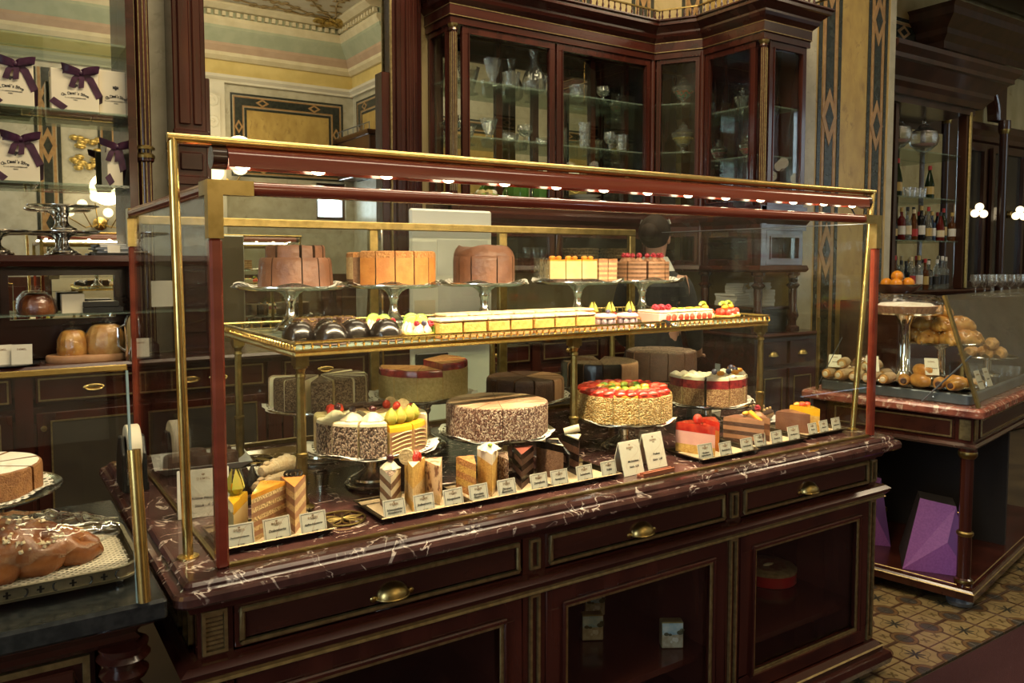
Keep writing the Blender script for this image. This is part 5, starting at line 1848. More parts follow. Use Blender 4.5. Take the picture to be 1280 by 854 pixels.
card(.806, 1.727, ('Schwarzwälder', 'Kirschtorte'), 'price card in front of the cherry topped striped slice', rz=.03, price=False)
card(.886, 1.727, ('Erdbeertorte',), 'price card in front of the strawberry and biscuit slice', rz=.08)
card(.968, 1.727, ('Nougattorte',), 'price card in front of the pale specked slice', rz=.08)
# tray 3
tray(1.012, 1.262, y0, y1, 'dark tray with a tall meringue slice in the middle, third along the front')
t = slice_on(1.060, 1.812, .2, 'orange crumbly slice at the left of the third tray', lay(5, .080, 0, 1), 2, [caramel_d, sponge, caramel_d], L=.105, half=17)
t = slice_on(1.118, 1.803, -.15, 'tall pale slice with browned meringue and a green pistachio, on the third tray', [(0, .012, 1, 1), (.012, .075, 2, 0), (.075, .100, 3, 3)], 3, [sponge, sponge_pale, cream, meringue], L=.115, half=18)
swirl(MB(), .0, .0, .096, .030, .020).build('meringue', meringue, t)
MB().ell((0, -.018, .112), (.007, .007, .004), 8, 6).build('pistachio', kiwi, t)
t = slice_on(1.172, 1.822, .1, 'brown nut slice beside the meringue slice on the third tray', [(0, .075, 0, 0)], 0, [hedgehog], L=.10, half=18)
t = slice_on(1.232, 1.812, -.45, 'dark red-brown chocolate slice at the right of the third tray', lay(6, .085, 0, 1), 2, [choc_mat, choc_dark, pm('cocoa_red', (.20, .045, .025), rough=.6)], L=.115, half=19)
card(1.042, 1.727, ('Karotten-', 'Nusstorte'), 'price card in front of the orange crumbly slice', rz=.06, price=False)
card(1.128, 1.727, ('Zitronen-', 'Baisertorte'), 'price card in front of the tall meringue slice', rz=.05, price=False)
card(1.232, 1.727, ('Demeltorte',), 'price card in front of the red-brown chocolate slice', rz=.06)
# tray 4
tray(1.266, 1.505, y0, y1, 'dark tray with a white dusted roll and a chocolate slice, fourth along the front')
t = slice_on(1.345, 1.825, .35, 'round-backed slice with white dusting and chocolate drip, fourth tray', [(0, .07, 0, 0), (.07, .088, 1, 1)], 2, [sponge_br, choc_dark, icing], L=.105, half=24)
MB().tube([(-.02, .0, .09), (.0, -.03, .092), (.022, -.05, .060), (.022, -.052, .03)], [.006, .007, .007, .003], 7).build('chocolate_drip', choc_dark, t)
t = slice_on(1.425, 1.83, -.12, 'dark chocolate slice with a white chocolate plate, on the fourth tray', lay(5, .092, 0, 1), 0, [choc_dark, choc_mat], L=.105, half=18)
MB().prism([(0, -.058), (.022, .0), (-.022, .0)], .094, .097).build('white_plate', cream, t)
MB().tube([(-.024, .02, .100), (.020, .012, .112)], .010, 10).build('white_roll', cream, t)
card(1.300, 1.727, ('Annatorte',), 'price card in front of the white dusted slice on the fourth tray', rz=.02)
card(1.388, 1.727, ('Sachertorte',), 'price card between the two slices of the fourth tray', rz=.05)
card(1.476, 1.727, ('Trüffel',), 'price card at the right end of the fourth tray', rz=.05)
# two larger cards in a wooden stand
wsd = MB().box(-.065, .065, -.014, .014, 0, .007).box(-.065, .065, -.014, -.009, .007, .013).box(-.065, .065, -.001, .003, .007, .013).build('card_holder', pm('card_holder_wood', (.30, .09, .045), (.36, .12, .06), 30, (.2, 1, 1), rough=.4), None, (1.620, 1.690, CT + .0005), rz=.05, bevel=.001)
tag(wsd, 'small reddish wooden card holder lying before the two large cards', 'card holder')


def bigcard(x, y, w, h, l1, l2, label, rz, lean=-.28, z=CT + .001):
    t = thing('menu_card', label, 'card', (x, y, z), rz, 'large standing cards in the case')
    M = Matrix.Rotation(lean, 4, 'X')
    MB().box(-w / 2, w / 2, -.001, .001, 0, h, 0, M).build('front_leaf', card_m, t)
    M2 = T(0, -2 * math.sin(lean) * h, 0) @ Matrix.Rotation(-lean, 4, 'X')
    MB().box(-w / 2, w / 2, -.001, .001, 0, h, 0, M2).build('rear_leaf', card_m, t)
    lettering('DEMEL', h * .075, ink_br, t, M @ T(0, -.0013, h * .80) @ UP, spacing=1.3)
    crest(t, M @ T(0, -.0013, h * .89) @ UP, h * .07, ink_br)
    lettering('WIEN', h * .028, ink_br, t, M @ T(0, -.0013, h * .74) @ UP, spacing=1.3)
    lettering(l1, h * .085, ink, t, M @ T(w * .05, -.0013, h * .40) @ UP, shear=.2)
    lettering(l2, h * .085, ink, t, M @ T(w * .05, -.0013, h * .24) @ UP, shear=.2)
    k = MB()
    for s in (0, 1):
        P = []
        for i in range(25):
            a = i / 24
            u, v = (w * (.36 * math.sin(a * 5.2) + .03), h * (.95 - .75 * a)) if s == 0 else (w * (.48 - .42 * a), h * (.55 - .53 * a))
            P.append((u, v))
        for i in range(24):
            (xa, za), (xb, zb) = P[i], P[i + 1]
            k.add([M @ Vector((xa - .0006, -.0012, za)), M @ Vector((xa + .0008, -.0012, za)), M @ Vector((xb + .0008, -.0012, zb)), M @ Vector((xb - .0006, -.0012, zb))], [(0, 1, 2, 3)])
    k.build('printed_curve', bpy.data.materials['card_print'], t)
    return t


bigcard(1.560, 1.716, .082, .098, 'Mit Früchten', 'Stück  4,20', 'large cream card, left of the pair in front of the fruit cake', .06)
bigcard(1.672, 1.736, .082, .105, 'Pralinen', 'Stück  1,40', 'large cream card, right of the pair in front of the fruit cake', .06)
# tray 5, 6, 7
tray(1.815, 2.075, y0 - .02, y1 - .03, 'dark tray with two red glazed berry slices, fifth along the front')
t = slice_on(1.895, 1.80, .62, 'large red glazed berry slice with a cherry tomato-red berry, on the fifth tray', [(0, .025, 3, 3), (.025, .062, 2, 1), (.062, .085, 0, 0)], 0, [glaze_red, pinkcr, cream, sponge], L=.135, half=22)
MB().ell((.0, -.01, .097), .015, 12, 9).build('berry', straw, t)
t = slice_on(1.985, 1.815, -.1, 'small red glazed slice behind the larger one on the fifth tray', [(0, .06, 1, 1), (.06, .085, 0, 0)], 0, [glaze_red, caramel, cream], L=.105, half=20)
card(1.850, 1.708, ('Himbeer-', 'Joghurttorte'), 'price card in front of the large red berry slice', rz=-.02, price=False, w=.062, h=.050)
card(1.940, 1.708, ('Beerentorte',), 'price card in front of the small red glazed slice', rz=.04)
card(2.040, 1.708, ('Schokotorte',), 'price card at the right end of the fifth tray', rz=.04)
tray(2.080, 2.350, y0, y1, 'dark tray with brown chocolate slices, sixth along the front')
t = slice_on(2.135, 1.815, .75, 'large brown chocolate slice, left on the sixth tray', lay(6, .075, 0, 1), 2, [choc_mat, mocha, choc_milk], L=.14, half=20)
k = MB().prism([(-.006, -.034), (.012, -.034), (.014, .018), (-.010, .014)], 0, .004, 0, T(.03, -.02, .082, 0, .5))
k.build('orange_plate', orange_f, t)
MB().ell((.02, .0, .085), (.016, .010, .007), 9, 6).build('orange_peel', glaze_or, t)
t = slice_on(2.235, 1.825, .1, 'brown chocolate slice with a raspberry on top, right on the sixth tray', lay(4, .07, 0, 1), 0, [choc_milk, mocha], L=.105, half=20)
swirl(MB(), 0, .01, .066, .022, .018).build('cream_rosette', mocha, t)
berries(MB(), 0, .01, .082, .011).build('raspberry', rasp, t)
card(2.128, 1.727, ('Trüffeltorte',), 'price card in front of the large brown chocolate slice', rz=.03)
card(2.212, 1.727, ('Haustorte',), 'price card in front of the raspberry topped chocolate slice', rz=.04)
card(2.302, 1.727, ('Esterházytorte',), 'price card at the right end of the sixth tray', rz=.04, w=.062, h=.05)
tray(2.372, 2.605, y0 + .02, 1.93, 'dark tray with a brown and a fruit slice, last along the front')
t = slice_on(2.432, 1.84, .7, 'brown mousse slice on the last tray at the right', [(0, .062, 0, 0)], 0, [choc_milk], L=.12, half=26)
t = slice_on(2.50, 1.835, .35, 'yellow fruit glazed slice on the last tray at the right', [(0, .05, 1, 1), (.05, .075, 0, 0)], 0, [glaze_ye, sponge, sponge_pale], L=.115, half=24)
for q in range(4):
    MB().ell((-.02 + .013 * q, .02 - .012 * (q % 2), .078), (.013, .012, .008), 9, 6).build('fruit_piece', straw if q % 2 else glaze_or, t)
card(2.436, 1.750, ('Mousse',), 'price card in front of the brown mousse slice, third from the right end', rz=.04, w=.05, h=.042)
card(2.500, 1.750, ('Obsttorte',), 'price card in front of the yellow fruit slice, second from the right end', rz=.04, w=.05, h=.044)
card(2.572, 1.750, ('Topfentorte',), 'last price card at the right end of the case', rz=.04, w=.052, h=.046)
# cards and eclairs behind
for i, (x, y, rz) in enumerate(((2.13, 2.27, .1), (2.36, 2.22, .15), (2.49, 2.26, .1))):
    bigcard(x, y, .085, .085, ('Torte', 'Linzer', 'Eclairs')[i], ('ganz', 'Stück', 'Stück')[i], 'cream card standing at the rear right under the berry cake, ' + ('left', 'middle', 'right')[i] + ' of three', rz, lean=-.2)
pl = thing('eclair_plate', 'white plate of chocolate eclairs at the right rear of the case', 'plate', (2.50, 2.045, CT + .0005), 0)
MB().lathe([(.05, 0), (.085, .008), (.088, .012), (.05, .005), (0, .005)], 30, sx=1.15).build('plate', paper_w, pl)
for i in range(3):
    t = thing('eclair', 'chocolate coated eclair, ' + ('front', 'middle', 'rear')[i] + ' one on the white plate', 'pastry', (2.50 + .01 * i, 2.005 + i * .04, CT + .0115), .3, 'eclairs on the white plate')
    MB().ell((0, 0, .018), (.058, .017, .018), 14, 8, zmin=.0).build('choux', nut_crumb, t)
    MB().ell((0, 0, .026), (.054, .016, .013), 14, 8).build('chocolate_icing', choc_mat, t)
    for q in range(3):
        MB().ell((-.03 + .03 * q, 0, .041), .006, 8, 6).build('hazelnut', sponge_pale, t)

# ---- left rear of the case: dish of chocolate rings, cone pastries, cream horns
def dish(x, y, z, w, d, rz, name, label, m):
    t = thing(name, label, 'dish', (x, y, z), rz)
    k = MB()
    k.prism([(-w * .38, -d * .36), (w * .38, -d * .36), (w * .38, d * .36), (-w * .38, d * .36)], 0, .004)
    n = 0
    L = [(-w * .38, -d * .36), (w * .38, -d * .36), (w * .38, d * .36), (-w * .38, d * .36)]
    k.sweep([(-.002, .0), (.002, .0), (w * .11, .022), (w * .12, .024), (w * .10, .024), (-.002, .004)], L, closed=True)
    k.build('dish', m, t)
    return t


dish(.535, 2.52, CT + .0005, .27, .21, -.12, 'white_dish', 'white rectangular dish with chocolate rounds at the left rear of the case', paper_w)
for i, (x, y) in enumerate(((.455, 2.50), (.525, 2.465), (.525, 2.545), (.60, 2.47), (.60, 2.55))):
    t = thing('chocolate_round', 'small round chocolate cake on the white dish, ' + ('leftmost', 'front middle', 'rear middle', 'front right', 'rear right')[i], 'pastry', (x, y, CT + .0055), 0, 'chocolate rounds on the white dish')
    MB().lathe([(.030, 0), (.032, .004), (.031, .036), (.026, .042), (.012, .040), (0, .036)], 22).build('body', choc_mat, t)
    MB().lathe([(.032, 0), (.033, .006), (.032, .008)], 20).build('base', caramel, t)
dish(.60, 2.13, CT + .0005, .20, .17, .25, 'black_dish', 'black dish holding pink and dark cone pastries and cream horns', black_m)
for i, (x, y) in enumerate(((.520, 2.165), (.505, 2.105), (.548, 2.11), (.560, 2.17), (.595, 2.185))):
    pk = i < 2
    t = thing('chocolate_cone', 'pointed %s cone pastry, ' % ('pink and chocolate' if pk else 'dark chocolate') + ('rear left', 'front left', 'front middle', 'centre', 'rear right')[i] + ' on the black dish', 'pastry', (x, y, CT + .0055), 0, 'cone pastries on the black dish')
    MB().lathe([(.024, 0), (.026, .006), (.014, .030), (.004, .056), (0, .060)], 16).build('cone', pinkcr if pk else choc_dark, t)
    MB().lathe([(.027, 0), (.028, .005), (.026, .008)], 16).build('base', choc_mat, t)
    if pk:
        k = MB()
        k.lathe([(.022, .016), (.013, .034), (0, .064)], 16, sy=1.05, M=T(.004, -.002, 0))
        k.build('chocolate_tip', choc_dark, t)
for i, (x, y, z, rz) in enumerate(((.615, 2.10, .032, .55), (.655, 2.155, .032, .45), (.640, 2.125, .066, .5))):
    t = thing('cream_horn', 'sugared cream horn with a twisted crust, ' + ('front', 'rear', 'topmost')[i] + ' of three on the black dish', 'pastry', (x, y, CT + z - .0), rz, 'cream horns on the black dish')
    prof = [(0, -.055)]
    for q in range(12):
        prof += [(.012 + .0012 * q + .003 * (q % 2), -.052 + q * .009)]
    prof += [(.018, .058), (0, .066)]
    MB().lathe(prof, 14, M=Matrix.Rotation(PI / 2, 4, 'Y')).build('horn', icing, t)
    MB().ell((.062, 0, 0), (.018, .019, .020), 10, 8, jit=.05).build('cream_filling', cream, t)
    for q in range(3):
        MB().ell((-.03 + q * .03, .004 * q, .018), (.012, .009, .006), 7, 5, jit=.1).build('sugar_clump', icing, t)
bigcard(.430, 2.005, .118, .115, 'Kleine Nascherei', 'Stück   € 2,40', 'large cream card standing at the left glass between the brass and red posts', -.14, lean=-.12)


# ============================================================ COUNTER AT THE LEFT FOREGROUND
lc = thing('side_counter', 'dark carved mahogany counter with turned legs at the lower left corner', 'counter', (-.3, 1.9, 0))
k = MB().box(-1.0, .20, 1.66, 2.26, .775, .83)
k.sweep([(0, .775), (.02, .775), (.028, .785), (.02, .793), (.03, .805), (.05, .815), (.05, .83), (0, .83)], [(-1.0, 2.26), (-1.0, 1.66), (.20, 1.66), (.20, 2.26)])
k.build('frieze', wood_dk, lc, world=True)
MB().box(-1.0, .155, 1.69, 2.24, .06, .775).build('body', wood, lc, world=True)
d = frame_part(MB(), -.28, .145, .12, .755, 1.684, .012, .012).build('gilt_frame', gilt, lc, world=True)
frame_part(MB(), -.255, .12, .145, .73, 1.686, .02, .008).build('panel_frame', wood_dk, lc, world=True, bevel=.004)
lg = MB().lathe([(.03, 0), (.04, .01), (.045, .05), (.03, .08), (.035, .12), (.045, .20), (.032, .40), (.024, .52), (.038, .55), (.022, .58), (.036, .62), (.042, .65), (.034, .685), (.024, .70), (.040, .712), (.044, .722), (.030, .732), (.036, .74), (.048, .752), (.040, .760), (.045, .775)], 18)
l1 = lg.build('turned_leg', wood, lc)
for i, (x, y) in enumerate(((.200, 1.645), (.19, 2.2), (-.95, 1.68), (-.95, 2.2))):
    q = (x + .3, y - 1.9, 0)
    if i == 0:
        l1.location = q
    else:
        inst(l1, lc, q)
tag(MB().box(-1.1, .268, 1.572, 2.32, .8305, .872).build('granite_top', granite, None, bevel=.006), 'polished black stone top of the counter at the lower left', 'countertop')
LT = .8725
# sneeze guard
sg = thing('sneeze_guard', 'leaning glass guard with a brass top strip and a brass rod, at the left edge', 'sneeze guard', (-.3, 1.60, LT))
M = T(0, 1.575, LT) @ Matrix.Rotation(-.115, 4, 'X')
MB().box(-1.0, .215, -.003, .003, .002, .428, M=M).build('glass_pane', glass, sg, world=True)
MB().box(.215, .219, -.004, .004, .002, .428, M=M).build('glass_edge', pm('glass_cut_edge', (.40, .52, .48), rough=.2), sg, world=True)
MB().box(-1.0, .218, -.006, .006, .428, .440, M=M).build('top_strip', brass, sg, world=True, bevel=.002)
MB().tube([M @ Vector((.228, -.008, .003)), M @ Vector((.222, -.008, .282))], .0115, 14).build('brass_rod', brass, sg, world=True)
# silver tray with lace, braided loaf in cellophane
tr = thing('gallery_tray', 'silver tray with a pierced rim on ball feet under the braided loaf', 'tray', (0, 1.80, LT))
TX0, TX1, TY0, TY1 = -.40, .238, 1.665, 1.985
L = [(x, y - 1.80) for x, y in rrect(TX0, TX1, TY0, TY1, .05)][::-1]
MB().prism([(x, y) for x, y in L[::-1]], .016, .020).build('tray_floor', silver_satin, tr)
MB().sweep([(-.004, .018), (.003, .018), (.004, .022), (-.004, .022)], L[::-1], closed=True).build('lower_rim', silver_satin, tr)
MB().sweep([(-.004, .038), (.003, .038), (.004, .043), (-.004, .043)], L[::-1], closed=True).build('upper_rim', silver_satin, tr)
MB().sweep([(-.0006, .020), (.0006, .020), (.0006, .040), (-.0006, .040)], L[::-1], closed=True).build('rim_band', silver_satin, tr)
for i in range(11):
    x = TX1 - .065 - i * .052
    y = TY0 - 1.80 - .0012
    c_ = MB().box(x - .002, x + .002, y - .001, y, .024, .037).box(x - .006, x + .006, y - .001, y, .029, .032)
    c_.build('cross_piercing', black_m, tr)
    MB().tube([(x + .026 + .012 * math.cos(a) * (1 if i % 2 else -1) * .5 - .0, y, .0305 + .008 * math.sin(a)) for a in [-PI / 2 + PI * q / 8 for q in range(9)]], .0016, 4).build('arc_piercing', black_m, tr)
for x in (TX0 + .04, TX1 - .035):
    for y in (TY0 + .03, TY1 - .03):
        MB().ell((x, y - 1.80, .009), .009, 12, 8).build('ball_foot', chrome, tr)


def lace_rect():
    m, nt, b = newmat('lace_linen')
    b.inputs['Base Color'].default_value = (.66, .58, .44, 1)
    b.inputs['Roughness'].default_value = .85
    tc = N(nt, 'TexCoord')
    sp = N(nt, 'SeparateXYZ')
    nt.links.new(tc.outputs['Object'], sp.inputs[0])
    u = mth(nt, 'SINE', mth(nt, 'MULTIPLY', sp.outputs[0], 430))
    v = mth(nt, 'SINE', mth(nt, 'MULTIPLY', sp.outputs[1], 430))
    h = mth(nt, 'GREATER_THAN', mth(nt, 'MULTIPLY', u, v), .38)
    nt.links.new(mth(nt, 'SUBTRACT', 1, h), b.inputs['Alpha'])
    return m


k = MB()
w_, d_ = .298, .150
out = []
n = 120
for i in range(n):
    a = 2 * PI * i / n
    ca, sa = math.cos(a), math.sin(a)
    q = max(abs(ca), abs(sa))
    s = 1 + .03 * abs(math.sin(a * 19))
    f = 1 / (abs(ca) ** 5 + abs(sa) ** 5) ** .2
    out.append((w_ * f * ca * s, d_ * f * sa * s))
vs, fs = [(0, 0, 0)], []
for j in (.5, .85, 1):
    vs += [(x * j, y * j, {.5: 0, .85: 0, 1: .002}[j] + .001 * math.sin(x * 90) * (j == 1)) for x, y in out]
for i in range(n):
    fs.append((0, 1 + i, 1 + (i + 1) % n))
    for j in (0, 1):
        a, b = 1 + j * n + i, 1 + j * n + (i + 1) % n
        fs.append((a, a + n, b + n, b))
k.add(vs, fs, 0, True)
tag(k.build('lace_doily', lace_rect(), None, (-.075, 1.826, LT + .0215)), 'large cream lace doily under the braided loaf on the silver tray', 'doily')
bl = thing('braided_loaf', 'large braided sweet loaf with sugar grains wrapped in cellophane, lower left', 'bread', (-.09, 1.825, LT + .024))
for s in range(3):
    P, rr = [], []
    for i in range(41):
        t = i / 40
        e = max(math.sin(PI * t), .0) ** .55
        ph = t * 2 * PI * 2.5 + s * 2 * PI / 3 + .6
        P.append((-.275 + .55 * t,   .056 * math.sin(ph) * e, .040 * e + .006 + .022 * math.cos(ph * 2) * e))
        rr.append(.037 * e + .008)
    MB().tube(P, rr, 18).build('strand', bread_d, bl)
k = MB()
for i in range(900):
    t = rnd.uniform(.08, .94)
    e = math.sin(PI * t) ** .55
    s = i % 3
    ph = t * 2 * PI * 2.5 + s * 2 * PI / 3 + .6
    a = rnd.gauss(0, .75)
    r_ = .038 * e + .009
    zc = .040 * e + .006 + .022 * math.cos(ph * 2) * e
    if zc + r_ * math.cos(a) < .050:
        continue
    q = rnd.uniform(.0018, .0036)
    k.box(-q, q, -q, q, -q, q, 0, T(-.275 + .55 * t, .056 * math.sin(ph) * e + r_ * math.sin(a), zc + r_ * math.cos(a), rnd.uniform(0, 3), rnd.uniform(0, 3)))
k.build('sugar_grains', crystals, bl)['kind'] = 'stuff'
k = MB()
vs, fs = [], []
nu, nv = 30, 22
for i in range(nu + 1):
    t = i / nu
    e = max(math.sin(PI * t), .06) ** .5
    for j in range(nv):
        a = 2 * PI * j / nv
        q = 1 + .06 * math.sin(a * 5 + i * 1.9) + .05 * math.sin(i * 2.3 + a * 2)
        vs.append((-.31 + .62 * t, .098 * e * q * math.cos(a), max(.052 + .064 * e * q * math.sin(a), .001)))
for i in range(nu):
    for j in range(nv):
        a, b = i * nv + j, i * nv + (j + 1) % nv
        fs.append((a, b, b + nv, a + nv))
k.add(vs, fs, 0, True).build('cellophane_wrap', cello_big, bl)
# torte on a stand behind it
cake_stand(-.035, 2.06, LT + .0005, .125, .172, 'silver cake stand with a dusted torte at the left picture edge', rb=.07)
doily(-.035, 2.06, LT + .1265, .150, 'white lace paper doily under the dusted torte at the left edge')
c = thing('dusted_torte', 'brown torte dusted with icing sugar, pre-cut, on the stand at the left edge', 'cake', (-.035, 2.06, LT + .130))
for i in range(8):
    slices(c, .130, (i * 45 + 12,), [(0, .058, 0, 0)], 1, [linzer, powder], 43, .004, jit=.006, soft=.01)
# tape dispenser on the marble, left of the glass case
td = thing('tape_dispenser', 'black desk dispenser with a roll of cream tape, left of the glass case', 'dispenser', (.325, 2.38, CT + .0005))
for sx in (-1, 1):
    k = MB()
    poly = [(-.052, 0), (.075, 0), (.070, .06), (.045, .115), (.015, .145), (-.02, .145), (-.045, .10)]
    M = T(sx * .025 - .006, 0, 0) @ Matrix(((0, 0, 1, 0), (1, 0, 0, 0), (0, 1, 0, 0), (0, 0, 0, 1)))
    k.prism(poly, 0, .012, 0, M)
    k.build('side_cheek', black_m, td, bevel=.003)
MB().box(-.028, .034, -.05, .07, .0, .02).build('base', black_m, td)
M = T(-.016, -.005, .115) @ Matrix.Rotation(PI / 2, 4, 'Y')
MB().lathe([(.030, 0), (.058, 0), (.060, .002), (.060, .032), (.058, .034), (.030, .034), (.030, 0)], 30, M=M).build('tape_roll', paper, td)
MB().lathe([(.0, 0), (.030, .0), (.030, .034), (0, .034)], 20, M=M).build('core', black_m, td)
tag(MB().box(-.04, .04, -.0008, .0008, 0, .075).build('note_card', card_m, None, (.38 - .32, 2.02, .0), rot=(0, 0, 0)) if False else MB().box(.43, .50, 2.655, 2.657, 1.36, 1.44).build('note_card', card_m, None), 'small pale note card stuck inside the rear glass, left end of the case', 'note')


# ============================================================ GLAZED DISPLAY CABINET (VITRINE)
vt = thing('display_cabinet', 'large mahogany display cabinet with glazed doors holding glassware, angled round the corner', 'cabinet', (3.8, 4.6, .98))
VP = [(2.57, 4.94), (2.57, 4.60), (4.34, 4.60), (4.54, 4.28), (4.54, 3.73), (5.02, 3.73), (5.02, 4.94)]


def vpart(mb, name, m, bevel=0, par=None):
    return mb.build(name, m, par or vt, world=not par, loc=((-3.8, -4.6, -.98) if par else None), bevel=bevel)


poly = [(x, y) for x, y in VP]
ccw = poly[::1]
for z0, z1, nm_, m in ((1.42, 1.45, 'bottom_board', wood_h), (1.865, 1.89, 'waist_board', wood_h), (3.06, 3.09, 'top_board', wood_h)):
    vpart(MB().prism(ccw, z0, z1), nm_, m)
for z in (2.335, 2.70):
    vpart(MB().prism([(2.60, 4.93), (2.60, 4.64), (4.33, 4.64), (4.50, 4.40), (4.94, 4.40), (4.94, 4.93)], z - .010, z), 'glass_shelf', glass_grn)
for z in (2.25, 2.60):
    vpart(MB().box(4.57, 4.97, 3.77, 4.30, z - .010, z), 'glass_shelf', glass_grn)
vpart(MB().sweep([(0, 1.42), (.015, 1.42), (.03, 1.44), (.02, 1.47), (0, 1.47)], VP), 'bottom_moulding', wood_h)
vpart(MB().sweep([(0, 1.72), (.012, 1.72), (.012, 1.76), (.03, 1.79), (.035, 1.82), (.015, 1.84), (.015, 1.89), (0, 1.89)], VP), 'waist_moulding', wood_h)
vpart(MB().sweep([(0, 3.03), (.012, 3.03), (.012, 3.07), (.02, 3.08), (.02, 3.15), (.03, 3.16), (0, 3.16)], VP), 'frieze', wood_h)
vpart(MB().sweep([(0, 3.16), (.03, 3.16), (.05, 3.18), (.06, 3.20), (.06, 3.215), (.10, 3.25), (.115, 3.255), (.115, 3.275), (.13, 3.285), (.13, 3.295), (0, 3.295)], VP), 'cornice', wood_h)
vpart(MB().sweep([(.0, 3.078), (.0225, 3.078), (.0225, 3.083), (0, 3.083)], VP), 'gilt_bead', gilt)
vpart(MB().sweep([(.0, 3.145), (.0225, 3.145), (.0225, 3.15), (0, 3.15)], VP), 'gilt_bead', gilt)
vpart(MB().sweep([(.085, 3.365), (.10, 3.365), (.10, 3.375), (.085, 3.375)], VP), 'gallery_rail', brass_dull)
b0 = None
for i in range(len(VP) - 1):
    a, b = Vector(VP[i]), Vector(VP[i + 1])
    d = (b - a)
    nn = Vector((d.y, -d.x)).normalized() * .092
    for q in range(int(d.length / .055)):
        p = a + nn + d.normalized() * (q * .055 + .03)
        loc = (p.x - 3.8, p.y - 4.6, 3.295 - .98)
        if b0 is None:
            b0 = MB().lathe([(.008, 0), (.004, .01), (.010, .028), (.004, .05), (.007, .07)], 6).build('gallery_baluster', wood, vt, loc)
        else:
            inst(b0, vt, loc)
# backs: mirrored
for a, b, c_, d_ in ((2.60, 4.90, 4.915, 4.93), (4.57, 4.99, 4.30, 4.31)):
    vpart(MB().box(a, b, c_, d_, 1.90, 3.05), 'mirror_back', mirror)
    vpart(MB().box(a, b, c_, d_, 1.46, 1.71), 'back_panel', wood_dk)
for x in (2.62, 3.10, 3.42, 3.96, 4.30):
    vpart(MB().box(x, x + .05, 4.895, 4.914, 1.90, 3.05), 'back_stile', wood)
vpart(MB().box(4.985, 5.02, 3.75, 4.94, 1.45, 3.06), 'side_panel', wood)


def facet(p0, p1, doors, z0, z1, fw=.042, glz=True, dep=.03):
    """glazed doors in the plane from p0 to p1; doors: fractions along it"""
    a, b = Vector(p0), Vector(p1)
    Lh = (b - a).length
    M = T(a.x, a.y, 0, math.atan2(b.y - a.y, b.x - a.x))
    for u0, u1 in doors:
        x0, x1 = u0 * Lh, u1 * Lh
        k = MB()
        k.box(x0, x1, 0, dep, z1 - fw, z1, 0, M).box(x0, x1, 0, dep, z0, z0 + fw, 0, M).box(x0, x0 + fw, 0, dep, z0 + fw, z1 - fw, 0, M).box(x1 - fw, x1, 0, dep, z0 + fw, z1 - fw, 0, M)
        dd = vpart(k, 'glazed_door', wood, .003)
        vpart(frame_part(MB(), x0 + fw - .008, x1 - fw + .008, z0 + fw - .008, z1 - fw + .008, .0, .008, .007, M), 'bead', wood, 0, dd)
        vpart(MB().box(x0 + fw, x1 - fw, .012, .016, z0 + fw, z1 - fw, 0, M), 'glass_pane', glass, 0, dd)


for z0, z1 in ((1.89, 3.03), (1.47, 1.72)):
    facet((2.57, 4.94), (2.57, 4.63), ((.05, .98),), z0, z1, .04)
    facet((2.62, 4.60), (4.34, 4.60), ((.02, .455), (.465, .98)), z0, z1, .05)
    facet((4.34, 4.60), (4.54, 4.28), ((.06, .94),), z0, z1, .035)
    facet((4.54, 4.28), (4.54, 3.78), ((.03, .96),), z0, z1, .045)
    facet((4.60, 3.73), (5.02, 3.73), ((.02, .98),), z0, z1, .05)
for x, y, r in ((2.585, 4.600, .030), (4.562, 3.745, .030)):
    k = MB().lathe([(r, 1.89), (r, 1.93), (r * .8, 1.95), (r * .8, 2.98), (r * 1.05, 2.985), (r * .9, 3.0), (r * 1.2, 3.02), (r * 1.2, 3.03)], 16, M=T(x, y, 0))
    vpart(k, 'column', wood)
    g = MB()
    for q in range(5):
        aa = -PI / 2 + (q - 2) * .55 - .4
        g.tube([(x + r * .80 * math.cos(aa), y + r * .80 * math.sin(aa), 1.96), (x + r * .80 * math.cos(aa), y + r * .80 * math.sin(aa), 2.97)], .0035, 4)
    vpart(g, 'gilt_reeds', gilt)
    vpart(MB().lathe([(r * .9, 2.985), (r * 1.0, 2.99), (r * .9, 3.0), (r * 1.22, 3.018), (r * 1.22, 3.024)], 16, M=T(x, y, 0)), 'capital', brass_dull)
    vpart(MB().box(x - r, x + r, y - r, y + r, 1.45, 1.89), 'corner_post', wood, .004)
for x, y in ((4.34, 4.60), (4.54, 4.28)):
    vpart(MB().lathe([(.022, 1.45), (.022, 3.06)], 12, M=T(x, y + .012, 0)), 'corner_post', wood)
# turned columns carrying it above the worktop
for x, y in ((2.62, 4.66), (4.36, 4.66), (4.58, 4.27), (4.585, 3.775), (4.97, 3.775)):
    vpart(MB().lathe([(.05, .985), (.05, 1.02), (.03, 1.03), (.028, 1.06), (.045, 1.10), (.028, 1.17), (.032, 1.28), (.030, 1.30), (.050, 1.325), (.030, 1.345), (.034, 1.36), (.034, 1.39), (.05, 1.40), (.05, 1.42)], 16, M=T(x, y, 0)), 'turned_column', wood_dk)
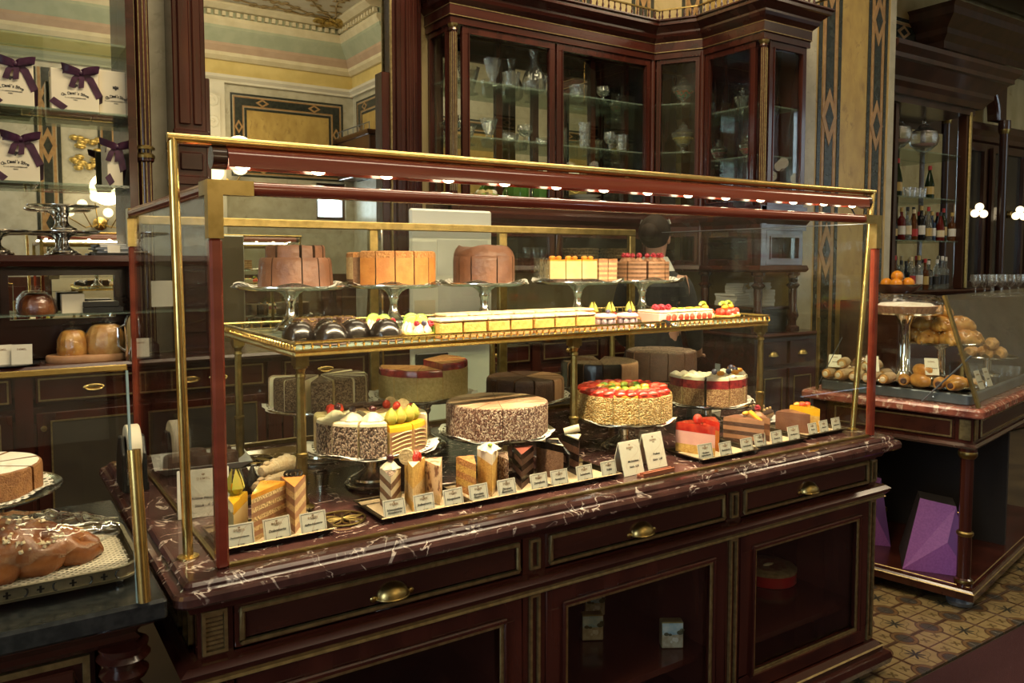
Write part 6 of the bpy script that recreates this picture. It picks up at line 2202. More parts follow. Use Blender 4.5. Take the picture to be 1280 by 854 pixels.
# side cabinet under its right wing
sc2 = thing('side_cabinet', 'dark mahogany low cabinet under the right wing of the display cabinet', 'cabinet', (4.8, 4.1, 0))
MB().box(4.54, 5.24, 3.76, 4.60, .06, .945).box(4.58, 5.2, 3.80, 4.6, 0, .06).build('carcass', wood_dk, sc2, world=True)
MB().sweep([(0, .945), (.02, .95), (.03, .965), (.02, .98), (0, .98)], [(4.53, 4.60), (4.53, 3.75), (5.25, 3.75)]).box(4.53, 5.25, 3.75, 4.60, .945, .98).build('worktop', wood_h, sc2, world=True)
for i, (a, b) in enumerate(((4.58, 4.88), (4.91, 5.21))):
    dd = MB().box(a, b, 3.745, 3.76, .12, .72).build('door', wood, sc2, world=True, bevel=.004)
    frame_part(MB(), a + .05, b - .05, .18, .66, 3.745, .008, .006).build('gilt_frame', gilt, dd, (-4.8, -4.1, 0))
    dd = MB().box(a, b, 3.745, 3.76, .75, .92).build('drawer', wood_h, sc2, world=True, bevel=.004)
    cup_handle(dd, (a + b) / 2 - 4.8, 3.745 - 4.1, .83)


# ---- glassware
def glassware(name, label, cat, x, y, z, prof, wob=None, group='cut glass in the display cabinet', parts=None, seg=18):
    t = thing(name, label, cat, (x, y, z), 0, group)
    MB().lathe(prof, seg, wob=wob).build('glass_body', crystal, t)
    for nm_, mb, m in (parts or ()):
        mb.build(nm_, m, t)
    return t


cut = lambda a, j: 1 + .05 * math.cos(a * 9)


def vase_prof(h, r):
    return [(0, 0), (r * .8, 0), (r * .75, h * .05), (r * .3, h * .12), (r * .35, h * .25), (r * .62, h * .5), (r * .8, h * .75), (r, h), (r * .93, h), (r * .7, h * .7), (r * .3, h * .3), (0, h * .25)]


def tumbler_prof(h, r):
    return [(0, 0), (r * .72, 0), (r * .8, h * .1), (r, h), (r * .93, h), (r * .72, h * .14), (0, h * .12)]


def goblet_prof(h, r):
    return [(0, 0), (r * .8, 0), (r * .75, h * .03), (r * .15, h * .08), (r * .13, h * .38), (r * .6, h * .48), (r * .95, h * .70), (r * .85, h), (r * .8, h), (r * .88, h * .7), (0, h * .46)]


def decanter_prof(h, r):
    return [(0, 0), (r * .75, 0), (r * .95, h * .08), (r, h * .25), (r * .8, h * .45), (r * .35, h * .66), (r * .25, h * .8), (r * .3, h * .88), (r * .42, h), (r * .36, h), (r * .2, h * .85), (0, h * .7)]


def jar_parts(h, r, fill=None):
    lid = MB().lathe([(r * .98, h * .62), (r * 1.02, h * .64), (r * .7, h * .72), (r * .35, h * .80), (r * .42, h * .86), (r * .15, h * .92), (r * .18, h * .96), (0, h)], 18)
    out = [('lid', lid, crystal)]
    if fill:
        out.append(('sweets', MB().lathe([(0, h * .30), (r * .55, h * .31), (r * .9, h * .48), (0, h * .50)], 16), fill))
    return out


def jar_prof(h, r):
    return [(0, 0), (r * .6, 0), (r * .55, h * .04), (r * .2, h * .08), (r * .22, h * .22), (r * .6, h * .30), (r, h * .55), (r * 1.05, h * .62), (r * .95, h * .62), (r * .5, h * .33), (0, h * .28)]


GY = 4.77
for q in ((2.745, 2.70, vase_prof(.20, .045), 'tall flared cut glass vase at the left end of the upper shelf', 'glass_vase', 'vase'),
          (2.99, 2.70, vase_prof(.19, .062), 'flared cut glass vase on the upper shelf, left door', 'glass_vase', 'vase'),
          (3.145, 2.70, tumbler_prof(.12, .062), 'wide cut glass beaker between the flared vase and the decanter, upper shelf', 'glass_beaker', 'glass'),
          (3.34, 2.70, decanter_prof(.30, .085), 'round bellied glass decanter on the upper shelf', 'decanter', 'decanter'),
          (3.50, 2.70, goblet_prof(.15, .05), 'stemmed glass at the left end of the right door, upper shelf', 'goblet', 'glass'),
          (3.74, 2.70, tumbler_prof(.10, .068), 'wide tumbler on the upper shelf, right door', 'tumbler', 'glass'),
          (3.98, 2.70, goblet_prof(.12, .052), 'small goblet at the right of the upper shelf, right door', 'goblet', 'glass'),
          (2.75, 2.335, vase_prof(.15, .04), 'small vase at the left end of the lower shelf', 'glass_vase', 'vase'),
          (2.96, 2.335, vase_prof(.145, .062), 'flared tulip glass on the lower shelf, left door', 'tulip_glass', 'glass'),
          (3.26, 2.335, goblet_prof(.13, .058), 'round bowled goblet on the lower shelf, left door', 'goblet', 'glass'),
          (3.14, 2.335, tumbler_prof(.06, .06), 'low glass dish left of the round bowled goblet', 'glass_dish', 'dish'),
          (3.42, 2.335, tumbler_prof(.05, .055), 'low glass dish right of the round bowled goblet', 'glass_dish', 'dish'),
          (3.54, 2.335, goblet_prof(.12, .045), 'goblet beside the middle stile on the lower shelf', 'goblet', 'glass'),
          (3.805, 2.335, tumbler_prof(.20, .045), 'slender flute glass on the lower shelf, right door', 'flute_glass', 'glass'),
          (4.05, 2.335, goblet_prof(.15, .05), 'goblet right of the slender flute, lower shelf', 'goblet', 'glass'),
          (4.17, 2.335, tumbler_prof(.14, .05), 'tumbler at the right end of the lower shelf, right door', 'tumbler', 'glass')):
    x, z, pf, lab, nme, ct_ = q
    glassware(nme, lab, ct_, x, GY, z + .0005, pf, cut)
sw_y = pm('sweets_yellow', (.70, .48, .06), (.8, .6, .15), 80, vor=True, bump=.6)
sw_g = pm('sweets_green', (.05, .22, .08), (.5, .12, .03), 70, vor=True, bump=.6)
sw_r = pm('sweets_red', (.55, .03, .06), (.6, .12, .1), 70, vor=True, bump=.6)
for x, y, z, h, r, f, lab in ((4.60, 4.54, 2.70, .23, .088, sw_g, 'footed sweet jar with green sweets on the upper shelf of the corner door'),
                              (4.60, 4.54, 2.335, .25, .09, sw_y, 'footed sweet jar with yellow sweets on the lower shelf of the corner door'),
                              (4.80, 4.13, 2.60, .20, .06, None, 'lidded glass jar on the upper shelf of the right wing'),
                              (4.90, 4.16, 2.25, .21, .065, sw_r, 'lidded glass jar with red sweets in the right wing'),
                              (2.66, 4.78, 2.335, .14, .07, None, 'small domed glass jar behind the left side pane')):
    glassware('sweet_jar', lab, 'jar', x, y, z + .0005, jar_prof(h, r), None, 'lidded sweet jars', jar_parts(h, r, f))
# things on the waist board, seen between the two red rails
green = clearmat('green_glass', (.30, .62, .22), gain=1.5, body=(.10, .26, .05), bodyfac=.5)
for i, x in enumerate((3.165, 3.385)):
    t = thing('green_jar', ('left', 'right')[i] + ' one of two ribbed green glass jars at the bottom of the display cabinet', 'jar', (x, 4.72, 1.8905), 0, 'green glass jars')
    MB().lathe([(0, 0), (.06, 0), (.075, .04), (.078, .12), (.06, .16), (.05, .17)], 20, wob=lambda a, j: 1 + .04 * math.cos(a * 10)).build('body', green, t)
    MB().lathe([(.052, .17), (.054, .18), (.02, .20), (0, .205)], 18).build('lid', green, t)
for i in range(4):
    tag(MB().lathe([(0, .0), (.05, 0), (.10 + .006 * i, .022), (.105 + .006 * i, .026), (.05, .006), (0, .004)], 30).build('porcelain_dish', paper_w, None, (3.81, 4.77, 1.8905 + i * .026)), 'pale porcelain dish stacked at the bottom of the display cabinet, ' + ('lowest', 'second from the bottom', 'third from the bottom', 'topmost')[i], 'dish', 'stacked porcelain dishes')
fb = thing('flower_bowl', 'glass bowl of pale flowers at the bottom left of the display cabinet', 'bowl', (2.93, 4.76, 1.8905))
MB().lathe([(0, 0), (.06, 0), (.09, .04), (.10, .05), (.06, .012), (0, .01)], 24).build('bowl', crystal, fb)
for i in range(7):
    a = i * 2 * PI / 7
    f = MB()
    f.ell((.05 * math.cos(a), .05 * math.sin(a), .075), (.032, .032, .026), 9, 7, jit=.15)
    f.build('flower', cream_y if i % 3 else plaster_w, fb)
    MB().ell((.07 * math.cos(a + .4), .07 * math.sin(a + .4), .06), (.03, .012, .014), 8, 6).build('leaf', lime_out, fb)
# lower glass row: glasses and baskets
for i, x in enumerate((3.26, 3.33, 3.40, 3.47)):
    glassware('tumbler', 'upright tumbler behind the low glass doors, ' + ('leftmost', 'second', 'third', 'rightmost')[i] + ' of four beside the basket', 'glass', x, 4.74, 1.4505, tumbler_prof(.15, .03), cut, 'tumblers behind the low doors')
wick = pm('wicker', (.45, .28, .13), (.26, .15, .06), 90, (1, 1, 1), rough=.7, bump=.8, vor=True)
for i, (x, w_) in enumerate(((3.74, .16), (4.10, .12))):
    t = thing('wicker_basket', ('wide', 'smaller')[i] + ' wicker basket behind the low glass doors, ' + ('beside the tumblers', 'near the corner')[i], 'basket', (x, 4.75, 1.4505), 0, 'wicker baskets')
    for q in range(6):
        loopp = [(w_ * math.cos(a) * (1 + .02 * math.sin(a * 16 + q * PI)), .09 * math.sin(a) * (1 + .03 * math.sin(a * 16 + q * PI)), .016 + q * .024) for a in [2 * PI * s / 40 for s in range(40)]]
        MB().tube(loopp, .013, 6, closed=True).build('woven_row', wick, t)
    MB().lathe([(0, 0), (w_ * .95, 0), (w_ * .95, .004), (0, .004)], 24, sy=.56).build('base', wick, t)
# paper stacks under the right wing
dk = thing('paper_rack', 'dark low rack on the side cabinet holding stacks of white paper bags', 'rack', (4.80, 4.08, .9805))
MB().box(-.20, .18, -.26, .16, 0, .17).build('rack_body', black_m, dk, bevel=.004)
MB().box(-.21, .19, -.27, .17, .17, .19).build('rack_top', wood_dk, dk, bevel=.003)
for i, (x, y, w_, d_, h_, rz) in enumerate(((4.70, 4.10, .20, .18, .09, .1), (4.86, 3.99, .15, .16, .12, -.12), (4.72, 4.09, .14, .13, .075, .5), (4.87, 3.99, .11, .12, .05, .3))):
    z_ = .9805 + .1905 + (0 if i < 2 else (.0905 if i == 2 else .1205))
    t = thing('paper_bag_stack', 'stack of white paper bags on the dark rack, ' + ('lower left', 'lower right', 'upper left, crooked', 'upper right')[i], 'paper', (x, y, z_), rz, 'white paper bag stacks')
    for q in range(5):
        MB().box(-w_ / 2, w_ / 2, -d_ / 2, d_ / 2, q * h_ / 5 + .0005, (q + 1) * h_ / 5 - .002).build('paper_bag', paper_w, t, (rnd.uniform(-.006, .006), rnd.uniform(-.006, .006), 0), rz=rnd.uniform(-.08, .08))


# ============================================================ PASTRY ISLAND AT THE RIGHT
IA = math.radians(11.3)


def I(u, v):
    return (3.467 + u * math.cos(IA) - v * math.sin(IA), 1.692 + u * math.sin(IA) + v * math.cos(IA))


UW, VW = 1.5, .76
il = thing('pastry_island', 'mahogany island table with gilt panels, columns and an open base, at the right', 'table', (*I(0, 0), 0), IA)
k = MB().box(.03, UW, .03, VW - .03, .70, .838)
k.sweep([(0, .70), (.012, .70), (.018, .71), (.012, .722), (.0, .724)], [(.03, VW - .03), (.03, .03), (UW, .03)])
k.build('apron', wood, il)
for x0, x1, y0, y1 in ((.022, .03, .10, VW - .13), (.10, UW - .1, .022, .03)):
    if x1 - x0 < .1:
        a = MB().box(x0, x1, y0, y1, .735, .825)
        p = a.build('drawer_front', wood_dk, il, bevel=.003)
        kk = MB().box(x0 - .005, x0, y0 + .01, y1 - .01, .742, .748).box(x0 - .005, x0, y0 + .01, y1 - .01, .812, .818).box(x0 - .005, x0, y0 + .01, y0 + .016, .742, .818).box(x0 - .005, x0, y1 - .016, y1 - .01, .742, .818)
    else:
        a = MB().box(x0, x1, y0, y1, .735, .825)
        p = a.build('drawer_front', wood_dk, il, bevel=.003)
        kk = frame_part(MB(), x0 + .01, x1 - .01, .742, .818, y0, .006, .005)
    kk.build('gilt_frame', gilt, p)
k = MB().box(.024, .03, .038, .085, .735, .825).box(.040, .085, .024, .03, .735, .825)
k.build('gilt_corner_panel', gilt, il, bevel=.003)
for x, y in ((.055, .055), (.055, VW - .06), (UW - .05, .055), (UW - .05, VW - .06)):
    k = MB().lathe([(.036, .10), (.036, .125), (.028, .13), (.028, .30), (.026, .34), (.026, .66), (.036, .672), (.036, .70)], 18, M=T(x, y, 0), wob=lambda a, j: 1 - (.07 * (math.cos(a * 9) > 0) if j in (4, 5) else 0))
    cl = k.build('column', wood, il)
    for pf in ([(.037, .112), (.039, .118), (.037, .124)], [(.030, .315), (.034, .322), (.034, .330), (.028, .336)], [(.030, .655), (.038, .668), (.038, .682), (.033, .69)]):
        MB().lathe(pf, 18, M=T(x, y, 0)).build('brass_ring', brass_dull, cl)
k = MB().box(.01, UW, .01, VW, .045, .10)
k.sweep([(0, .045), (.012, .05), (.012, .085), (.004, .092), (.004, .10), (0, .10)], [(.01, VW), (.01, .01), (UW, .01)])
k.build('base_platform', wood, il)
MB().sweep([(.004, .094), (.010, .098), (.004, .1025)], [(.03, VW), (.03, .03), (UW, .03)]).build('gilt_bead', gilt, il)
MB().sweep([(.012, .080), (.016, .083), (.012, .086)], [(.01, VW), (.01, .01), (UW, .01)]).build('gilt_bead', gilt, il)
for x, y in ((.07, .07), (.07, VW - .07), (UW - .07, .07)):
    MB().lathe([(.03, 0), (.05, .006), (.055, .022), (.045, .038), (.04, .045)], 18, M=T(x, y, 0)).build('bun_foot', zinc, il)
shade = pm('painted_shade_black', (.010, .006, .005), rough=.75)  # near-black colour paints the shade inside the open base
MB().box(.10, UW - .02, VW - .075, VW - .05, .10, .70).build('back_board', shade, il)  # dark sheet added so the base reads as deep shade
MB().box(.72, .745, .06, VW - .08, .10, .70).build('inner_shade_board', shade, il)
it = MB()
lv = [(.006, .8385), (0, .845), (0, .868), (.006, .876), (.014, .88)]
it = tiered(lv, (-.02, UW + .1, -.02, VW + .02))
tag(it.build('island_marble_top', st_island, None, (*I(0, 0), 0), IA), 'thick red-brown veined marble slab on the pastry island', 'countertop')
# purple folded display wedges on the base


def wedge_box(u, v, w, d, h, rz, label):
    t = thing('purple_gift_bag', label, 'paper bag', (*I(u, v), .1005), IA + rz, 'purple paper bags under the island')
    pur, pud = bpy.data.materials.get('paper_purple') or pm('paper_purple', (.20, .055, .26), (.24, .075, .31), 120, rough=.6), bpy.data.materials.get('paper_violet') or pm('paper_violet', (.11, .04, .20), rough=.6)
    b = [(-w / 2, -d / 2, 0), (w / 2, -d / 2, 0), (w / 2, d / 2, 0), (-w / 2, d / 2, 0)]
    tp = [(-w * .24, -d * .18, h), (w * .30, -d * .22, h * .94), (w * .30, d * .25, h * .94), (-w * .24, d * .25, h)]
    ap = (w * .16, -d * .46, h * .46)
    MB().add([b[0], b[1], ap], [(0, 1, 2)], 0).build('front_fold', pur, t)
    MB().add([b[0], ap, tp[1], tp[0]], [(0, 1, 2, 3)], 0).build('upper_fold', pur, t)
    MB().add([b[1], tp[1], ap], [(0, 1, 2)], 0).build('side_fold', pud, t)
    MB().add(b + tp, [(1, 2, 6, 5), (2, 3, 7, 6), (3, 0, 4, 7), (3, 2, 1, 0), (4, 5, 6, 7)], 0).build('bag_body', pm('paper_dark', (.02, .014, .012), rough=.7) if 'paper_dark' not in bpy.data.materials else bpy.data.materials['paper_dark'], t)
    k = MB().tube([(w * .40, -d * .16, h * .52), (w * .44, -d * .2, h * .50), (w * .42, -d * .18, h * .44), (w * .39, -d * .15, h * .43)], .004, 6)
    k.build('ring', brass, t)
    MB().ell((w * .33, -d * .26, h * .86), .006, 8, 6).build('stud', brass, t)
    return t


wedge_box(.235, .235, .27, .30, .31, -1.18, 'purple folded paper bag at the front of the island base, beside the column')
wedge_box(.36, .60, .22, .24, .34, -1.1, 'purple folded paper bag further back on the island base')

# glass guard with flat brass posts
ig = thing('pastry_guard', 'glass guard with flat brass posts around the pastries on the island', 'sneeze guard', (*I(0, 0), .8805), IA)
zl = .4705
MB().add([(.03, .012, .0), (.03, VW - .05, .0), (.03, VW - .05, .345), (.03, .16, zl), (.036, .012, 0), (.036, VW - .05, 0), (.036, VW - .05, .345), (.036, .16, zl)],
         [(0, 1, 2, 3), (7, 6, 5, 4), (0, 4, 5, 1), (1, 5, 6, 2), (2, 6, 7, 3), (3, 7, 4, 0)]).build('side_pane', glass, ig)
M = T(0, .012, 0) @ Matrix.Rotation(-.305, 4, 'X')
MB().box(.045, UW, -.003, .003, 0, .495, M=M).build('front_pane', glass, ig)
MB().box(.012, .045, -.006, .006, .0, .495, M=M).build('flat_post', brass_dull, ig, bevel=.002)
MB().box(.024, .040, VW - .052, VW - .040, .0, .35).build('rear_post', brass_dull, ig, bevel=.002)
MB().tube([(.034, .72, .005), (.034, .60, .26)], .002, 5).build('stay_wire', zinc, ig)
MB().tube([(.02, .235, .002), (.02, .045, .22)], .004, 6).build('stay_rod', zinc, ig)
# grey metal base tray with two silver platters
bt = thing('metal_base_tray', 'grey metal raised tray under the pastry platters on the island', 'tray', (*I(.30, .38), .8805), IA)
k = MB().prism(rrect(-.245, .95, -.33, .33, .02), .0, .045)
k.build('tray_body', zinc, bt, bevel=.004)
MB().box(-.235, .94, -.32, .32, .045, .052).build('tray_top', chrome, bt)
MB().ell((-.246, -.18, .022), .005, 8, 6).build('rivet', chrome, bt)
zt_ = .8805 + .0525


def platter(u, v, a, b, rz, label):
    t = thing('silver_platter', label, 'platter', (*I(u, v), zt_), IA + rz, 'silver platters on the island')
    MB().lathe([(0, 0), (.8, 0), (.96, .012), (1, .016), (.99, .019), (.8, .004), (0, .004)], 40, sx=a, sy=b).build('platter', silver, t)
    return t


platter(.16, .52, .17, .10, PI / 2, 'oval silver platter with dusted rolls, left one on the grey tray')
platter(.17, .20, .145, .11, PI / 2, 'oval silver platter with glazed croissants, right one on the grey tray')


def roll(u, v, z, rz, label, kind, L=.055, r=.026, group=None):
    t = thing({'roll': 'filled_roll', 'croissant': 'glazed_croissant', 'pain': 'chocolate_bread_roll'}[kind], label, 'pastry', (*I(u, v), z), IA + rz, group)
    if kind == 'croissant':
        P, rr = [], []
        for i in range(13):
            a = -1.25 + 2.5 * i / 12
            P.append((L * math.sin(a) * 1.05, L * .7 * (math.cos(a) - .6), r * .95))
            rr.append(r * (.22 + .85 * math.cos(a * .95) ** .8) * (1 + .10 * (i % 2)))
        MB().tube(P, rr, 12).build('croissant', bun, t)
        MB().ell((.0, L * .25, r * 1.85), (r * .7, r * .4, r * .12), 9, 6).build('pistachio_glaze', kiwi, t)
    else:
        prof = [(0, -L), (r * .7, -L * .98), (r * .9, -L * .7), (r, 0), (r * .9, L * .7), (r * .7, L * .98), (0, L)]
        MB().lathe(prof, 16, M=T(0, 0, r * .92) @ Matrix.Rotation(PI / 2, 4, 'Y'), wob=lambda a, j: 1 + .03 * math.sin(a * 3)).build('roll', bun_l if kind == 'roll' else bun, t)
        MB().lathe([(0, 0), (r * .5, 0), (r * .4, .004), (0, .005)], 12, M=T(L * .985, 0, r * .92) @ Matrix.Rotation(PI / 2, 4, 'Y')).build('filling', cream if kind == 'roll' else choc_mat, t)
        MB().lathe([(0, 0), (r * .5, 0), (r * .4, .004), (0, .005)], 12, M=T(-L * .985, 0, r * .92) @ Matrix.Rotation(-PI / 2, 4, 'Y')).build('filling', cream if kind == 'roll' else choc_mat, t)
        k = MB()
        k.lathe([(r * 1.03, -L * .75), (r * 1.05, 0), (r * 1.03, L * .75)], 14, M=T(0, 0, r * .92) @ Matrix.Rotation(PI / 2, 4, 'Y'))
        if kind == 'roll':
            # only the upper half carries the sugar
            k2 = MB()
            n = 12
            vs, fs = [], []
            for i in range(n + 1):
                a = PI * i / n
                for q in (-.8, -.3, .3, .8):
                    vs.append((q * L, r * 1.05 * math.cos(a) * (1 - .1 * abs(q)), r * .92 + r * 1.05 * math.sin(a) * (1 - .1 * abs(q))))
            for i in range(n):
                for q in range(3):
                    a = i * 4 + q
                    fs.append((a, a + 1, a + 5, a + 4))
            k2.add(vs, fs, 0, True).build('sugar_dusting', icing, t)
    return t


zz = zt_ + .0045
pos = [('front left corner of the platter', .075, .665), ('second at the front edge', .07, .60), ('third at the front edge', .075, .535), ('fourth at the front edge', .07, .47), ('fifth, next to the croissants', .08, .405),
       ('back row, far left', .20, .66), ('back row, second', .20, .595), ('back row, third', .20, .53), ('back row, fourth', .20, .465)]
for i, (tx, u, v) in enumerate(pos):
    roll(u, v, zz, rnd.uniform(-.25, .25), 'sugar dusted filled roll on the left platter, ' + tx, 'roll', group='dusted rolls on the left platter')
roll(.13, .63, zz + .046, .2, 'sugar dusted roll lying on top of the others, left', 'roll', group='dusted rolls on the left platter')
roll(.14, .50, zz + .046, -.3, 'sugar dusted roll lying on top of the others, right', 'roll', group='dusted rolls on the left platter')
for i, (u, v, z_, rz, kd, tx) in enumerate(((.085, .335, 0, .3, 'pain', 'chocolate bread roll, left of the croissants'), (.10, .265, 0, .9, 'croissant', 'golden glazed croissant at the front left of the right platter'),
                                        (.20, .29, 0, .5, 'croissant', 'golden glazed croissant at the rear left of the right platter'), (.15, .27, .040, .8, 'croissant', 'golden glazed croissant lying on top of two others'),
                                        (.085, .185, 0, .2, 'pain', 'glazed chocolate bread roll in the middle of the right platter front'), (.08, .115, 0, -.2, 'pain', 'glazed chocolate bread roll at the right end of the platter front'),
                                        (.18, .14, 0, 1.1, 'croissant', 'golden glazed croissant at the rear right of the right platter'))):
    roll(u, v, zz + z_, rz, tx, kd, .052, .027, 'golden pastries on the right platter')
# tart on a tall stand
a, b = I(.27, .40)
ts = thing('tall_cake_stand', 'tall steel pedestal stand carrying the dusted tart on the island', 'cake stand', (a, b, zt_))
MB().lathe([(.075, 0), (.078, .008), (.05, .02), (.026, .05), (.024, .26), (.04, .30), (.05, .318)], 22).build('pedestal', chrome, ts)
MB().lathe([(0, .316), (.15, .318), (.158, .326), (.15, .322), (0, .322)], 40).build('plate', silver, ts)
tt = thing('dusted_tart', 'large fluted tart dusted with sugar on the tall stand at the right', 'tart', (a, b, zt_ + .3225))
MB().lathe([(.118, 0), (.135, .035), (.128, .036), (0, .032)], 72, wob=lambda q, j: 1 + .02 * math.cos(q * 36)).build('crust', pm('tart_crust', (.50, .24, .14), (.60, .32, .18), 40, rough=.6), tt)
MB().lathe([(.126, .0345), (.11, .046), (.05, .050), (0, .050)], 40, wob=lambda q, j: 1 + .02 * math.sin(q * 9 + j)).build('sugared_top', powder, tt)
MB().lathe([(.160, .0), (.160, .06), (.12, .085), (0, .09)], 30).build('cellophane_wrap', cello, tt)
# round plates with braided buns and twists


def round_plate(u, v, h, r, label):
    x, y = I(u, v)
    t = thing('pastry_stand', label, 'cake stand', (x, y, zt_))
    MB().lathe([(.06, 0), (.062, .006), (.02, .02), (.018, h * .8), (.05, h - .004)], 20).build('pedestal', chrome, t)
    MB().lathe([(0, h - .005), (r * .9, h - .004), (r, h + .006), (r * .98, h + .009), (r * .88, h), (0, h)], 40).build('plate', silver, t)
    return x, y, zt_ + h + .0005


def bun_at(x, y, z, rz, label, kind, s=1, group=None):
    t = thing('braided_bun' if kind == 'bun' else 'twisted_pastry', label, 'pastry', (x, y, z), rz, group)
    if kind == 'bun':
        for q in range(3):
            P, rr = [], []
            for i in range(17):
                t_ = i / 16
                e = max(math.sin(PI * t_), .05) ** .5
                ph = t_ * 2 * PI * 1.2 + q * 2 * PI / 3
                P.append((s * (-.062 + .124 * t_), s * .020 * math.sin(ph) * e, s * (.022 * e + .004 + .010 * math.cos(2 * ph) * e)))
                rr.append(s * (.023 * e + .003))
            MB().tube(P, rr, 10).build('strand', bun, t)
        k = MB()
        for q in range(16):
            e = rnd.uniform(0, 6.28)
            rr = rnd.uniform(0, .04) * s
            k.box(-.003, .003, -.003, .003, -.002, .002, 0, T(rr * math.cos(e), rr * math.sin(e), s * .058 - rr * .35, e, e))
        k.build('almond_flakes', crystals, t)['kind'] = 'stuff'
    else:
        for q in (0, 1):
            P = [(-.075 * s + .15 * s * i / 14, s * .013 * math.sin(i * 1.0 + q * PI), s * (.022 + .012 * math.cos(i * 1.0 + q * PI))) for i in range(15)]
            MB().tube(P, [s * .017 * (.5 + .5 * math.sin(PI * max(.08, min(.92, i / 14)))) + .004 for i in range(15)], 9).build('strand', bun_l, t)
    return t


x, y, z = round_plate(.47, .30, .175, .185, 'silver pedestal stand piled with braided buns on the island')
n = 0
where = ('lowest ring, seen at far left', 'lowest ring, front left', 'lowest ring, front', 'lowest ring, front right', 'lowest ring, right', 'lowest ring, back right', 'lowest ring, back', 'lowest ring, back left', 'second layer, left', 'second layer, front', 'second layer, right', 'second layer, back', 'topmost bun of the pile')
for i in range(8):
    a = PI + i * PI / 4
    bun_at(x + .112 * math.cos(a), y + .112 * math.sin(a), z, a, 'braided bun with almond flakes on the round stand, ' + where[i], 'bun', 1.15, 'braided buns on the round stand')
for i in range(4):
    a = PI + .5 + i * PI / 2
    bun_at(x + .068 * math.cos(a), y + .068 * math.sin(a), z + .062, a, 'braided bun with almond flakes on the round stand, ' + where[8 + i], 'bun', 1.15, 'braided buns on the round stand')
bun_at(x, y, z + .122, 0, 'braided bun with almond flakes on the round stand, ' + where[12], 'bun', 1.0, 'braided buns on the round stand')
x, y, z = round_plate(.80, .185, .085, .135, 'low silver stand with twisted pastries at the right picture edge')
for i, (dx, dy, dz, rz) in enumerate(((-.05, -.02, 0, .5), (-.01, -.065, 0, .35), (-.06, .05, 0, .3), (0, .02, 0, .4), (.05, -.03, 0, .5), (-.03, -.03, .045, .3), (.02, -.01, .045, .5))):
    bun_at(x + dx, y + dy, z + dz, rz, 'pale twisted pastry on the low stand at the right edge, ' + ('far left', 'front', 'rear left', 'middle', 'right', 'upper left, lying on others', 'upper right, lying on others')[i], 'twist', 1.0, 'twisted pastries on the low stand')
# dark wrapped cake behind, small flat cakes and label cards
bundt(*I(.33, .60), zt_, .075, .085, 'dark wrapped cake half hidden behind the dusted rolls on the island', m=linzer)
for i, (u, v) in enumerate(((.26, .02), (.33, -.005 + .03))):
    t = thing('flat_pastry', 'flat pale pastry at the right corner of the grey tray, ' + ('nearer', 'farther')[i] + ' one', 'pastry', (*I(u + .05, v + .09), zt_), IA + .3, 'flat pastries by the corner')
    MB().ell((0, 0, .012), (.055, .03, .014), 14, 8).build('crust', bun_l, t)
    MB().ell((0, 0, .022), (.04, .02, .006), 12, 6).build('icing', icing, t)
for i, (u, v, z_, rz, lean, tx) in enumerate(((.075, .47, zz + .05, -1.1, -.7, 'pale name card leaning on the dusted rolls'), (.10, .22, zz + .055, -1.1, -.6, 'pale name card standing among the croissants'), (.235, .055, zt_, -.1, -.35, 'pale name card at the right corner of the grey tray, left of two'), (.36, .055, zt_, -.1, -.35, 'pale name card at the right corner of the grey tray, right of two'), (.06, .645, zz + .055, -1.2, -.9, 'pale name card lying on the left end of the dusted rolls'))):
    o = MB().box(-.028, .028, -.0008, .0008, 0, .085).build('name_card', card_m, None, (*I(u, v), z_), rot=(lean, 0, IA + rz))
    tag(o, tx, 'price card', 'name cards on the island')
    lettering('DEMEL', .010, ink_br, o, T(0, -.001, .066) @ UP)
    lettering(('Strudel', 'Croissant', 'Golatsche', 'Kipferl', 'Rolle')[i], .011, ink, o, T(0, -.001, .034) @ UP, shear=.2)

# ============================================================ THE BAR BEHIND
bc = thing('bar_back_cabinet', 'dark walnut bar cabinet with mirrors and glass shelves of bottles, upper right', 'cabinet', (7.6, 4.7, 0))


def bpart(mb, name, m, bevel=0, par=None):
    return mb.build(name, m, par or bc, world=not par, loc=((-7.6, -4.7, 0) if par else None), bevel=bevel)


bpart(MB().box(6.6, 8.90, 4.32, 5.18, 0, 1.19), 'base', wood_bk)
bpart(MB().sweep([(0, 1.16), (.04, 1.17), (.05, 1.20), (.04, 1.215), (0, 1.215)], [(6.6, 4.32), (8.90, 4.32)]).box(6.6, 8.90, 4.32, 5.18, 1.19, 1.215), 'worktop', wood_bk)
bpart(MB().box(6.6, 8.90, 4.86, 4.92, 1.215, 3.4), 'back_board', wood_bk)
for a, b in ((7.30, 7.98), (8.08, 8.46), (8.56, 8.90)):
    bpart(MB().box(a, b, 4.845, 4.86, 1.30, 2.9), 'mirror_panel', mirror)
for z in (1.705, 2.125, 2.57):
    bpart(MB().box(6.6, 8.60, 4.36, 4.84, z - .012, z), 'glass_shelf', glass_grn)
bpart(MB().box(7.16, 7.21, 4.34, 4.38, 1.215, 2.98), 'upright', wood_bk)
bpart(MB().box(8.36, 8.47, 4.30, 4.40, 1.215, 3.0), 'corner_post', wood_bk, .01)
bpart(MB().tube([(8.385, 4.285, 1.23), (8.385, 4.285, 3.0)], .018, 8), 'brass_edge', brass_dull)
bpart(MB().box(6.58, 8.46, 4.28, 5.18, 2.97, 3.40), 'top_board', wood_bk)
bpart(MB().sweep([(0, 3.03), (.05, 3.03), (.08, 3.08), (.12, 3.12), (.12, 3.16), (.22, 3.26), (.25, 3.27), (.25, 3.31), (.30, 3.36), (.30, 3.40), (0, 3.40)], [(6.58, 4.28), (8.46, 4.28), (8.46, 5.18)]), 'cornice', wood_bk)
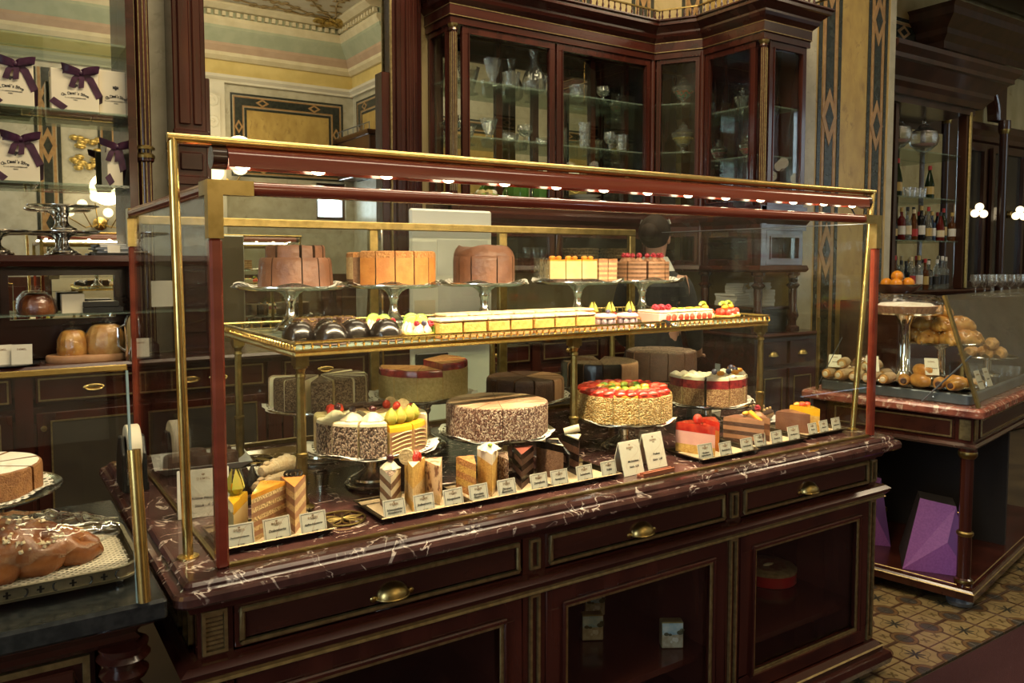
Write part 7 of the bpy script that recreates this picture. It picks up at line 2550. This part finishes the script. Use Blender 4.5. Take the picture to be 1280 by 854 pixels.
framed(wbar, T(0, 5.2, 0), 7.4, 9.14, 3.0, 4.2, .26, st_wall)
# arched panelling further right
ap = thing('arched_panelling', 'dark walnut wall panelling with an arch and smoked panels, at the right edge', 'panelling', (10.0, 5.0, 0))
# spandrel plate with a round opening
cx, cz, R_ = 9.80, 3.20, .47
k = MB()
vs, fs = [], []
n = 20
for y in (4.95, 5.05):
    for i in range(n + 1):
        a = PI * i / n
        vs.append((cx + R_ * math.cos(a), y, cz + R_ * math.sin(a)))
    for i in range(n + 1):
        a = PI * i / n
        m_ = max(abs(math.cos(a)) / .72, math.sin(a) / .66)
        vs.append((cx + math.cos(a) / m_, y, cz + math.sin(a) / m_))
q = 2 * (n + 1)
for i in range(n):
    fs += [(i, i + 1, n + 2 + i, n + 1 + i), (q + i, q + n + 1 + i, q + n + 2 + i, q + i + 1), (i, q + i, q + i + 1, i + 1), (n + 1 + i, n + 2 + i, q + n + 2 + i, q + n + 1 + i)]
k.add(vs, fs).build('arch_spandrel', wood_bk, ap, world=True)
k = MB().tube([(cx + (R_ + .03) * math.cos(PI * i / 16), 4.94, cz + (R_ + .03) * math.sin(PI * i / 16)) for i in range(17)], .03, 8)
k.build('arch_moulding', wood, ap, world=True)
k = MB()
for i in range(24):
    k.ell((cx + (-.58 if i % 2 else .58) + rnd.uniform(-.06, .06), 4.948, 3.68 + rnd.uniform(-.10, .12)), (.045, .012, .03), 6, 4)
k.build('carved_leaves', brass_dull, ap, world=True)
for x in (9.10, 10.42):
    MB().lathe([(.07, 0), (.07, .3), (.05, .32), (.05, 3.05), (.07, 3.10), (.07, 3.20)], 14, M=T(x, 4.92, 0)).build('column', wood_bk, ap, world=True)
    MB().lathe([(.052, 3.04), (.068, 3.08), (.068, 3.12), (.06, 3.14)], 14, M=T(x, 4.92, 0)).build('capital', brass_dull, ap, world=True)
MB().box(8.915, 9.40, 4.955, 5.0, 1.2, 3.2).build('side_board', wood_bk, ap, world=True)
MB().box(8.96, 12.5, 5.13, 5.195, 0, 3.2).build('rear_panel', wood_bk, ap, world=True)
for a, b in ((9.45, 10.30), (10.55, 11.3), (11.45, 12.2)):
    MB().box(a, b, 5.115, 5.13, 1.25, 2.85).build('smoked_panel', dark_glass, ap, world=True)
    frame_part(MB(), a - .05, b + .05, 1.20, 2.90, 5.115, .06, .04).build('panel_frame', wood_bk, ap, world=True)
MB().sweep([(0, 2.95), (.04, 2.97), (.04, 3.03), (.08, 3.09), (.08, 3.15), (0, 3.15)], [(9.0, 5.13), (12.5, 5.13)]).build('rail_moulding', wood_bk, ap, world=True)
k = MB().sweep([(0, 3.86), (.05, 3.86), (.05, 3.94), (.12, 4.0), (.12, 4.06), (.26, 4.16), (.26, 4.24), (.30, 4.28), (0, 4.28)], [(9.02, 5.19), (9.02, 4.95), (12.5, 4.95)]).box(9.02, 12.5, 4.95, 5.19, 3.86, 4.28)
k.build('entablature', wood_bk, ap, world=True)
struct(MB().box(6.56, 14, 4.55, 5.0, 4.55, 4.9).build('trim_11', wood_bk, bevel=.02))
for i, x in enumerate((10.0, 11.0)):  # glowing globes built here imitate reflections of lamps
    t = thing('bar_lamp_reflection', ('left', 'right')[i] + ' cluster of glowing globes imitating lamp reflections on the dark panelling at the right edge', 'lamp', (x, 5.07, 2.02), 0, 'imitated lamp reflections on the bar panelling')
    MB().lathe([(0, 0), (.05, 0), (.04, .03), (0, .04)], 12, M=T(0, .03, .08, 0, PI / 2)).build('back_plate', brass_dull, t)
    for q in range(3):
        MB().tube([(0, 0, .06), ((q - 1) * .10, -.10, .02 + .05 * (q == 1))], .008, 6).build('arm', brass_dull, t)
        MB().ell(((q - 1) * .10, -.10, .05 + .08 * (q == 1)), .048, 10, 8).build('globe', glow, t)
# bottles
bm = {}
glc = {'clear': clearmat('bottle_clear', (.78, .82, .78), gain=2, body=(.30, .32, .30), bodyfac=.25), 'green': clearmat('bottle_green', (.12, .25, .10), gain=2, body=(.015, .03, .012), bodyfac=.6),
       'amber': clearmat('bottle_amber', (.55, .22, .04), gain=2, body=(.14, .05, .012), bodyfac=.6), 'dark': clearmat('bottle_dark', (.06, .06, .06), gain=2, body=(.012, .012, .014), bodyfac=.7),
       'red': clearmat('bottle_red', (.5, .06, .04), gain=2, body=(.16, .016, .012), bodyfac=.6), 'blue': clearmat('bottle_blue', (.2, .35, .6), gain=2, body=(.03, .06, .13), bodyfac=.5)}
lab_m = [pm('label_cream', (.62, .54, .36), rough=.6), pm('label_white', (.66, .66, .62), rough=.6), pm('label_red', (.40, .03, .03), rough=.6), pm('label_black', (.02, .02, .02), rough=.5), pm('label_gold', (.45, .32, .1), rough=.4)]
cname = {'clear': 'clear', 'green': 'dark green', 'amber': 'amber', 'dark': 'black', 'red': 'red', 'blue': 'blue'}
lname = ['cream', 'white', 'red', 'black', 'gold']
protos = {}


def bottle(x, y, z, colr, li, h, r, shape, label, group):
    key = (colr, li, shape)
    if key in protos:
        o = dup(protos[key], (x, y, z), 0, label, group)
        o.scale = (r / .038, r / .038, h / .30)
        return o
    t = thing('liquor_bottle', label, 'bottle', (x, y, z), 0, group)
    pf = {0: [(0, 0), (.036, 0), (.038, .006), (.038, .175), (.030, .205), (.014, .225), (.013, .275), (.015, .278), (.015, .284), (0, .284)],
          1: [(0, 0), (.036, 0), (.038, .006), (.038, .13), (.024, .20), (.013, .245), (.012, .275), (.0, .28)],
          2: [(0, 0), (.036, 0), (.038, .01), (.036, .15), (.038, .16), (.034, .185), (.013, .195), (.013, .275), (0, .28)]}[shape]
    MB().lathe(pf, 14).build('glass_body', glc[colr], t)
    MB().lathe([(.0385, .05), (.0385, .13), (.0, .13)] if shape != 1 else [(.0385, .04), (.0385, .11), (0, .11)], 14).build('bottle_label', lab_m[li], t)
    MB().lathe([(.0155, .262), (.0155, .30), (0, .302)], 10).build('cap', lab_m[(li + 3) % 5], t)
    t.scale = (r / .038, r / .038, h / .30)
    protos[key] = t
    return t


def place_row(x0, x1, n, y, z, gname, rowtxt, kinds):
    ordn = ['first', 'second', 'third', 'fourth', 'fifth', 'sixth', 'seventh', 'eighth', 'ninth', 'tenth', 'eleventh', 'twelfth', 'thirteenth', 'fourteenth', 'fifteenth']
    for i in range(n):
        colr, li, sh = kinds[i % len(kinds)]
        h = rnd.uniform(.27, .33) * 1.05
        bottle(x0 + (x1 - x0) * i / (n - 1) + rnd.uniform(-.012, .012), y + rnd.uniform(-.02, .02), z, colr, li, h, rnd.uniform(.036, .043), sh,
               '%s bottle with %s label, %s from left, %s' % (cname[colr], lname[li], ordn[i], rowtxt), gname)


K1 = [('amber', 0, 0), ('dark', 4, 1), ('red', 1, 0), ('clear', 0, 2), ('amber', 2, 1), ('dark', 1, 0), ('clear', 4, 1), ('blue', 1, 2), ('red', 0, 1), ('green', 4, 0), ('amber', 1, 2)]
K2 = [('clear', 1, 0), ('amber', 4, 2), ('clear', 0, 1), ('dark', 0, 2), ('clear', 2, 0)]
K3 = [('clear', 3, 2)]
place_row(7.22, 8.32, 11, 4.42, 1.7055, 'bottles on the middle bar shelf', 'front row of the middle bar shelf', K1)
place_row(7.50, 8.50, 10, 4.60, 1.7055, 'bottles on the middle bar shelf', 'back row of the middle bar shelf', K1[4:] + K1[:4])
place_row(7.22, 7.86, 7, 4.42, 1.2155, 'bottles on the bar worktop', 'front row on the bar worktop', K2)
place_row(7.96, 8.30, 4, 4.42, 1.2155, 'alike clear bottles with black labels', 'among four alike on the bar worktop', K3)
place_row(7.55, 8.45, 8, 4.62, 1.2155, 'bottles on the bar worktop', 'back row on the bar worktop', K2[2:] + K2[:2])
bottle(7.98, 4.46, 2.1255, 'green', 4, .33, .045, 1, 'single dark green bottle with gold neck on the upper bar shelf', None)
bottle(7.38, 4.44, 2.1255, 'green', 4, .36, .045, 1, 'dark green bottle at the left end of the upper bar shelf, beside the pier', None)
for i in range(4):
    glassware('tumbler', 'upturned glass on the upper bar shelf, ' + ('first', 'second', 'third', 'fourth')[i] + ' left of the single green bottle', 'glass', 7.86 - i * .09, 4.46, 2.1255, tumbler_prof(.10, .04), None, 'glasses on the upper bar shelf', seg=12)
for i, (x, tx) in enumerate(((7.92, 'right'), (7.45, 'left, close to the pier'))):
    t = thing('globe_jar', 'clear spherical lidded jar on the top bar shelf, ' + tx, 'jar', (x, 4.50, 2.5705), 0, 'globe jars on the top bar shelf')
    MB().lathe([(0, 0), (.05, 0), (.03, .02), (.06, .03), (.125, .09), (.14, .15), (.12, .22), (.06, .26)], 22).build('globe_body', crystal, t)
    MB().lathe([(.065, .255), (.05, .28), (.015, .30), (.02, .33), (0, .345)], 14).build('lid', crystal, t)
    MB().lathe([(0, .07), (.09, .075), (.115, .10), (0, .105)], 16).build('contents', pinkcr, t)
# bar counter with fruit bowl, glasses
tag(MB().box(5.75, 11.0, 3.42, 3.92, 0, 1.19).build('bar_counter', wood_bk, None, bevel=.008), 'dark walnut bar counter behind the pastry island', 'counter')
for i, x in enumerate((5.9, 6.75, 7.6, 8.45)):
    pass
bw = thing('fruit_bowl', 'silver bowl of oranges on the bar counter at the right', 'bowl', (6.04, 3.62, 1.1905))
MB().lathe([(.06, 0), (.07, .01), (.05, .03), (.14, .07), (.19, .13), (.185, .13), (.13, .075), (0, .045)], 28).build('bowl', chrome, bw)
for i, (dx, dy, dz) in enumerate(((-.08, -.05, .13), (.07, -.06, .135), (0, .08, .13), (-.02, -.02, .19))):
    t = thing('orange', 'orange lying in the silver bowl, ' + ('left', 'right', 'rear', 'topmost')[i], 'fruit', (6.04 + dx, 3.62 + dy, 1.1905 + dz - .045), 0, 'oranges in the silver bowl')
    MB().ell((0, 0, .045), .046, 16, 12).build('peel', orange_f, t)
    MB().lathe([(0, 0), (.005, .0), (.003, .004), (0, .004)], 8, M=T(0, 0, .090)).build('stem_scar', lime_out, t)
for i in range(8):
    glassware('stem_glass', 'upturned clear glass on the bar counter at the right edge, ' + ('first', 'second', 'third', 'fourth', 'fifth', 'sixth', 'seventh', 'eighth')[i] + ' from the left', 'glass', 7.42 + (i % 4) * .16, 3.56 + .14 * (i // 4), 1.1905, goblet_prof(.19, .05), None, 'glasses on the bar counter', seg=14)


# ============================================================ THE PERSON BEHIND THE CASE
skin = pm('skin', (.55, .30, .21), rough=.5, sss=.1)
dress = pm('dress_black', (.012, .012, .015), (.02, .02, .024), 40, rough=.8)
hair_m = pm('hair_dark', (.02, .012, .008), (.03, .018, .012), 60, (1, 1, .2), rough=.75, spec=.2)
pe = thing('person', 'person in black dress with white collar and dark pinned-up hair behind the case', 'person', (3.18, 3.34, 0), math.radians(118))


def skinned(name, joints, edges, m, root=0, sub=2, parent=None):
    me = bpy.data.meshes.new(name)
    me.from_pydata([j[0] for j in joints], edges, [])
    o = bpy.data.objects.new(name, me)
    COL.objects.link(o)
    sk = o.modifiers.new('skin', 'SKIN')
    sk.use_smooth_shade = True
    for i, j in enumerate(joints):
        r = j[1] if isinstance(j[1], tuple) else (j[1], j[1])
        me.skin_vertices[0].data[i].radius = r
        me.skin_vertices[0].data[i].use_root = (i == root)
    ss = o.modifiers.new('sub', 'SUBSURF')
    ss.levels = ss.render_levels = sub
    dg = bpy.context.evaluated_depsgraph_get()
    dg.update()
    nm2 = bpy.data.meshes.new_from_object(o.evaluated_get(dg))
    nm2.name = name
    nm2.materials.clear()
    nm2.materials.append(m)
    for p in nm2.polygons:
        p.use_smooth = True
    bpy.data.objects.remove(o)
    r = bpy.data.objects.new(name, nm2)
    COL.objects.link(r)
    r.parent = parent
    return r


# body faces local -y: pelvis, spine, neck, head, arms, legs in one skin
J = [((0, 0, .93), (.15, .11)), ((0, .0, 1.12), (.12, .09)), ((0, .01, 1.32), (.15, .10)), ((0, .015, 1.44), (.07, .06)), ((0, 0, 1.52), .05), ((0, -.015, 1.60), (.068, .082)), ((0, -.01, 1.68), (.062, .075)),
     ((.16, .01, 1.38), .055), ((.22, .0, 1.13), .042), ((.20, -.16, .98), .034), ((.19, -.22, .96), .026),
     ((-.16, .01, 1.38), .055), ((-.22, .0, 1.13), .042), ((-.20, -.16, .98), .034), ((-.19, -.22, .96), .026),
     ((.09, 0, .84), .085), ((.10, -.01, .48), .058), ((.10, .01, .09), .038), ((.10, -.12, .03), (.035, .025)),
     ((-.09, 0, .84), .085), ((-.10, -.01, .48), .058), ((-.10, .01, .09), .038), ((-.10, -.12, .03), (.035, .025))]
E_ = [(0, 1), (1, 2), (2, 3), (3, 4), (4, 5), (5, 6), (2, 7), (7, 8), (8, 9), (9, 10), (2, 11), (11, 12), (12, 13), (13, 14), (0, 15), (15, 16), (16, 17), (17, 18), (0, 19), (19, 20), (20, 21), (21, 22)]
skinned('body', J, E_, skin, 0, 2, pe)
for s in (-1, 1):                      # hands: four fingers and a thumb each
    for q in range(4):
        bx = s * (.175 + q * .013)
        L_ = (.050, .058, .055, .044)[q]
        skinned('finger', [((bx, -.235, .955), .009), ((bx, -.235 - L_ * .6, .952), .008), ((bx, -.235 - L_, .940), .007)], [(0, 1), (1, 2)], skin, 0, 1, pe)
    skinned('thumb', [((s * .175, -.215, .95), .010), ((s * .150, -.245, .945), .009), ((s * .142, -.268, .940), .008)], [(0, 1), (1, 2)], skin, 0, 1, pe)
# dress
k = MB().lathe([(.20, .50), (.205, .52), (.19, .75), (.185, .92), (.145, 1.10), (.165, 1.26), (.185, 1.36), (.13, 1.43), (.068, 1.47), (.064, 1.47)], 26, sy=.74, M=T(0, .004, 0))
k.build('dress', dress, pe)
for s in (-1, 1):
    skinned('sleeve', [((s * .13, .01, 1.38), .068), ((s * .17, .01, 1.36), .066), ((s * .225, .0, 1.13), .054), ((s * .205, -.13, 1.00), .045)], [(0, 1), (1, 2), (2, 3)], dress, 0, 2, pe)
    MB().ell((s * .10, -.06, .04), (.045, .13, .04), 14, 9, zmin=.0).build('shoe', black_m, pe)
MB().lathe([(.070, 1.49), (.098, 1.475), (.112, 1.445), (.090, 1.49), (.070, 1.525), (.064, 1.525)], 24, sy=.86, M=T(0, .008, .0)).build('collar', paper_w, pe)
k = MB().ell((0, .022, 1.665), (.088, .100, .098), 18, 14)
k.build('hair', hair_m, pe)
MB().ell((0, .12, 1.66), (.05, .042, .05), 14, 10, jit=.03).build('hair_bun', hair_m, pe)
MB().add([(x * .089, .02 + .101 * y * .98, 1.70 + .01) for x, y in [(math.cos(a), math.sin(a)) for a in [PI + PI * i / 12 for i in range(13)]]] + [(x * .080, .02 + .092 * y, 1.735) for x, y in [(math.cos(a), math.sin(a)) for a in [PI + PI * i / 12 for i in range(13)]]], [(i, i + 1, i + 14, i + 13) for i in range(12)], 0, True).build('white_headband', paper_w, pe)
MB().add([(-.010, -.092, 1.60), (.010, -.092, 1.60), (0, -.103, 1.602), (0, -.088, 1.645), (0, -.09, 1.592)], [(0, 3, 2), (2, 3, 1), (0, 2, 4), (2, 1, 4)], 0, True).build('nose', skin, pe)
for s in (-1, 1):
    MB().ell((s * .030, -.080, 1.635), (.012, .010, .008), 10, 8).build('eye', paper_w, pe)
    MB().ell((s * .030, -.088, 1.635), (.006, .005, .006), 8, 6).build('iris', hair_m, pe)
    MB().ell((s * .030, -.084, 1.655), (.016, .006, .003), 8, 5).build('eyebrow', hair_m, pe)
    MB().ell((s * .074, .0, 1.625), (.010, .020, .030), 10, 8).build('ear', skin, pe)
MB().ell((0, -.085, 1.572), (.024, .010, .007), 10, 7).build('mouth', pm('lips', (.45, .13, .11), rough=.4), pe)

# ---- white partition panel with taped papers behind the case
wc = thing('notice_board', 'tall white notice board with taped paper sheets, standing upright behind the glass case', 'notice board', (1.62, 2.96, 0))
MB().box(-.165, .225, -.012, .012, .02, 1.715).build('board', white_tin, wc, bevel=.008)
for x in (-.12, .18):
    MB().box(x - .02, x + .02, -.12, .12, 0, .02).build('foot', zinc, wc, bevel=.003)
for a_, b_, c_, d_, m_ in ((-.160, -.050, 1.50, 1.580, paper_w), (-.045, .200, 1.44, 1.590, paper_w), (-.15, -.055, 1.22, 1.34, paper), (-.04, .19, 1.10, 1.42, paper_w)):
    MB().box(a_, b_, -.0145, -.0125, c_, d_).build('paper_sheet', m_, wc)
MB().box(-.15, .0, -.026, -.0125, 1.02, 1.12).build('dark_tablet', black_m, wc, bevel=.003)
